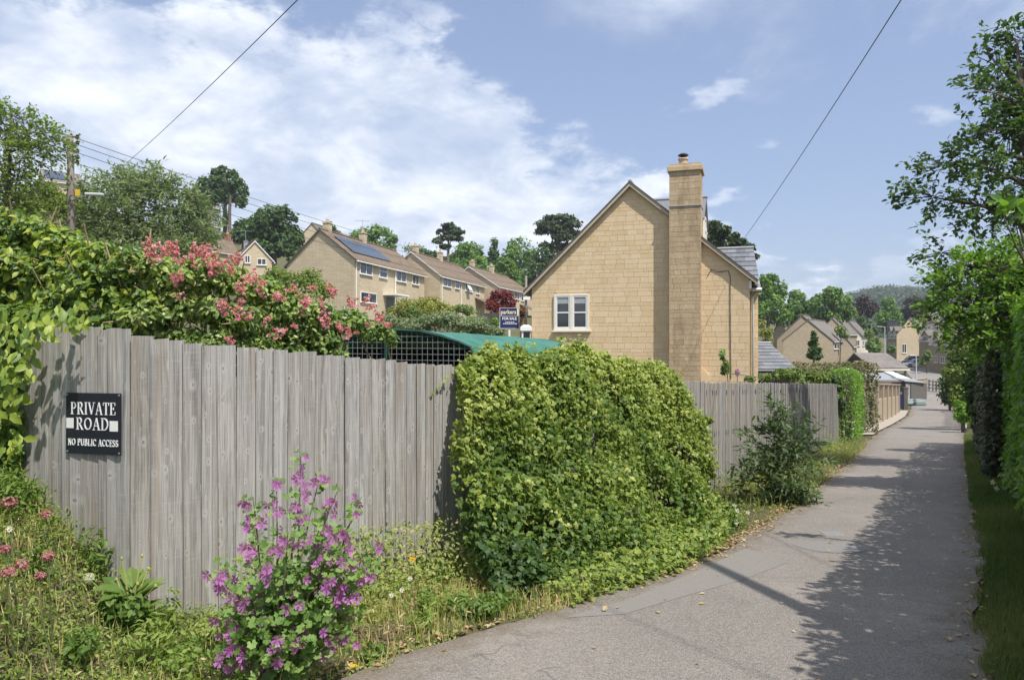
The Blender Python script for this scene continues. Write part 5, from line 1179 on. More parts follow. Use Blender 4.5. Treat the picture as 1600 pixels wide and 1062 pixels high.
# ================================================================== PRIVATE ROAD SIGN
GL = {  # serif capitals: (x0, y0, x1, y1, thick) strokes and ('a', cx, cy, rx, ry, start, end, thick) arcs; height 1
 'P': (.62, [(.16, 0, .16, 1, .15), (.02, .02, .32, .02, .05), (.02, .98, .3, .98, .05), ('a', .30, .73, .24, .25, -90, 90, .11), (.16, .98, .3, .98, .05), (.16, .48, .3, .48, .05)]),
 'R': (.70, [(.16, 0, .16, 1, .15), (.02, .02, .30, .02, .05), (.02, .98, .3, .98, .05), ('a', .30, .74, .22, .24, -90, 90, .11), (.16, .98, .3, .98, .05), (.16, .5, .34, .5, .05), (.34, .5, .60, .03, .13), (.52, .02, .72, .02, .05)]),
 'I': (.34, [(.17, 0, .17, 1, .15), (.03, .02, .31, .02, .05), (.03, .98, .31, .98, .05)]),
 'V': (.70, [(.10, .98, .36, .02, .14), (.36, .02, .60, .98, .06), (.0, .98, .24, .98, .05), (.50, .98, .72, .98, .05)]),
 'A': (.72, [(.10, .02, .36, 1, .06), (.36, 1, .60, .02, .14), (0, .02, .22, .02, .05), (.48, .02, .74, .02, .05), (.2, .34, .52, .34, .06)]),
 'T': (.62, [(.31, 0, .31, 1, .15), (.17, .02, .45, .02, .05), (.03, .97, .59, .97, .06), (.04, .97, .04, .76, .05), (.58, .97, .58, .76, .05)]),
 'E': (.60, [(.16, 0, .16, 1, .15), (.02, .02, .54, .02, .05), (.02, .98, .52, .98, .05), (.16, .51, .40, .51, .05), (.40, .40, .40, .62, .05), (.54, .02, .56, .26, .05), (.52, .98, .53, .76, .05)]),
 'O': (.78, [('a', .39, .5, .30, .46, 0, 360, .11)]),
 'D': (.76, [(.16, 0, .16, 1, .15), (.02, .02, .34, .02, .05), (.02, .98, .34, .98, .05), ('a', .30, .5, .36, .48, -90, 90, .12)]),
 'N': (.76, [(.13, 0, .13, 1, .06), (.62, 0, .62, 1, .06), (.13, .98, .62, .02, .14), (.02, .02, .24, .02, .05), (.51, .98, .74, .98, .05)]),
 'U': (.74, [(.15, .3, .15, 1, .14), (.60, .3, .60, 1, .06), ('a', .375, .30, .225, .27, 180, 360, .10), (.02, .98, .29, .98, .05), (.50, .98, .72, .98, .05)]),
 'B': (.66, [(.16, 0, .16, 1, .15), (.02, .02, .32, .02, .05), (.02, .98, .3, .98, .05), ('a', .30, .75, .19, .23, -90, 90, .10), ('a', .32, .27, .24, .25, -90, 90, .11), (.16, .51, .32, .51, .05)]),
 'L': (.60, [(.16, 0, .16, 1, .15), (.02, .02, .54, .02, .05), (.02, .98, .30, .98, .05), (.54, .02, .57, .28, .05)]),
 'C': (.70, [('a', .40, .5, .31, .46, 48, 312, .11), (.61, .70, .61, .96, .05)]),
 'S': (.56, [('a', .27, .73, .18, .22, 30, 270, .10), ('a', .27, .27, .20, .23, -150, 90, .11), (.45, .74, .45, .96, .05), (.07, .04, .07, .28, .05)]),
 ' ': (.34, [])}
def serif(s, h, width, at, mat, name, parent, depth=.003):
    """at(x, z, off): sign plane to world; the line is centred on x = 0 and squeezed to the given width"""
    tot = sum(GL[c][0] + .05 for c in s) - .05; kx = width / tot; mb = MB(); x = -width / 2; lift = [0]
    def quad(p, q, t):
        dx, dz = (q[0] - p[0]), (q[1] - p[1]); L = math.hypot(dx, dz) or 1; nx, nz = -dz / L * t / 2, dx / L * t / 2; lift[0] += 1; o = depth + (lift[0] % 5) * .00015
        mb.prism([at(a, b, .0005) for a, b in ((p[0] + nx, p[1] + nz), (q[0] + nx, q[1] + nz), (q[0] - nx, q[1] - nz), (p[0] - nx, p[1] - nz))], at(0, 0, o) - at(0, 0, 0))
    for c in s:
        wd, st = GL[c]
        for k in st:
            if k[0] == 'a':
                _, cx, cy, rx, ry, a0, a1, t = k; n = max(5, int(abs(a1 - a0) / 24)); pts = [(x + (cx + rx * math.cos(R_(a0 + (a1 - a0) * i / n))) * kx, (cy - .5 + ry * math.sin(R_(a0 + (a1 - a0) * i / n))) * h) for i in range(n + 1)]
                for i, (p, q) in enumerate(zip(pts[:-1], pts[1:])):
                    am = R_(a0 + (a1 - a0) * (i + .5) / n); quad(p, q, h * (t * abs(math.cos(am)) + .05 * abs(math.sin(am))) * .80 + .001)
            else:
                x0, y0, x1, y1, t = k; quad((x + x0 * kx, (y0 - .5) * h), (x + x1 * kx, (y1 - .5) * h), h * t * .78)
        x += (wd + .05) * kx
    return mb.build(name, mat, parent)
def road_sign():
    a, b = Vector(Q[0]), Vector(Q[1]); d = (b - a).normalized(); n = Vector((d.y, -d.x))
    off = .030
    p0 = a + n * off; p1 = b + n * off
    u0, zt0 = wallhit(104.5, 613.5, p0, p1); u1, zt1 = wallhit(190, 614, p0, p1); zb0 = wallhit(104.5, 706.5, p0, p1)[1]; zb1 = wallhit(190, 711.5, p0, p1)[1]
    zt, zb = (zt0 + zt1) / 2, (zb0 + zb1) / 2; W, H = u1 - u0, zt - zb; c = p0 + d * ((u0 + u1) / 2); zc = (zt + zb) / 2
    tilt = (zt1 - zt0) / W * .5 + (zb1 - zb0) / W * .5
    def at(x, z, o): q = c + d * x + n * o; return Vector((q.x, q.y, zc + z + x * tilt))
    root = thing('road_sign', (c.x, c.y, zc), 'black private road sign screwed to the short fence return', 'sign')
    m = MB(); m.prism([at(x, z, 0) for x, z in ((-W / 2, -H / 2), (W / 2, -H / 2), (W / 2, H / 2), (-W / 2, H / 2))], at(0, 0, .006) - at(0, 0, 0)); m.build('panel', plain('sign_black', (.016, .019, .030), .35, .15, 6, bump=.02), root)
    at2 = lambda x, z, o: at(x, z, o + .006)
    k = H / 95.
    serif('PRIVATE', 19 * k, 70 / 85 * W, lambda x, z, o: at2(x, z + (660 - 636.5) * k, o), M_WTXT, 'lettering', root)
    serif('ROAD', 19 * k, 51 / 85 * W, lambda x, z, o: at2(x - .01 * W, z + (660 - 660.5) * k, o), M_WTXT, 'lettering', root)
    serif('NO PUBLIC ACCESS', 10.5 * k, 78 / 85 * W, lambda x, z, o: at2(x, z + (660 - 689.5) * k, o), M_WTXT, 'lettering', root)
    for x0, x1, y0, y1 in ((105.5, 117, 652, 668), (173, 185.5, 655, 671)):
        m = MB(); xa, xb = ((x0 + x1) / 2 - 147.3) / 85 * W, (x1 - x0) / 85 * W; zz = (660 - (y0 + y1) / 2) * k; hh = (y1 - y0) * k
        m.prism([at2(xa + sx * xb / 2, zz + sz * hh / 2, .0004) for sx, sz in ((-1, -1), (1, -1), (1, 1), (-1, 1))], at(0, 0, .0012) - at(0, 0, 0)); m.build('blank_sticker', plain('sticker_white', (.80, .80, .76), .6, .04), root)
    for sx in (-1, 1):
        for sz in (-1, 1): m = MB(); q = at2(sx * (W / 2 - .012), sz * (H / 2 - .012), 0); m.tube([q, q + Vector((n.x * .004, n.y * .004, 0))], .006, 8); m.build('screw', M_METAL, root)
road_sign()
# ================================================================== VEGETATION: background
def seg_dist(px, py):
    """signed distance to the fence line (positive on the lane side) and the arc length"""
    best = np.full(px.shape, 1e9); sg = np.zeros(px.shape); al = np.zeros(px.shape); acc = 0
    for (a, b) in zip(Q[:-1], Q[1:]):
        dx, dy = b[0] - a[0], b[1] - a[1]; L = math.hypot(dx, dy); t = np.clip(((px - a[0]) * dx + (py - a[1]) * dy) / L ** 2, 0, 1)
        ex, ey = px - a[0] - t * dx, py - a[1] - t * dy; d = np.hypot(ex, ey); s = (px - a[0]) * dy / L - (py - a[1]) * dx / L
        m = d < best; best[m] = d[m]; sg[m] = np.sign(s[m]); al[m] = (acc + t * L)[m]; acc += L
    return best * sg, al
TB = 'trees on the hillside skyline'
spray_tree('birch_tree', 'light green birch with drooping sprays at the far left', 32, [(-10, 175, 28, 25), (22, 185, 32, 26), (58, 205, 32, 22), (78, 222, 18, 18), (10, 225, 40, 30), (45, 245, 32, 26), (-20, 260, 40, 40), (28, 275, 36, 26), (60, 298, 28, 20), (8, 300, 30, 24), (30, 320, 40, 24)], 'birch', 430, 16, .18, .95, 5, .15, droop=.9, up=.0, limbs=11, seed=3)
ptree('shrub_tree', 'dark rounded tree low beside the telegraph pole foot', 36, [(70, 305, 35, 22), (100, 325, 30, 22), (40, 320, 40, 20)], 'birch', 2200, .16, 70, .1)
spray_tree('willow_tree', 'broad silvery green willow behind the rose bush', 38, [(170, 300, 38, 28), (205, 290, 42, 30), (245, 302, 42, 30), (282, 325, 34, 32), (165, 345, 48, 42), (215, 345, 52, 42), (265, 360, 48, 42), (300, 375, 26, 32), (140, 330, 32, 32), (235, 395, 74, 34), (180, 392, 64, 34)], 'willow', 1250, 16, .30, 1.1, 225, .22, T=T_LANCE, droop=.35, up=.5, limbs=11, seed=4)
ptree('twin_trunk_tree', 'tall tree with two ivy clad trunks on the hill', 130, [(350, 285, 30, 22), (335, 300, 24, 26), (368, 302, 20, 24), (350, 270, 20, 12), (326, 318, 12, 14), (378, 315, 10, 10), (345, 310, 20, 16)], 'dark', 4200, .62, 351, .35, sub=9, fill=.5, group=TB)
_p = PG(358.5, 129); _m = MB(); _m.tube([_p, P(358.5, 335, 129), P(360, 305, 129)], [.4, .3, .2], 6); _o = bpy.data.objects['twin_trunk_tree']; _m.build('trunk', M_BARK, _o)
pp, nn = shell([(P(351, 340, 129), (.55, .55, 2.3))], 260, .3, 6); leaves('ivy_sleeve', LM['dark'], pp, nn, .5, parent=_o)
ptree('round_tree', 'big dark round tree between the two gabled houses', 105, [(425, 345, 28, 26), (445, 350, 24, 26), (408, 360, 22, 26), (440, 380, 30, 28), (455, 375, 18, 26), (420, 390, 30, 26), (395, 355, 14, 14), (462, 398, 14, 14)], 'dark', 6500, .6, 428, .4, fill=.35, group=TB)
ptree('bushy_tree', 'small dark tree left of the big round tree', 118, [(380, 355, 18, 18), (372, 370, 16, 16), (392, 372, 16, 18)], 'dark', 1600, .55, 380, .2, group=TB)
ptree('dark_tree', 'dark tree rising between the chimneys of the solar terrace', 155, [(565, 372, 20, 14), (588, 366, 22, 14), (606, 378, 16, 14), (575, 388, 30, 14), (600, 392, 18, 14)], 'tree', 2600, .7, 585, .3, group=TB)
ptree('feathery_tree', 'wispy tree beside the ridge house aerial', 150, [(517, 357, 10, 10), (510, 366, 9, 9), (524, 366, 8, 8)], 'dark', 500, .5, 517, .15, fill=.7, group=TB)
ptree('bare_tree', 'thin half bare tree above the second terrace', 165, [(640, 388, 14, 10), (655, 392, 12, 9)], 'willow', 220, .5, 645, .25, fill=.9, limbs=2, group=TB)
ptree('pine_tree', 'slender pine with a flat open crown over the terraces', 150, [(703, 353, 15, 6), (692, 362, 14, 5), (714, 364, 14, 5), (700, 372, 22, 5), (684, 378, 9, 4), (718, 374, 9, 4), (694, 386, 12, 3.5), (708, 358, 12, 5)], 'pine', 2300, .55, 700, .33, sub=7, fill=.5, flat=.7, group=TB, bark=plain('pine_bark', (.20, .15, .11), .9))
ptree('pine_tree', 'broad dark pine beside the house roofline left of the gable', 125, [(873, 344, 30, 9), (856, 352, 22, 8), (890, 352, 20, 8), (868, 360, 30, 7), (846, 362, 12, 5), (900, 365, 12, 6), (880, 372, 26, 6), (862, 384, 20, 6), (885, 386, 18, 6)], 'pine', 4800, .55, 874, .4, sub=8, fill=.5, flat=.7, group=TB, bark=plain('pine_bark', (.20, .15, .11), .9))
ptree('pine_tree', 'spreading dark pine seen right of the tall chimney', 62, [(1112, 352, 14, 6), (1125, 360, 22, 7), (1112, 372, 20, 7), (1140, 368, 18, 6), (1155, 378, 18, 6), (1130, 383, 24, 7), (1168, 388, 12, 5), (1150, 395, 22, 6), (1178, 402, 10, 5), (1165, 408, 12, 5)], 'pine', 4600, .30, 1125, .25, sub=8, fill=.5, flat=.7, bark=plain('pine_bark', (.20, .15, .11), .9))
ptree('conifer_tree', 'dark pointed conifer in the wood above the red maple', 140, [(773, 380, 5, 10), (772, 395, 9, 12), (774, 412, 13, 14), (772, 430, 16, 14)], 'dark', 1700, .55, 773, .25, droop=.6, group=TB)
for (lab, mt, D, lb) in [
    ('bright green rounded tree right of the slender pine', 'tree', 140, [(735, 388, 22, 15), (720, 402, 20, 18), (748, 405, 22, 18), (735, 420, 32, 16)]),
    ('grey green tall tree right of the pointed conifer', 'tree', 150, [(812, 385, 20, 14), (800, 400, 18, 20), (822, 402, 20, 20), (812, 425, 28, 20)]),
    ('dark tree filling the wood below the broad pine', 'dark', 135, [(850, 400, 22, 18), (838, 420, 26, 20), (868, 415, 26, 22), (820, 435, 26, 16), (855, 440, 30, 20)]),
    ('low dark tree behind the terrace chimneys', 'dark', 158, [(660, 398, 20, 10), (640, 408, 20, 12), (678, 402, 18, 12), (700, 412, 22, 14)]),
    ('pale leafy tree low between conifer and telegraph pole', 'tree', 128, [(790, 420, 18, 16), (778, 436, 18, 14), (806, 440, 20, 14), (760, 428, 20, 16)]),
    ]: ptree('woodland_tree', lab, D, lb, mt, 2600, .62, None, .3, group='woodland trees behind the terraces')
for (lab, mt, D, lb, n) in [
    ('tall dark tree just right of the buff house', 'tree', 115, [(1200, 440, 22, 18), (1188, 455, 16, 20), (1218, 452, 18, 18), (1205, 475, 28, 20), (1185, 490, 20, 20), (1215, 495, 22, 16)], 3200),
    ('rounded tree second right of the buff house', 'tree', 135, [(1252, 466, 18, 14), (1240, 480, 20, 16), (1262, 482, 18, 16), (1245, 496, 26, 14)], 2400),
    ('broad leafy tree behind the broad stone gable', 'tree', 130, [(1300, 462, 20, 15), (1285, 476, 20, 18), (1312, 476, 18, 18), (1325, 490, 14, 14), (1298, 492, 28, 14)], 3000),
    ('mid green tree behind the lamp post', 'tree', 165, [(1388, 478, 14, 16), (1380, 498, 14, 16), (1398, 496, 14, 16), (1388, 512, 18, 12)], 1800),
    ('dark low tree right of the white fronted house', 'dark', 160, [(1350, 505, 14, 14), (1340, 515, 12, 12), (1362, 515, 12, 12)], 1200),
    ('dark tree behind the stone cottage roofs', 'dark', 190, [(1410, 492, 16, 12), (1425, 505, 16, 10), (1398, 505, 14, 12)], 1200),
    ('small dark spire tree on the valley skyline', 'dark', 200, [(1238, 462, 6, 10), (1240, 475, 9, 12)], 500),
    ]: ptree('valley_tree', lab, D, lb, mt, n, .60, None, .3, group='trees around the valley houses')
ptree('copper_beech', 'dark purple beech behind the grey roofed houses', 175, [(1350, 470, 15, 11), (1340, 484, 12, 12), (1360, 484, 13, 14), (1350, 496, 14, 10)], 'purple', 1900, .62, 1350, .3)
ptree('copper_beech', 'larger purple beech above the clipped gable', 190, [(1432, 470, 20, 12), (1420, 484, 16, 14), (1446, 484, 18, 16), (1432, 498, 22, 12)], 'purple', 2400, .68, 1432, .3)
ptree('conifer_tree', 'small pyramid conifer before the broad valley gable', 42, [(1272, 521, 2.2, 6), (1272, 530, 5, 6), (1272, 538, 8, 6), (1272, 547, 11, 6), (1272, 556, 12, 8)], 'dark', 1500, .16, 1272, .06, fill=.5, droop=.5)
for (lab, mt, D, lb) in [('green bush by the lamp post foot', 'tree', 122, [(1370, 545, 10, 7), (1360, 540, 8, 8)]), ('leafy bush left of the cottage dormers', 'shrub', 135, [(1366, 532, 9, 9), (1358, 522, 8, 8), (1374, 540, 7, 6)]), ('pale young tree between the two grey roofs', 'shrub', 112, [(1312, 516, 9, 8), (1318, 523, 9, 6)]), ('bush right of the lamp post before the cottage', 'tree', 140, [(1393, 546, 6, 6)]), ('climber covered corner of the dormer row house', 'shrub', 112, [(1448, 557, 5, 10), (1441, 565, 4, 6)]), ('yellow green bush right of the outbuilding', 'yellow', 60, [(1195, 520, 12, 10), (1188, 508, 10, 10), (1200, 535, 10, 8)])]:
    ptree('garden_bush', lab, D, lb, mt, 700, .40 if D > 70 else .2, None, .08, group='bushes in the valley gardens', cat='bush')
# shrubs in front of the terraces
for (lab, mt, D, lb, n, s) in [
    ('golden green shrub below the solar terrace porch', 'yellow', 48, [(640, 482, 30, 17), (665, 476, 28, 15), (620, 492, 24, 16)], 3200, .16),
    ('dark green shrub between the golden shrubs', 'shrub', 47, [(652, 490, 22, 13)], 1200, .15),
    ('second golden shrub below the open window', 'yellow', 46, [(690, 484, 22, 14), (672, 488, 18, 12)], 1800, .15),
    ('wide pale green shrub behind the garden tunnel', 'willow', 30, [(640, 512, 36, 22), (690, 505, 40, 22), (735, 512, 36, 20), (610, 505, 26, 20), (770, 520, 22, 14)], 7500, .11),
    ('leafy pale shrub left of the solar terrace gable', 'birch', 26, [(440, 440, 30, 24), (475, 440, 26, 26), (500, 460, 24, 22), (420, 455, 20, 20)], 3400, .10),
    ('dusty shrub under the second terrace wall', 'shrub', 60, [(715, 482, 16, 10), (735, 486, 14, 9)], 900, .2),
    ('little dark bush behind the sale board', 'tree', 40, [(774, 504, 8, 8)], 500, .14),
    ]: ptree('garden_shrub', lab, D, lb, mt, n, s, None, .06, cat='shrub', group='shrubs below the terraces', fill=.5, sub=14)
ptree('red_maple', 'crimson maple in front of the third terraced house', 62, [(782, 463, 18, 13), (770, 476, 15, 11), (795, 474, 14, 13), (782, 482, 20, 8)], 'maple', 2600, .22, 784, .1, cat='maple tree', fill=.5, sub=12)
ptree('russet_shrub', 'orange brown shrub right of the sale board', 44, [(815, 490, 8, 9), (812, 502, 8, 9)], 'russet', 700, .14, 814, .05, cat='shrub')
def panel_fence():
    a, b = Vector(Pl(750, 55)), Vector(Pl(782, 53)); d = (b - a).normalized(); g = -(504 - 531) / F * 54 - .6; z = -(489 - 531) / F * 54
    t = thing('garden_fence', (a.x, a.y, g), 'short plank garden fence beneath the red maple', 'fence'); n = 9; L = (b - a).length
    for k in range(n): q = a + d * (L * (k + .5) / n); m = MB(); m.box((q.x, q.y, (g - 1.5 + z) / 2), (L / n * .96, .04, z - g + 1.5), d); m.build('board', M_POLE, t)
panel_fence()
# ================================================================== HEDGES along the lane
def hedge(name, label, line, th, hgt, n, size, mat, T=T_OVAL, cat='hedge', bumps=.09, tint=None, dome=.15, inner=0):
    """line: list of (x, y) of the hedge centre; th thickness; hgt height above ground"""
    ln = [Vector(p) for p in line]; segs = [(a, b, (b - a).length) for a, b in zip(ln[:-1], ln[1:])]; tot = sum(s[2] for s in segs)
    c0 = ln[0]; root = thing(name, (c0.x, c0.y, G(c0.x, c0.y)), label, cat)
    u = RNG.random(n) * tot; X = np.zeros(n); Y = np.zeros(n); DX = np.zeros(n); DY = np.zeros(n); acc = 0
    for a, b, L in segs:
        m = (u >= acc) & (u <= acc + L); t = (u[m] - acc) / L; X[m] = a.x + (b.x - a.x) * t; Y[m] = a.y + (b.y - a.y) * t; DX[m] = (b.x - a.x) / L; DY[m] = (b.y - a.y) / L; acc += L
    NX, NY = DY, -DX; gz = ground(X, Y); per = RNG.random(n) * (2 * hgt + th); W = np.zeros(n); Hh = np.zeros(n); nr = np.zeros((n, 3))
    m = per < hgt; W[m] = th / 2; Hh[m] = per[m]; nr[m] = np.stack([NX[m], NY[m], np.full(m.sum(), .25)], 1)
    m2 = (per >= hgt) & (per < hgt + th); W[m2] = th / 2 - (per[m2] - hgt); Hh[m2] = hgt; nr[m2] = np.array([0, 0, 1.])
    m3 = per >= hgt + th; W[m3] = -th / 2; Hh[m3] = per[m3] - hgt - th; nr[m3] = np.stack([-NX[m3], -NY[m3], np.full(m3.sum(), .25)], 1)
    # ends
    e = RNG.random(n) < min(.2, th / tot * 1.2); k = e.sum(); end = RNG.random(k) < .5; a, b = ln[0], ln[-1]
    d0 = (ln[1] - ln[0]).normalized(); d1 = (ln[-1] - ln[-2]).normalized(); off = (RNG.random(k) - .5) * th
    X[e] = np.where(end, a.x, b.x); Y[e] = np.where(end, a.y, b.y); NX[e] = np.where(end, d0.y, d1.y); NY[e] = -np.where(end, d0.x, d1.x); W[e] = off; Hh[e] = RNG.random(k) * hgt
    nr[e] = np.stack([np.where(end, -d0.x, d1.x), np.where(end, -d0.y, d1.y), np.full(k, .25)], 1); gz = ground(X, Y)
    q = np.stack([X + NX * W, Y + NY * W, gz + Hh], 1)
    q += norm(nr) * (wob(q, 1.9)[:, None] * bumps + wob(q, 6.0)[:, None] * bumps * .45 - RNG.random((n, 1)) ** 2 * .16)
    q[:, 2] -= dome * (np.abs(W) / (th / 2)) ** 3 * (Hh / hgt) ** 4
    nr = norm(nr) + RNG.normal(size=(n, 3)) * .45 + np.array([0, 0, .3])
    tn = np.clip(RNG.random(n) * .7 + .25 * wob(q, 2.5) + .15, 0, 1) if tint is None else tint(q)
    leaves('foliage', LM[mat], q, nr, size * (.7 + .6 * RNG.random(n)), T, tn, root)
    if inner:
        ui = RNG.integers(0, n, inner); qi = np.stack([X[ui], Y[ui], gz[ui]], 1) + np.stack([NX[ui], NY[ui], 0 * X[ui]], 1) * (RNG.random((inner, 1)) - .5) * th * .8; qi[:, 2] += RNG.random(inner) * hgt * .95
        leaves('inner_foliage', LM[mat], qi, RNG.normal(size=(inner, 3)), .20, T_QUAD, .3 * RNG.random(inner), root)  # oversized hidden leaves, added so the hedge throws solid shade
    m = MB(); L = 0
    for k in range(int(tot / .45)):
        uu = (k + .5) * .45; acc = 0
        for a, b, L in segs:
            if acc <= uu <= acc + L: p_ = a.lerp(b, (uu - acc) / L); break
            acc += L
        g = G(p_.x, p_.y); r = random.Random(k)
        for s in range(3): m.tube([(p_.x, p_.y, g - .05), (p_.x + r.uniform(-.2, .2), p_.y + r.uniform(-.2, .2), g + hgt * .5), (p_.x + r.uniform(-.35, .35), p_.y + r.uniform(-.35, .35), g + hgt * .92)], [.025, .015, .006], 4)
    m.build('stems', M_BARK, root); return root
def off_lane(y, o): return (lane_x(y)[1] + o * 1.17, y)
hedge('leafy_hedge', 'bright green broadleaf hedge along the grass verge, nearest on its side', [off_lane(y, 1.04) for y in (.2, 2, 4, 6, 8, 10, 12.2)], 1.15, 2.75, 34000, .095, 'hedge', bumps=.10, inner=16000)
hedge('ivy_hedge', 'dark bronze ivied hedge beyond the bright hedge', [off_lane(y, .66) for y in (12.4, 14, 16, 18, 21.5)], .9, 2.5, 12000, .085, 'bronze', T_IVY, bumps=.14, inner=3500)
hedge('copper_hedge', 'bronze leaved clipped hedge behind the end of the board fence', [(10.9, 29.2), (12.6, 29.0), (14.2, 29.4)], 1.3, 2.75, 6000, .12, 'copper', bumps=.16)
hedge('privet_hedge', 'green clipped hedge end standing where the board fence stops', [(10.55, 23.6), (11.5, 25.2), (12.35, 26.8)], .8, 2.35, 5200, .09, 'hedge', bumps=.06)
hedge('far_hedge', 'dark clipped hedge along the lane past the white kerb', [off_lane(y, .8) for y in (33, 36, 40, 44, 50)], 1.2, 1.9, 5200, .13, 'tree', T_QUAD, bumps=.2)
# lane trees on the right
HT = [(1575, 95, 42, 42), (1540, 150, 46, 34), (1590, 200, 50, 55), (1515, 215, 44, 30), (1482, 255, 40, 24), (1540, 265, 50, 36), (1468, 305, 36, 24), (1520, 325, 50, 34), (1580, 320, 52, 45), (1640, 200, 70, 90), (1660, 330, 70, 70), (1470, 395, 34, 18), (1505, 412, 44, 24), (1560, 400, 44, 30), (1640, 80, 55, 50), (1600, 60, 34, 24)]
spray_tree('holly_tree', 'tall dark open tree leaning over the right of the lane', 14, HT, 'dark', 470, 22, .115, .52, 1640, .17, limbs=18, droop=.12, up=.15)
HZ = [(1510, 418, 42, 22), (1550, 420, 48, 30), (1482, 450, 34, 18), (1520, 465, 50, 32), (1575, 440, 54, 40), (1485, 490, 36, 20), (1550, 495, 46, 34), (1600, 470, 50, 60), (1640, 420, 60, 60), (1468, 474, 20, 12), (1530, 520, 36, 22)]
spray_tree('hazel_tree', 'bright green leafy tree arching over the lane above the bronze hedge', 11, HZ, 'hedgey', 500, 18, .085, .38, 1640, .10, limbs=11, droop=.25, up=.1)
ptree('ash_sapling', 'spray of large bright leaves poking from the right edge', 6.2, [(1585, 318, 22, 10), (1600, 332, 20, 10), (1560, 322, 14, 6)], 'hedgey', 46, .12, 1680, .03, sub=3, fill=.9, T=T_OVAL, limbs=3, cat='sapling')
ptree('yew_tree', 'dark ivied tree trunk standing behind the bronze hedge', 18, [(1545, 560, 26, 40), (1560, 520, 40, 40), (1575, 600, 30, 60), (1540, 620, 18, 50)], 'dark', 5200, .12, 1555, .25, T=T_IVY, fill=.4)
for (lab, mt, D, lb, n, s) in [
    ('dark evergreen shrub by the bend of the lane', 'dark', 50, [(1484, 588, 18, 20), (1474, 602, 13, 20), (1492, 606, 16, 20), (1486, 622, 16, 18)], 3000, .19),
    ('tall pale green shrub leaning over the far hedge', 'shrub', 31, [(1505, 555, 26, 28), (1525, 540, 22, 28), (1492, 582, 24, 22), (1520, 580, 28, 30), (1500, 612, 22, 30), (1522, 620, 26, 40)], 5600, .14),
    ('small bright shrub at the corner of the white kerb', 'hedge', 29.0, [(1506, 638, 13, 14), (1500, 650, 13, 12), (1510, 652, 12, 12)], 1500, .10),
    ('dark shrub behind the small bright shrub', 'tree', 33, [(1520, 615, 18, 24), (1508, 605, 14, 18), (1527, 640, 14, 26)], 2600, .12),
    ]: ptree('lane_shrub', lab, D, lb, mt, n, s, None, .07, cat='shrub', group='shrubs along the right of the lane', sub=12, fill=.45)
# buddleia
spray_tree('buddleia_bush', 'dark long leaved bush growing against the narrow board fence', 10.2, [(1212, 745, 42, 42), (1195, 705, 28, 34), (1238, 705, 24, 34), (1216, 668, 16, 26), (1230, 785, 34, 22), (1200, 782, 30, 22), (1210, 645, 8, 14), (1255, 690, 9, 20)], 'budd', 230, 12, .125, .34, 1218, .035, cat='bush', T=T_LANCE, droop=.25, up=.9, limbs=8, bark=M_STEM, dj=.4, seed=8)
# climbers over the far fence
def climber(label, lst, D0, D1, n, size, mat, T=T_IVY):
    L = []
    for (px, py, rx, ry) in lst:
        D = float(np.interp(px, [1085, 1310], [10.7, 23.0])); L += px_lobes(D - .12, [(px, py, rx, ry)], .1, .8)
    b = L[0][0]; root = thing('climbing_plant', (b[0], b[1], b[2]), label, 'climber'); p, nn = shell(L, n, .5, 9)
    leaves('foliage', LM[mat], p, nn, size * (.7 + .6 * RNG.random(len(p))), T, parent=root)
    m = MB(); l0 = L[0]
    for l in L: a = Vector(l[0]); m.tube([a, a + Vector((.05, .05, -.3)), Vector(l0[0])], .008, 4)
    m.build('stem', M_STEM, root)
climber('yellow green climber spilling over the top of the narrow fence', [(1260, 592, 26, 13), (1285, 590, 18, 12), (1252, 610, 9, 22), (1263, 620, 7, 16), (1225, 585, 22, 9), (1240, 582, 20, 9)], 0, 0, 2300, .085, 'shrub')
climber('dark climber over the downhill end of the narrow fence', [(1298, 592, 16, 14), (1308, 606, 9, 20), (1313, 630, 7, 30)], 0, 0, 1300, .09, 'dark')
climber('sparse shoots showing above the fence beside the house corner', [(1195, 590, 14, 7), (1172, 592, 10, 5), (1135, 575, 7, 16), (1129, 556, 4, 10)], 0, 0, 330, .075, 'shrub')
# purple buddleia spike above the fence
q = P(1152, 582, 12.6); t = thing('flower_spike', (q.x, q.y, q.z - .35), 'single purple flower spike poking above the narrow fence', 'flower'); m = MB(); m.tube([q - Vector((0, 0, .35)), q], .006, 4); m.build('stem', M_STEM, t)
d = norm(RNG.normal(size=(70, 3))); leaves('petals', leafmat('purple_petals', [(.25, .07, .28), (.42, .14, .45), (.55, .25, .58)]), np.array(q) + d * np.array([.035, .035, .06]), d, .03, T_QUAD, parent=t)
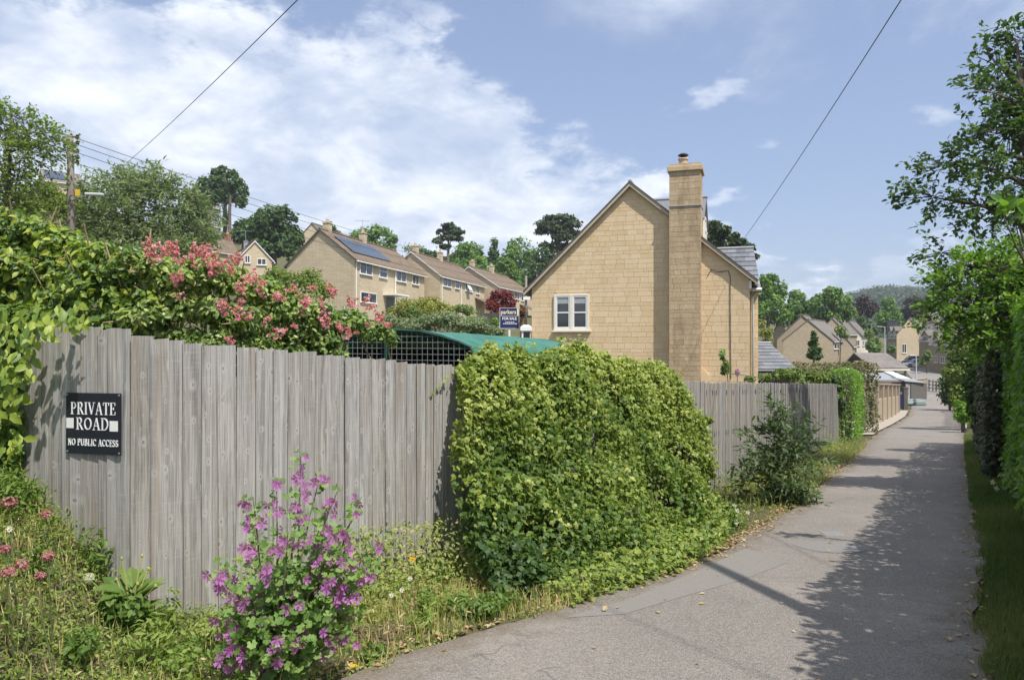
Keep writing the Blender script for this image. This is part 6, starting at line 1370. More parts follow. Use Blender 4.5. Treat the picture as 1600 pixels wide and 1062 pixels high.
# ================================================================== THE BIG IVY
def big_ivy():
    a, b = Vector(Q[2]), Vector(Q[3]); d = (b - a).normalized(); n = Vector((d.y, -d.x)); L = (b - a).length
    root = thing('ivy_plant', (a.x + d.x * 2 + n.x * .4, a.y + d.y * 2 + n.y * .4, G(a.x + d.x * 2, a.y + d.y * 2)), 'huge mound of ivy smothering the middle of the fence', 'ivy')
    N = 62000; u = -.10 + 4.7 * RNG.random(N); s = RNG.random(N)
    fx = a.x + d.x * u; fy = a.y + d.y * u; g = ground(fx, fy); ft = np.interp(u, [0, L], [QT[2], QT[3]])
    top = ft + np.interp(u, [-.05, .15, .6, 1.2, 2.0, 2.5, 3.0, 3.5, 4.0, 4.35, 4.6], [-.06, .04, .10, .17, .24, .24, .19, .13, .03, -.18, -.62])
    Hh = top - g
    # section: s 0 top at the back .. 1 foot at the lane side
    ks = [0, .10, .22, .36, .55, .75, .9, 1]; wv = [-.18, .06, .22, .32, .46, .72, 1.08, 1.42]; hv = [.93, 1.0, .93, .78, .55, .33, .15, .03]
    W = np.interp(s, ks, wv); Hf = np.interp(s, ks, hv)
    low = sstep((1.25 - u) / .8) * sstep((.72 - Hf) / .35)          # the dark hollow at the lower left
    W = W * (1 - .12 * low); rgt = sstep((u - 3.2) / 1.0); W = W * (1 - .50 * rgt * sstep((.5 - Hf) / .4) - .35 * rgt)
    ush = -W * .70 * np.clip(1 - (u + .1) / 2.6, 0, 1)               # the left edge runs out towards the lane
    fx = fx + d.x * ush; fy = fy + d.y * ush; g2 = ground(fx + n.x * W, fy + n.y * W)
    q = np.stack([fx + n.x * W, fy + n.y * W, g2 + Hf * (Hh + g - g2)], 1)
    nz = np.interp(s, ks, [1, 1, .7, .35, .2, .35, .7, 1]); nr = np.stack([n.x * (1.05 - nz), n.y * (1.05 - nz), nz], 1)
    fold = wob(np.stack([u * 1.5, np.zeros(N), q[:, 2] * .35], 1), 2.2)
    q += norm(nr) * (fold[:, None] * .22 + wob(q, 4.6)[:, None] * .12 + wob(q, 11.)[:, None] * .03 - .18 * RNG.random((N, 1)) ** 2 + .10 * RNG.random((N, 1)) ** 12)
    gap = (wob(q, 3.3) < -.30) & (RNG.random(N) < .82)
    win = (u > 3.45) & (u < 3.85) & (Hf > .28) & (Hf < .52) & (RNG.random(N) < .95)
    keep = ~(gap | win); q, nr, u, Hf, low = q[keep], nr[keep], u[keep], Hf[keep], low[keep]; n_ = len(q)
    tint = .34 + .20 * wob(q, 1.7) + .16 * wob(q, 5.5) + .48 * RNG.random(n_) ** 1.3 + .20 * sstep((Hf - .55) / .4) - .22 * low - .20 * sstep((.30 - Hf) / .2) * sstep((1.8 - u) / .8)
    hang = np.array([n.x * .2, n.y * .2, -1.0])
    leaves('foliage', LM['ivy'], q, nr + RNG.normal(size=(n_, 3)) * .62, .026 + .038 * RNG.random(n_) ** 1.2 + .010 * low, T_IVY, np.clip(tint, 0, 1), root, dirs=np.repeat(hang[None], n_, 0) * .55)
    # stray shoots standing off the mass
    si = RNG.integers(0, n_, 150); k_ = 13; t_ = np.linspace(0, 1, k_)[None, :, None]; dd = nr[si] * .6 + RNG.normal(size=(150, 3)) * .55 + np.array([0, 0, .15]); dd = norm(dd); ln_ = .14 + .22 * RNG.random((150, 1, 1))
    sp = q[si][:, None] + dd[:, None] * ln_ * t_ - np.array([0, 0, 1.]) * (t_ ** 2) * ln_ * .75 + RNG.normal(size=(150, k_, 3)) * .012; sp = sp.reshape(-1, 3)
    leaves('stray_shoots', LM['ivy'], sp, RNG.normal(size=(len(sp), 3)) * .6 + np.array([n.x, n.y, .5]), .028 + .03 * RNG.random(len(sp)), T_IVY, np.clip(.55 + .45 * RNG.random(len(sp)), 0, 1), root, kind='stuff')
    # runners low on the ground and straggling shoots
    M2 = 9500; u = -.55 + 4.5 * RNG.random(M2); W = .55 + RNG.random(M2) * np.interp(u, [-.55, .8, 2.3, 3.2, 3.8], [1.0, 1.15, 1.0, .6, .15]); X = a.x + d.x * u + n.x * W; Y = a.y + d.y * u + n.y * W; lx = lane_x(Y)[0]; k = X < lx + .06 + .12 * RNG.random(M2); X, Y = X[k], Y[k]
    q = np.stack([X, Y, ground(X, Y) + .03 + .16 * RNG.random(len(X)) ** 2], 1); leaves('ground_runner', LM['ivy'], q, RNG.normal(size=(len(X), 3)) * .4 + np.array([.2, -.2, 1]), .03 + .03 * RNG.random(len(X)), T_IVY, np.clip(.35 + .5 * RNG.random(len(X)), 0, 1), root)
    m = MB(); r = random.Random(4)
    for k in range(46):
        uu = r.uniform(.1, 4.5); bx, by = a.x + d.x * uu, a.y + d.y * uu; g = G(bx, by); o = r.uniform(.03, .12); pts = [(bx + n.x * o, by + n.y * o, g)]
        for h in (.3, .6, .9): pts.append((bx + d.x * r.uniform(-.2, .2) + n.x * o * (1 + h * .3), by + d.y * r.uniform(-.2, .2) + n.y * o * (1 + h * .3), g + h * 1.6))
        m.tube(pts, [.02, .016, .012, .006], 5)
    m.build('stem', M_BARK, root, True)
    # a stray shoot at the right-hand end
    L_ = px_lobes(10.2, [(1098, 660, 9, 9), (1088, 668, 8, 8), (1106, 655, 6, 5)], .2); p, nn = shell(L_, 150, .5, 6); leaves('stray_shoot', LM['ivy'], p, nn, .08, T_IVY, parent=root)
big_ivy()
# ================================================================== VINE AND ROSE BEHIND THE FENCE
def fence_D(px): return float(np.interp(px, [50, 205, 340, 460, 600, 720], [5.05, 4.56, 4.95, 5.3, 5.9, 6.5]))
def fence_lobes(lst, off):
    L = []
    for (px, py, rx, ry) in lst: L += px_lobes(fence_D(px) + off, [(px, py, rx, ry)], .35, 1.1)
    return L
def vine():
    L = fence_lobes([(0, 360, 48, 36), (50, 362, 46, 34), (95, 385, 44, 34), (140, 400, 40, 32), (20, 410, 56, 40), (80, 425, 52, 38), (150, 440, 46, 34), (-50, 420, 60, 80), (30, 465, 50, 38), (100, 470, 46, 34), (190, 425, 34, 26), (175, 470, 44, 30), (-40, 350, 40, 36), (200, 400, 22, 18), (225, 475, 30, 28), (20, 500, 50, 40), (70, 510, 50, 36), (120, 515, 46, 34), (170, 515, 46, 34), (220, 520, 40, 30), (-40, 500, 60, 60)], .75)
    root = thing('climbing_vine', (-3.2, 5.9, G(-3.2, 5.9)), 'big leaved yellow green vine heaped over the left end of the fence', 'vine')
    p, nn = shell(L, 7000, .35, 12, .42); k = RNG.random(len(p)); leaves('foliage', LM['vine'], p, nn, .045 + .05 * RNG.random(len(p)), T_OVAL, np.clip(.15 + .75 * k + .25 * wob(p, 1.3), 0, 1), root, droop=.35)
    p, nn = shell(L, 7500, .6, 14, .44); leaves('small_foliage', LM['rose'], p, nn, .04 + .02 * RNG.random(len(p)), T_OVAL, np.clip(.5 * RNG.random(len(p)), 0, 1), root)
    m = MB(); r = random.Random(2)
    for l in L:
        c = Vector(l[0]); m.tube([(c.x * .98, c.y + .2, G(c.x, c.y)), c + Vector((r.uniform(-.1, .1), .1, -.3)), c + Vector((r.uniform(-.2, .2), r.uniform(-.2, .2), .22))], [.018, .012, .005], 5)
    for k in range(30):
        l = r.choice(L); c = Vector(l[0]); dd = Vector((r.uniform(-1, 1), r.uniform(-1, -.3), r.uniform(-.2, .8))) * l[1][0]; m.tube([c, c + dd * .7, c + dd * 1.08 + Vector((0, 0, -.03))], [.006, .005, .003], 4)
    m.build('stem', M_DRYSTEM, root)
    # large leaves hanging in front of the fence end, one by one
    pts = []
    r = random.Random(12)
    for k in range(150):
        y = r.uniform(478, 705); x = r.uniform(-12, 52) - max(0, (y - 560)) * .10
        pts.append((x, y, r.uniform(4.48, 4.70)))
    for k in range(52):
        x = r.uniform(40, 132); y = r.uniform(468, 512) + max(0, (95 - x)) * r.uniform(0, .85) * .9
        pts.append((x, y, r.uniform(4.40, 4.58)))
    meshes = []
    for k in range(5):
        V, Fc, kk = leaf_arrays(np.zeros((1, 3)), np.array([[0, -1., .25]]), 1.0, T_OVAL, 0, np.array([[.1 * k - .2, 0, -1.]]))
        V = V.copy(); V[:, 0] *= 1.15
        me = bpy.data.meshes.new('vine_leaf'); me.from_pydata(V.tolist(), [], [tuple(int(i) for i in f) for F_ in Fc for f in F_]); at_ = me.attributes.new('tint', 'FLOAT', 'POINT'); at_.data.foreach_set('value', np.full(len(V), (.20, .50, .72, .36, .60)[k], np.float32)); me.polygons.foreach_set('use_smooth', [True] * len(me.polygons)); me.materials.append(LM['vine']); meshes.append(me)
    o0 = ori(root)
    for (x, y, D) in pts:
        o = bpy.data.objects.new('vine_leaf', r.choice(meshes)); COL.objects.link(o); o.parent = root; o.location = P(x, y, D) - o0; s = r.uniform(.052, .095); o.scale = (s, s, s); o.rotation_euler = (r.uniform(-.5, .35), r.uniform(-.8, .8), r.uniform(-.7, .7))
    # trailing backdrop of small leaves behind them
    LL = []
    for (px, py, rx, ry) in [(10, 520, 38, 40), (2, 590, 36, 50), (4, 660, 32, 45), (-6, 720, 38, 40), (40, 490, 36, 18)]: LL += px_lobes(4.74, [(px, py, rx, ry)], .1, .5)
    p, nn = shell(LL, 3800, .4, 12); leaves('trailing_foliage', LM['vine'], p, nn, .03 + .03 * RNG.random(len(p)), T_OVAL, np.clip(.5 * RNG.random(len(p)), 0, 1), root, droop=.6)
vine()
def rosette_mesh(seed, n=11, spread=.034, pet=.027):
    r = np.random.default_rng(seed); P_, N_, T_ = [], [], []
    for k in range(n):
        c = r.normal(size=3) * spread * np.array([1, 1, .8]); ax = norm((c + np.array([0, -.05, .05]) + r.normal(size=3) * .03)[None])[0]
        for j in range(14): v = norm((ax + r.normal(size=3) * .55)[None])[0]; P_.append(c); N_.append(v); T_.append(r.random())
    V, Fc, k = leaf_arrays(np.array(P_), np.array(N_), pet, T_QUAD)
    me = bpy.data.meshes.new('bloom_cluster'); me.from_pydata(V.tolist(), [], [tuple(int(i) for i in f) for F_ in Fc for f in F_]); a = me.attributes.new('tint', 'FLOAT', 'POINT'); a.data.foreach_set('value', np.repeat(T_, k).astype(np.float32))
    me.materials.append(leafmat('rose_petals', [(.55, .11, .22), (.70, .27, .38), (.78, .44, .52), (.82, .66, .68)], trans=.35)); return me
def rose():
    L = fence_lobes([(235, 425, 34, 30), (275, 430, 40, 32), (320, 432, 40, 34), (362, 440, 36, 32), (405, 460, 40, 30), (450, 480, 40, 30), (495, 492, 40, 28), (540, 505, 36, 26), (580, 520, 30, 20), (260, 480, 50, 34), (320, 490, 50, 36), (380, 505, 50, 32), (440, 525, 46, 26), (500, 535, 40, 22), (610, 528, 12, 12), (215, 500, 40, 24), (270, 525, 50, 26), (330, 535, 50, 26), (390, 545, 50, 26), (450, 555, 46, 24), (510, 560, 40, 22)], .7)
    root = thing('rose_bush', (-1.6, 6.2, G(-1.6, 6.2)), 'pink rambling rose in full flower leaning over the fence', 'rose bush')
    p, nn = shell(L, 17000, .5, 13, .44); leaves('foliage', LM['rose'], p, nn, .034 + .03 * RNG.random(len(p)), T_OVAL, np.clip(.05 + .75 * RNG.random(len(p)) + .25 * wob(p, 1.5), 0, 1), root)
    m = MB(); r = random.Random(8)
    for l in L: c = Vector(l[0]); m.tube([(c.x, c.y + .1, G(c.x, c.y)), c + Vector((0, .05, -.25)), c + Vector((r.uniform(-.15, .15), r.uniform(-.2, .1), l[1][2] * .9))], [.015, .010, .004], 5)
    for k in range(34): l = r.choice(L); c = Vector(l[0]); dd = Vector((r.uniform(-1, 1), r.uniform(-1, -.2), r.uniform(-.1, 1))); dd.normalize(); m.tube([c, c + dd * l[1][0] * .8, c + dd * l[1][0] * 1.15], [.006, .005, .003], 4)
    m.build('stem', M_DRYSTEM, root)
    ms = [rosette_mesh(50 + i, (11, 8, 14, 9, 6)[i]) for i in range(5)]; o0 = ori(root)
    B = [(230, 383), (236, 386), (262, 386), (270, 389), (258, 392), (318, 384), (322, 390), (312, 393), (236, 402), (248, 405), (272, 404), (300, 402), (320, 402), (334, 400), (336, 410), (322, 413), (292, 412), (306, 415), (345, 418), (352, 414), (370, 398), (368, 408), (360, 420), (277, 431), (275, 438), (395, 428), (390, 436), (380, 445), (372, 452), (408, 440), (412, 447), (277, 461), (343, 478), (352, 482), (378, 474), (373, 485), (377, 497), (391, 492), (420, 498), (418, 506), (436, 520), (442, 517), (357, 530), (361, 534), (432, 462), (440, 470), (455, 455), (475, 478), (479, 472), (474, 486), (500, 472), (506, 490), (508, 500), (513, 510), (514, 449), (518, 455), (545, 472), (552, 476), (575, 464), (572, 472), (582, 478), (590, 492), (595, 500), (603, 505), (607, 510), (545, 521), (576, 507), (470, 462), (482, 465), (460, 510), (530, 512), (488, 452), (410, 462), (330, 425)]
    for (x, y) in B:
        o = bpy.data.objects.new('bloom', r.choice(ms)); COL.objects.link(o); o.parent = root; o.location = P(x + r.uniform(-2, 2), y + r.uniform(-2, 2), fence_D(x) + r.uniform(.12, .34)) - o0; s = r.uniform(.42, .80); o.scale = (s, s, s); o.rotation_euler = (r.uniform(-.5, .5), r.uniform(-.6, .6), r.uniform(-3, 3))
rose()
# ================================================================== MALLOW
def mallow():
    r = random.Random(31); base = Vector(pxg(450, 1078)); b = Vector((base.x, base.y, G(base.x, base.y)))
    root = thing('mallow_plant', b, 'tall purple mallow in flower standing before the fence', 'mallow')
    k = b.y / F
    tips = [(440, 1000), (520, 985), (380, 1000), (470, 960), (550, 1000), (470, 712), (432, 745), (500, 745), (530, 760), (395, 775), (565, 775), (560, 800), (470, 770), (385, 808), (345, 885), (330, 905), (585, 880), (545, 850), (370, 960), (350, 975), (365, 1048), (400, 1050), (590, 900), (520, 930), (450, 830), (500, 820), (420, 860), (480, 900), (430, 930), (540, 900), (400, 905), (335, 960), (360, 1010), (520, 1030), (560, 960), (330, 1040), (480, 1050), (420, 1055), (390, 840), (590, 850), (510, 870), (505, 980), (470, 1010), (430, 1020), (380, 920)]
    m = MB(); lp, ln_, ls = [], [], []; fl = []
    for (x, y) in tips:
        D = b.y + r.uniform(-.22, .30); t = P(x, y, D); m1 = b.lerp(t, .45) + Vector((r.uniform(-.05, .05), r.uniform(-.05, .05), .10)); pts = [b + Vector((r.uniform(-.05, .05), r.uniform(-.05, .05), 0)), b.lerp(m1, .55), m1, m1.lerp(t, .55) + Vector((0, 0, .03)), t]
        m.tube(pts, [.008, .007, .006, .004, .002], 5)
        n = int(15 + 26 * (t - b).length)
        for j in range(n):
            u = r.uniform(.15, 1.0); i = min(3, int(u * 4)); q = pts[i].lerp(pts[i + 1], u * 4 - i); a = r.uniform(0, 6.28); rad = r.uniform(.01, .11) * (1.15 - u * .7)
            lp.append(q + Vector((math.cos(a) * rad, math.sin(a) * rad, r.uniform(-.01, .05)))); ln_.append((math.cos(a) * .35, math.sin(a) * .35 - .35, .9)); ls.append(r.uniform(.034, .070) * (1.15 - .5 * u))
        nf = 4 + int(6 * (t - b).length)
        for j in range(nf):
            u = r.uniform(.55, 1.0) ** .8; i = min(3, int(u * 4)); q = pts[i].lerp(pts[i + 1], u * 4 - i); fl.append(q + Vector((r.uniform(-.045, .045), r.uniform(-.09, -.01), r.uniform(-.03, .04))))
    m.build('stem', M_STEM, root)
    lp = np.array([tuple(v) for v in lp]); leaves('foliage', LM['mallow'], lp, np.array(ln_) + RNG.normal(size=(len(lp), 3)) * .3, np.array(ls), T_MALLOW, np.clip(.1 + .8 * RNG.random(len(lp)), 0, 1), root)
    pts, nrs, szs = shell([(np.array(b.lerp(P(462, 900, b.y), .62)), (.30, .22, .34)), (np.array(P(440, 960, b.y)), (.36, .26, .24)), (np.array(P(420, 1010, b.y)), (.34, .22, .16)), (np.array(P(500, 930, b.y)), (.24, .2, .24))], 1050, .85, 16) + (0,)
    leaves('inner_foliage', LM['mallow'], pts, nrs, .05, T_MALLOW, np.clip(.1 + .8 * RNG.random(len(pts)), 0, 1), root)
    # five-petalled flowers
    ms = []
    pm = leafmat('mallow_petals', [(.26, .05, .27), (.43, .125, .43), (.60, .29, .60)], trans=.3)
    for s in range(4):
        V, Fs, T_ = [], [], []; rr = random.Random(s); cup = rr.uniform(.15, .55)
        for j in range(5):
            a = j * 1.2566 + rr.uniform(-.08, .08); c, sn = math.cos(a), math.sin(a); bi = len(V)
            for (l, w_) in ((.05, 0), (.5, .27), (1.0, .40), (.92, 0), (1.0, -.40), (.5, -.27)): V.append((c * l - sn * w_, -cup * l * l, sn * l + c * w_)); T_.append(.35 + .5 * l)
            Fs += [(bi, bi + 1, bi + 3), (bi + 1, bi + 2, bi + 3), (bi, bi + 3, bi + 5), (bi + 3, bi + 4, bi + 5)]
        me = bpy.data.meshes.new('flower'); me.from_pydata(V, [], Fs); a = me.attributes.new('tint', 'FLOAT', 'POINT'); a.data.foreach_set('value', np.array(T_, np.float32)); me.materials.append(pm); ms.append(me)
    o0 = ori(root)
    r.shuffle(fl); fl = fl[:235]
    for k in range(62):
        i = r.randrange(len(pts)); q = Vector(pts[i])
        if q.y < b.y + .12: fl.append(q + Vector((0, -.07, .03)))
    for q in fl[:295]:
        o = bpy.data.objects.new('flower', r.choice(ms)); COL.objects.link(o); o.parent = root; o.location = q - o0; s = r.uniform(.020, .033); o.scale = (s, s, s); o.rotation_euler = (r.uniform(-.9, .3), r.uniform(-3, 3), r.uniform(-.9, .9))
mallow()
# ================================================================== VERGE PLANTS
def verge():
    # left bank and strip along the fence
    def samp(n, x0, x1, y0, y1):
        X = RNG.uniform(x0, x1, n); Y = RNG.uniform(y0, y1, n); return X, Y
    def keepf(X, Y):
        s, al = seg_dist(X, Y); l = lane_x(Y)[0] + .10 * np.sin(Y * 5.1) + .06 * np.sin(Y * 13); k = (s > .03) & (X < l + .02)
        return k, s, al
    def field(name, n, box, size, T, mat, hfun, tfun, upn=.9, label=None, bias=None, droop=0., dirs_up=False):
        X, Y = samp(n, *box); k, s, al = keepf(X, Y); X, Y, s = X[k], Y[k], s[k]
        if bias is not None: kk = RNG.random(len(X)) < bias(X, Y, s); X, Y, s = X[kk], Y[kk], s[kk]
        q = np.stack([X, Y, ground(X, Y)], 1); h = hfun(X, Y, s); q[:, 2] += h * RNG.random(len(X)); nrm_ = RNG.normal(size=(len(X), 3)) * .5 + np.array([.1, -.35, upn]); dirs = None
        if dirs_up: nrm_ = RNG.normal(size=(len(X), 3)) * np.array([1, 1, .2]); dirs = np.repeat(np.array([[0, 0, 1.6]]), len(X), 0)
        sz = size[0] + (size[1] - size[0]) * RNG.random(len(X))
        o = leaves(name, LM[mat], q, nrm_, sz, T, np.clip(tfun(X, Y, s, q), 0, 1), None, droop, dirs); tag(o, label, 'weeds' if mat != 'grass' else 'grass', kind='stuff'); return o
    near = (-4.2, .6, 1.6, 7.0)
    hb = lambda X, Y, s: (.04 + .16 * sstep((.6 - s) / .5) * sstep((X + 2.3) / .5) + .15 * sstep((-X - 1.9) / .8)) * np.clip(.75 + .8 * wob(np.stack([X, Y, 0 * X], 1), 4.), .1, 1.6)
    bare = lambda X, Y, s: np.clip(.10 + 1.25 * (.5 + wob(np.stack([X, Y, 0 * X], 1), 2.1) * .7) * (.3 + .9 * sstep((-X - .7) / 1.2)), 0, 1)
    field('weed_leaves', 105000, near, (.011, .031), T_OVAL, 'weed', hb, lambda X, Y, s, q: .22 + .62 * RNG.random(len(X)) + .4 * wob(q, 1.8), label='low leafy weeds covering the bank below the sign', bias=bare)
    field('dry_grass', 62000, near, (.05, .16), T_BLADE, 'grass', lambda X, Y, s: 0 * X, lambda X, Y, s, q: .38 + .6 * RNG.random(len(X)) + .4 * wob(q, 1.4), label='dry and green grass stems on the left bank', dirs_up=True, bias=lambda X, Y, s: np.clip(.5 + .6 * wob(np.stack([X, Y, 0 * X + 3], 1), 1.7), .1, 1))
    far = (-.5, 11, 6, 24)
    hf = lambda X, Y, s: .06 + .34 * sstep((.75 - s) / .7)
    ivm = lambda X, Y, s: np.where((seg_dist(X, Y)[1] > 4.6) & (seg_dist(X, Y)[1] < 8.2), .12, 1.)
    bi = lambda X, Y, s: ivm(X, Y, s) * np.clip(.55 + .7 * wob(np.stack([X, Y, 0 * X], 1), 1.1) + .5 * sstep((.35 - s) / .3), .06, 1) * np.clip(9 / np.maximum(Y, 1), .3, 1)
    field('fence_weeds', 90000, far, (.03, .06), T_OVAL, 'weed', hf, lambda X, Y, s, q: .25 + .55 * RNG.random(len(X)) + .3 * wob(q, 1.1), label='tangled weeds along the foot of the narrow fence', bias=bi)
    field('fence_grass', 80000, far, (.09, .24), T_BLADE, 'grass', lambda X, Y, s: 0 * X, lambda X, Y, s, q: .3 + .5 * RNG.random(len(X)) + .3 * wob(q, .9), label='tufts of yellowing grass along the foot of the fence', dirs_up=True, bias=bi)
    # taller strap weeds close to the fence between mallow and ivy
    field('rank_weeds', 26000, (-1.8, .2, 4.6, 7), (.018, .045), T_OVAL, 'weed', lambda X, Y, s: .12 + .36 * sstep((.9 - s) / .6), lambda X, Y, s, q: .3 + .55 * RNG.random(len(X)) + .25 * wob(q, 2.), label='rank weeds between the mallow and the ivy', bias=lambda X, Y, s: (s < .95) * np.clip(.5 + 1.3 * wob(np.stack([X, Y, 0 * X + 5], 1), 3.1), .05, 1))
    # leafier clumps standing in the bank
    L = []; r = random.Random(77)
    for k in range(92):
        while True:
            x, y = r.uniform(-3.6, 1.0), r.uniform(2.2, 6.9); sd_, al = seg_dist(np.array([x]), np.array([y]))
            if sd_[0] > .12 and x < lane_x(y)[0] - .12: break
        h = r.uniform(.05, .13) * (1.5 if x < -1.9 else 1); rr = r.uniform(.08, .2); L.append((np.array([x, y, G(x, y) + h * .8]), (rr, rr, h)))
    for k, (mt, T_, sz, lab) in enumerate([('weed', T_LANCE, .055, 'leafy clumps of narrow leaved weeds on the left bank'), ('dock', T_OVAL, .045, 'bright leafy clumps among the bank weeds'), ('weed', T_OVAL, .035, 'low rounded clumps of weeds on the left bank')]):
        sub_ = L[k::3]; p, nn = shell(sub_, 5200, .6, 7, .5); tn = np.clip(.1 + .5 * RNG.random(len(p)) + .45 * wob(p, 1.6), 0, 1); o = leaves('weed_clumps', LM[mt], p, nn, sz * (.6 + .7 * RNG.random(len(p))), T_, tn); tag(o, lab, 'weeds', kind='stuff')
    X = RNG.uniform(-3.5, 1.5, 20000); Y = RNG.uniform(2., 7.5, 20000); kk, s_, al = keepf(X, Y); kk &= RNG.random(20000) < np.clip(.25 + 1.1 * wob(np.stack([X, Y, 0 * X + 7], 1), 2.3), 0, 1); X, Y = X[kk], Y[kk]
    o = leaves('dead_leaves', LM['deadl'], np.stack([X, Y, ground(X, Y) + .03 + .09 * RNG.random(len(X))], 1), RNG.normal(size=(len(X), 3)) * .5 + np.array([0, -.2, .8]), .02 + .03 * RNG.random(len(X)), T_LANCE); tag(o, 'brown dead leaves caught among the bank weeds', 'leaves', kind='stuff')
    # right verge: mown grass strip
    n = 110000; Y = 1.5 + 24 * RNG.random(n) ** 1.6; w_ = np.interp(Y, [0, 8, 20, 26], [.62, .55, .6, .5]); X = lane_x(Y)[1] - .05 + RNG.random(n) * w_ * 1.17 + .04 * np.sin(Y * 9)
    kk = RNG.random(n) < np.clip(.62 + .8 * wob(np.stack([X, Y, 0 * X + 9], 1), 2.2), .12, 1); X, Y = X[kk], Y[kk]; n = len(X)
    q = np.stack([X, Y, ground(X, Y)], 1); sz = .025 + .065 * RNG.random(n) * (1 + Y / 14); o = leaves('verge_grass', LM['lawn'], q, RNG.normal(size=(n, 3)) * np.array([1, 1, .2]), sz, T_BLADE, np.clip(.05 + .6 * RNG.random(n) + .5 * wob(q, 1.3), 0, 1), None, 0., np.repeat(np.array([[0, 0, 1.1]]), n, 0)); tag(o, 'green grass verge under the right hand hedges', 'grass', kind='stuff')
verge()
def valerian(px, py, D, lab, s=1.):
    r = random.Random(px); q = P(px, py, D); g = G(q.x, q.y); s *= .62; root = thing('valerian_flower', (q.x, q.y, g), lab, 'flower', 'red valerian on the bank'); m = MB(); m.tube([(q.x + r.uniform(-.05, .05), q.y + .05, g), q.lerp(Vector((q.x, q.y, g)), .4) + Vector((.01, 0, 0)), q], [.005, .004, .003], 5); m.build('stem', M_STEM, root)
    n = 120; d = norm(RNG.normal(size=(n, 3))) * np.array([.052, .045, .03]) * s; leaves('flower_head', leafmat('valerian_petals', [(.30, .075, .09), (.43, .16, .17), (.50, .30, .28)], trans=.25), np.array(q) + d, d + np.array([0, 0, .02]), .016, T_QUAD, parent=root)
    pts = np.array([(q.x + r.uniform(-.05, .05), q.y + r.uniform(-.05, .05), g + (q.z - g) * r.uniform(.2, .85)) for _ in range(14)]); leaves('foliage', LM['weed'], pts, RNG.normal(size=(14, 3)) + np.array([0, 0, 1]), .06, T_LANCE, .3 + .3 * RNG.random(14), root)
for a in [(14, 783, 3.9, 'red valerian head, highest on the bank at the left edge', 1.25), (72, 802, 4.0, 'red valerian head against the fence foot left of the sign', .8), (75, 867, 3.7, 'red valerian head below the fence corner, right of its neighbours', .9), (34, 880, 3.5, 'red valerian head in the middle of the low cluster', .9), (12, 892, 3.45, 'red valerian head lowest at the left edge', .95), (62, 897, 3.5, 'small red valerian head under the right hand one', .6), (8, 856, 3.6, 'red valerian head just above the lowest at the edge', .7)]: valerian(*a)
def dandelion():
    b = Vector(pxg(205, 978)); b = Vector((b.x, b.y, G(b.x, b.y))); q = P(138, 903, b.y - .02); root = thing('dandelion_clock', b, 'white dandelion clock leaning over the grassy bank', 'dandelion'); m = MB(); m.tube([b, b.lerp(q, .45) + Vector((0, 0, .03)), q], [.0032, .003, .0026], 5); m.build('stem', plain('dandelion_stem', (.26, .27, .11), .7, .2), root)
    n = 1100; d = norm(RNG.normal(size=(n, 3))); leaves('seed_head', leafmat('seed_fluff', [(.62, .60, .54), (.78, .77, .72)], trans=.35), np.array(q) + d * .027 * (.75 + .25 * RNG.random((n, 1))), RNG.normal(size=(n, 3)), .010, T_QUAD, parent=root)
    m = MB(); m.lathe((q.x, q.y, q.z - .009), [(.002, 0), (.009, .004), (.009, .012), (.002, .016)], 8); m.build('seed_core', M_DRYSTEM, root)
dandelion()
def sowthistle():
    b = Vector(pxg(205, 975)); b = Vector((b.x, b.y, G(b.x, b.y))); root = thing('sowthistle_plant', b, 'bright leafy sowthistle with budded stalks below the sign', 'weed'); r = random.Random(6); m = MB()
    for (x, y) in [(222, 868), (232, 888), (190, 872), (215, 912), (243, 915), (182, 905)]:
        t = P(x, y, b.y + r.uniform(-.1, .1)); m.tube([b, b.lerp(t, .5) + Vector((0, 0, .04)), t], [.006, .005, .004], 5); m.lathe(t - Vector((0, 0, .008)), [(.004, 0), (.010, .006), (.008, .016), (.003, .020)], 7)
    m.build('stalk', plain('thistle_stalk', (.30, .30, .09), .7, .2), root)
    for k in range(58):
        a = r.uniform(0, 6.28); up = r.uniform(.0, .22); ln = r.uniform(.09, .20); V, Fc, kk = leaf_arrays(np.array([[b.x + math.cos(a) * .03, b.y + math.sin(a) * .03, b.z + up]]), np.array([[-math.cos(a) * .5, -math.sin(a) * .5 - .3, .8]]), ln, T_OVAL if k % 2 else T_LANCE, 0, np.array([[math.cos(a) * 2, math.sin(a) * 2, r.uniform(-.2, 1.4)]])); V = np.array(V)
        npmesh('leaf', V, Fc, LM['dock'], root, np.full(len(V), r.uniform(.2, .9)))
sowthistle()
def poppy(px, py, D, lab, col, size, name='poppy_flower', cat='flower', group=None, bend=.04):
    q = P(px, py, D); g = G(q.x, q.y); root = thing(name, (q.x, q.y, g), lab, cat, group); m = MB(); m.tube([(q.x + bend, q.y, g), (q.x + bend * .6, q.y, (g + q.z) / 2), q], .003, 5); m.build('stem', M_STEM, root)
    for j in range(5 if size > .02 else 8):
        a = j * 6.283 / (5 if size > .02 else 8); V, Fc, k = leaf_arrays(np.array([tuple(q)]), np.array([[-math.cos(a) * .4, -.9, -math.sin(a) * .4 + .3]]), size, T_OVAL, 0, np.array([[math.cos(a) * 3, -.4, math.sin(a) * 3]])); npmesh('petal', V, Fc, col, root, np.full(len(V), random.random()))
    m = MB(); m.lathe(q + Vector((0, -.006, -.003)), [(.001, 0), (size * .25, .002), (size * .25, .005), (.001, .008)], 8); m.build('flower_centre', plain('yellow_centre', (.55, .38, .03), .7, .2), root)
poppy(645, 872, 5.3, 'yellow poppy nodding against the fence right of the mallow', leafmat('yellow_petals', [(.70, .36, .02), (.80, .50, .04)]), .032)
WP = leafmat('white_petals', [(.72, .72, .70), (.80, .80, .78)])
DG = 'white daisies among the weeds'
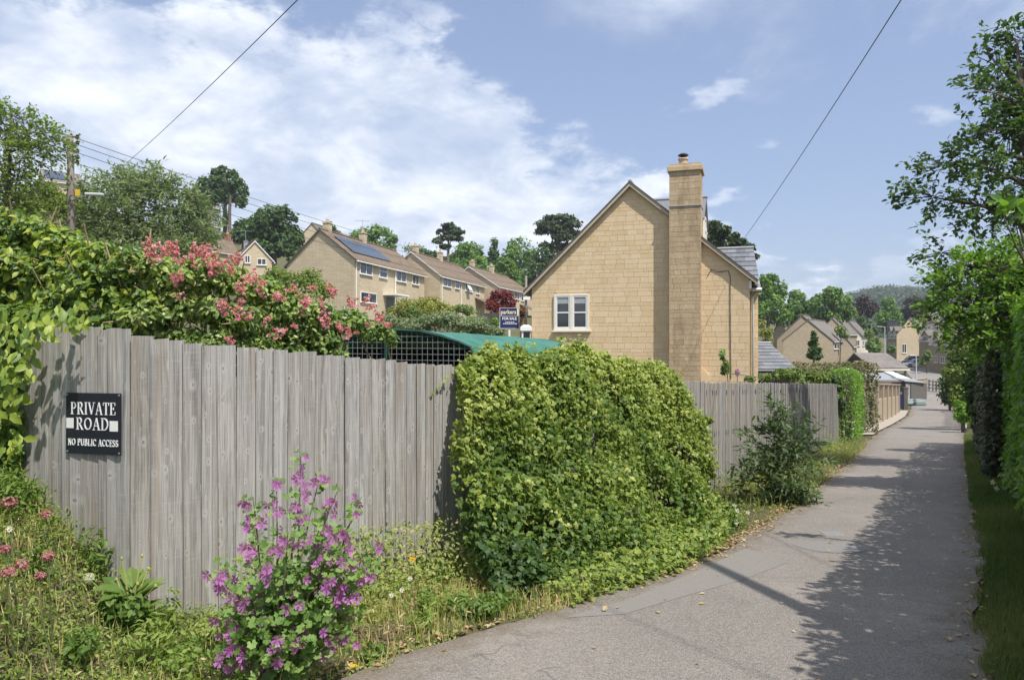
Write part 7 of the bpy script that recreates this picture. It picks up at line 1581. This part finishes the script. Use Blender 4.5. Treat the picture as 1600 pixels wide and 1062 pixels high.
for a in [(612, 929, 4.6, 'white daisy, left of the pair below the yellow poppy'), (628, 921, 4.7, 'white daisy, right of the pair below the yellow poppy'), (641, 903, 4.9, 'white daisy nearest under the yellow poppy'), (1147, 790, 8.6, 'white daisy at the foot of the narrow fence, upper'), (1152, 797, 8.4, 'white daisy at the foot of the narrow fence, lower'), (1168, 800, 8.4, 'white daisy nearest the buddleia bush'), (1150, 815, 8.0, 'white daisy low by the lane left of the buddleia'), (16, 826, 3.6, 'white daisy on the bank among red valerian')]: poppy(*a[:4], WP, .019 if a[2] < 6 else .034, 'daisy_flower', 'daisy', DG)
# dead twigs by the mallow foot
def twigs():
    c = Vector(pxg(555, 1003)); c = Vector((c.x, c.y, G(c.x, c.y))); root = thing('dead_twigs', c, 'small heap of dead brown twigs beside the mallow foot', 'twigs'); r = random.Random(9); m = MB()
    for k in range(110): a = r.uniform(-.5, .7); l = r.uniform(.06, .2); q = c + Vector((r.uniform(-.14, .2), r.uniform(-.1, .1), r.uniform(.005, .07))); m.tube([q, q + Vector((math.cos(a) * l, math.sin(a) * l, r.uniform(-.02, .03)))], .0025, 4)
    m.build('twig', plain('dead_twig', (.16, .11, .08), .9, .4), root)
    m = MB(); m.tube([c + Vector((-.05, -.05, .03)), c + Vector((.1, -.12, .03)), c + Vector((.22, -.13, .012)), c + Vector((.32, -.08, .012)), c + Vector((.36, 0, .02))], .006, 5); m.build('pale_stick', M_DRYSTEM, root)
twigs()
# fallen leaves and petals on the lane
def litter():
    n = 5200; Y = 2.5 + 22 * RNG.random(n) ** 1.5; l, r = lane_x(Y); side = RNG.random(n); X = np.where(side < .70, l - .14 + np.abs(RNG.normal(size=n)) * .13 * np.where(Y > 5.5, 1.1, .6), np.where(side < .955, r + .02 - np.abs(RNG.normal(size=n)) * .13, l + (r - l) * RNG.random(n)))
    k = (RNG.random(n) < np.where(side < .7, np.interp(Y, [2.5, 5, 6, 9, 20], [.3, .35, 1, .8, .4]), .35)); X, Y = X[k], Y[k]
    q = np.stack([X, Y, ground(X, Y) + .022], 1); o = leaves('fallen_leaves', LM['deadl'], q, RNG.normal(size=(len(X), 3)) * .22 + np.array([0, 0, 1]), .022 + .035 * RNG.random(len(X)), T_QUAD); tag(o, 'dry fallen leaves scattered along the lane edges', 'leaves', kind='stuff')
litter()
def single_leaf(px, py, size, stops, lab, nm):
    c = pxg(px, py); V, Fc, k = leaf_arrays(np.array([[c[0], c[1], G(*c) + .022]]), np.array([[.1, -.25, 1.]]), size, T_OVAL, 0, np.array([[2., .2, 0]])); o = npmesh('fallen_leaf', V, Fc, leafmat(nm, stops), None, np.full(len(V), .5)); tag(o, lab, 'leaf')
single_leaf(544, 1048, .06, [(.62, .42, .03), (.70, .50, .05)], 'single yellow leaf lying on the lane by the mallow', 'yellow_leaf')
single_leaf(1092, 947, .05, [(.45, .34, .12), (.5, .4, .16)], 'small tan leaf lying on the lane before the ivy', 'tan_leaf')
single_leaf(1290, 862, .06, [(.45, .34, .10), (.5, .4, .14)], 'small tan leaf on the oval cover patch', 'tan_leaf2')
# white bindweed blooms by the hedge foot
for (x, y, D, lab) in [(1550, 753, 11.4, 'white bloom at the bronze hedge foot, upper of two'), (1556, 763, 11.0, 'white bloom at the bronze hedge foot, lower of two')]: poppy(x, y, D, lab, WP, .052, 'bindweed_flower', 'flower', 'white blooms at the hedge foot', .02)
# unseen leaning trunk, added in the hedge and tilted to shadow the lane
def unseen_leaning_tree():
    b = Vector((2.75, 1.85)); b = Vector((b.x, b.y, G(b.x, b.y))); t = Vector((4.45, 3.0, b.z + 7.0)); root = thing('unseen_leaning_tree', b, 'unseen leaning trunk added in the hedge to cast a shadow across the lane', 'tree')
    m = MB(); m.tube([b, b.lerp(t, .4) + Vector((0, 0, .05)), t], [.13, .10, .06], 8); m.build('trunk', M_BARK, root, True)
    p, nn = shell([(np.array(b.lerp(t, .42)) + np.array([.1, .1, 0]), (.55, .5, .6)), (np.array(b.lerp(t, .58)) + np.array([.35, .5, 0]), (.35, .35, .4))], 1500, .6, 9); leaves('foliage', LM['hedge'], p, nn, .09, T_OVAL, parent=root)
unseen_leaning_tree()
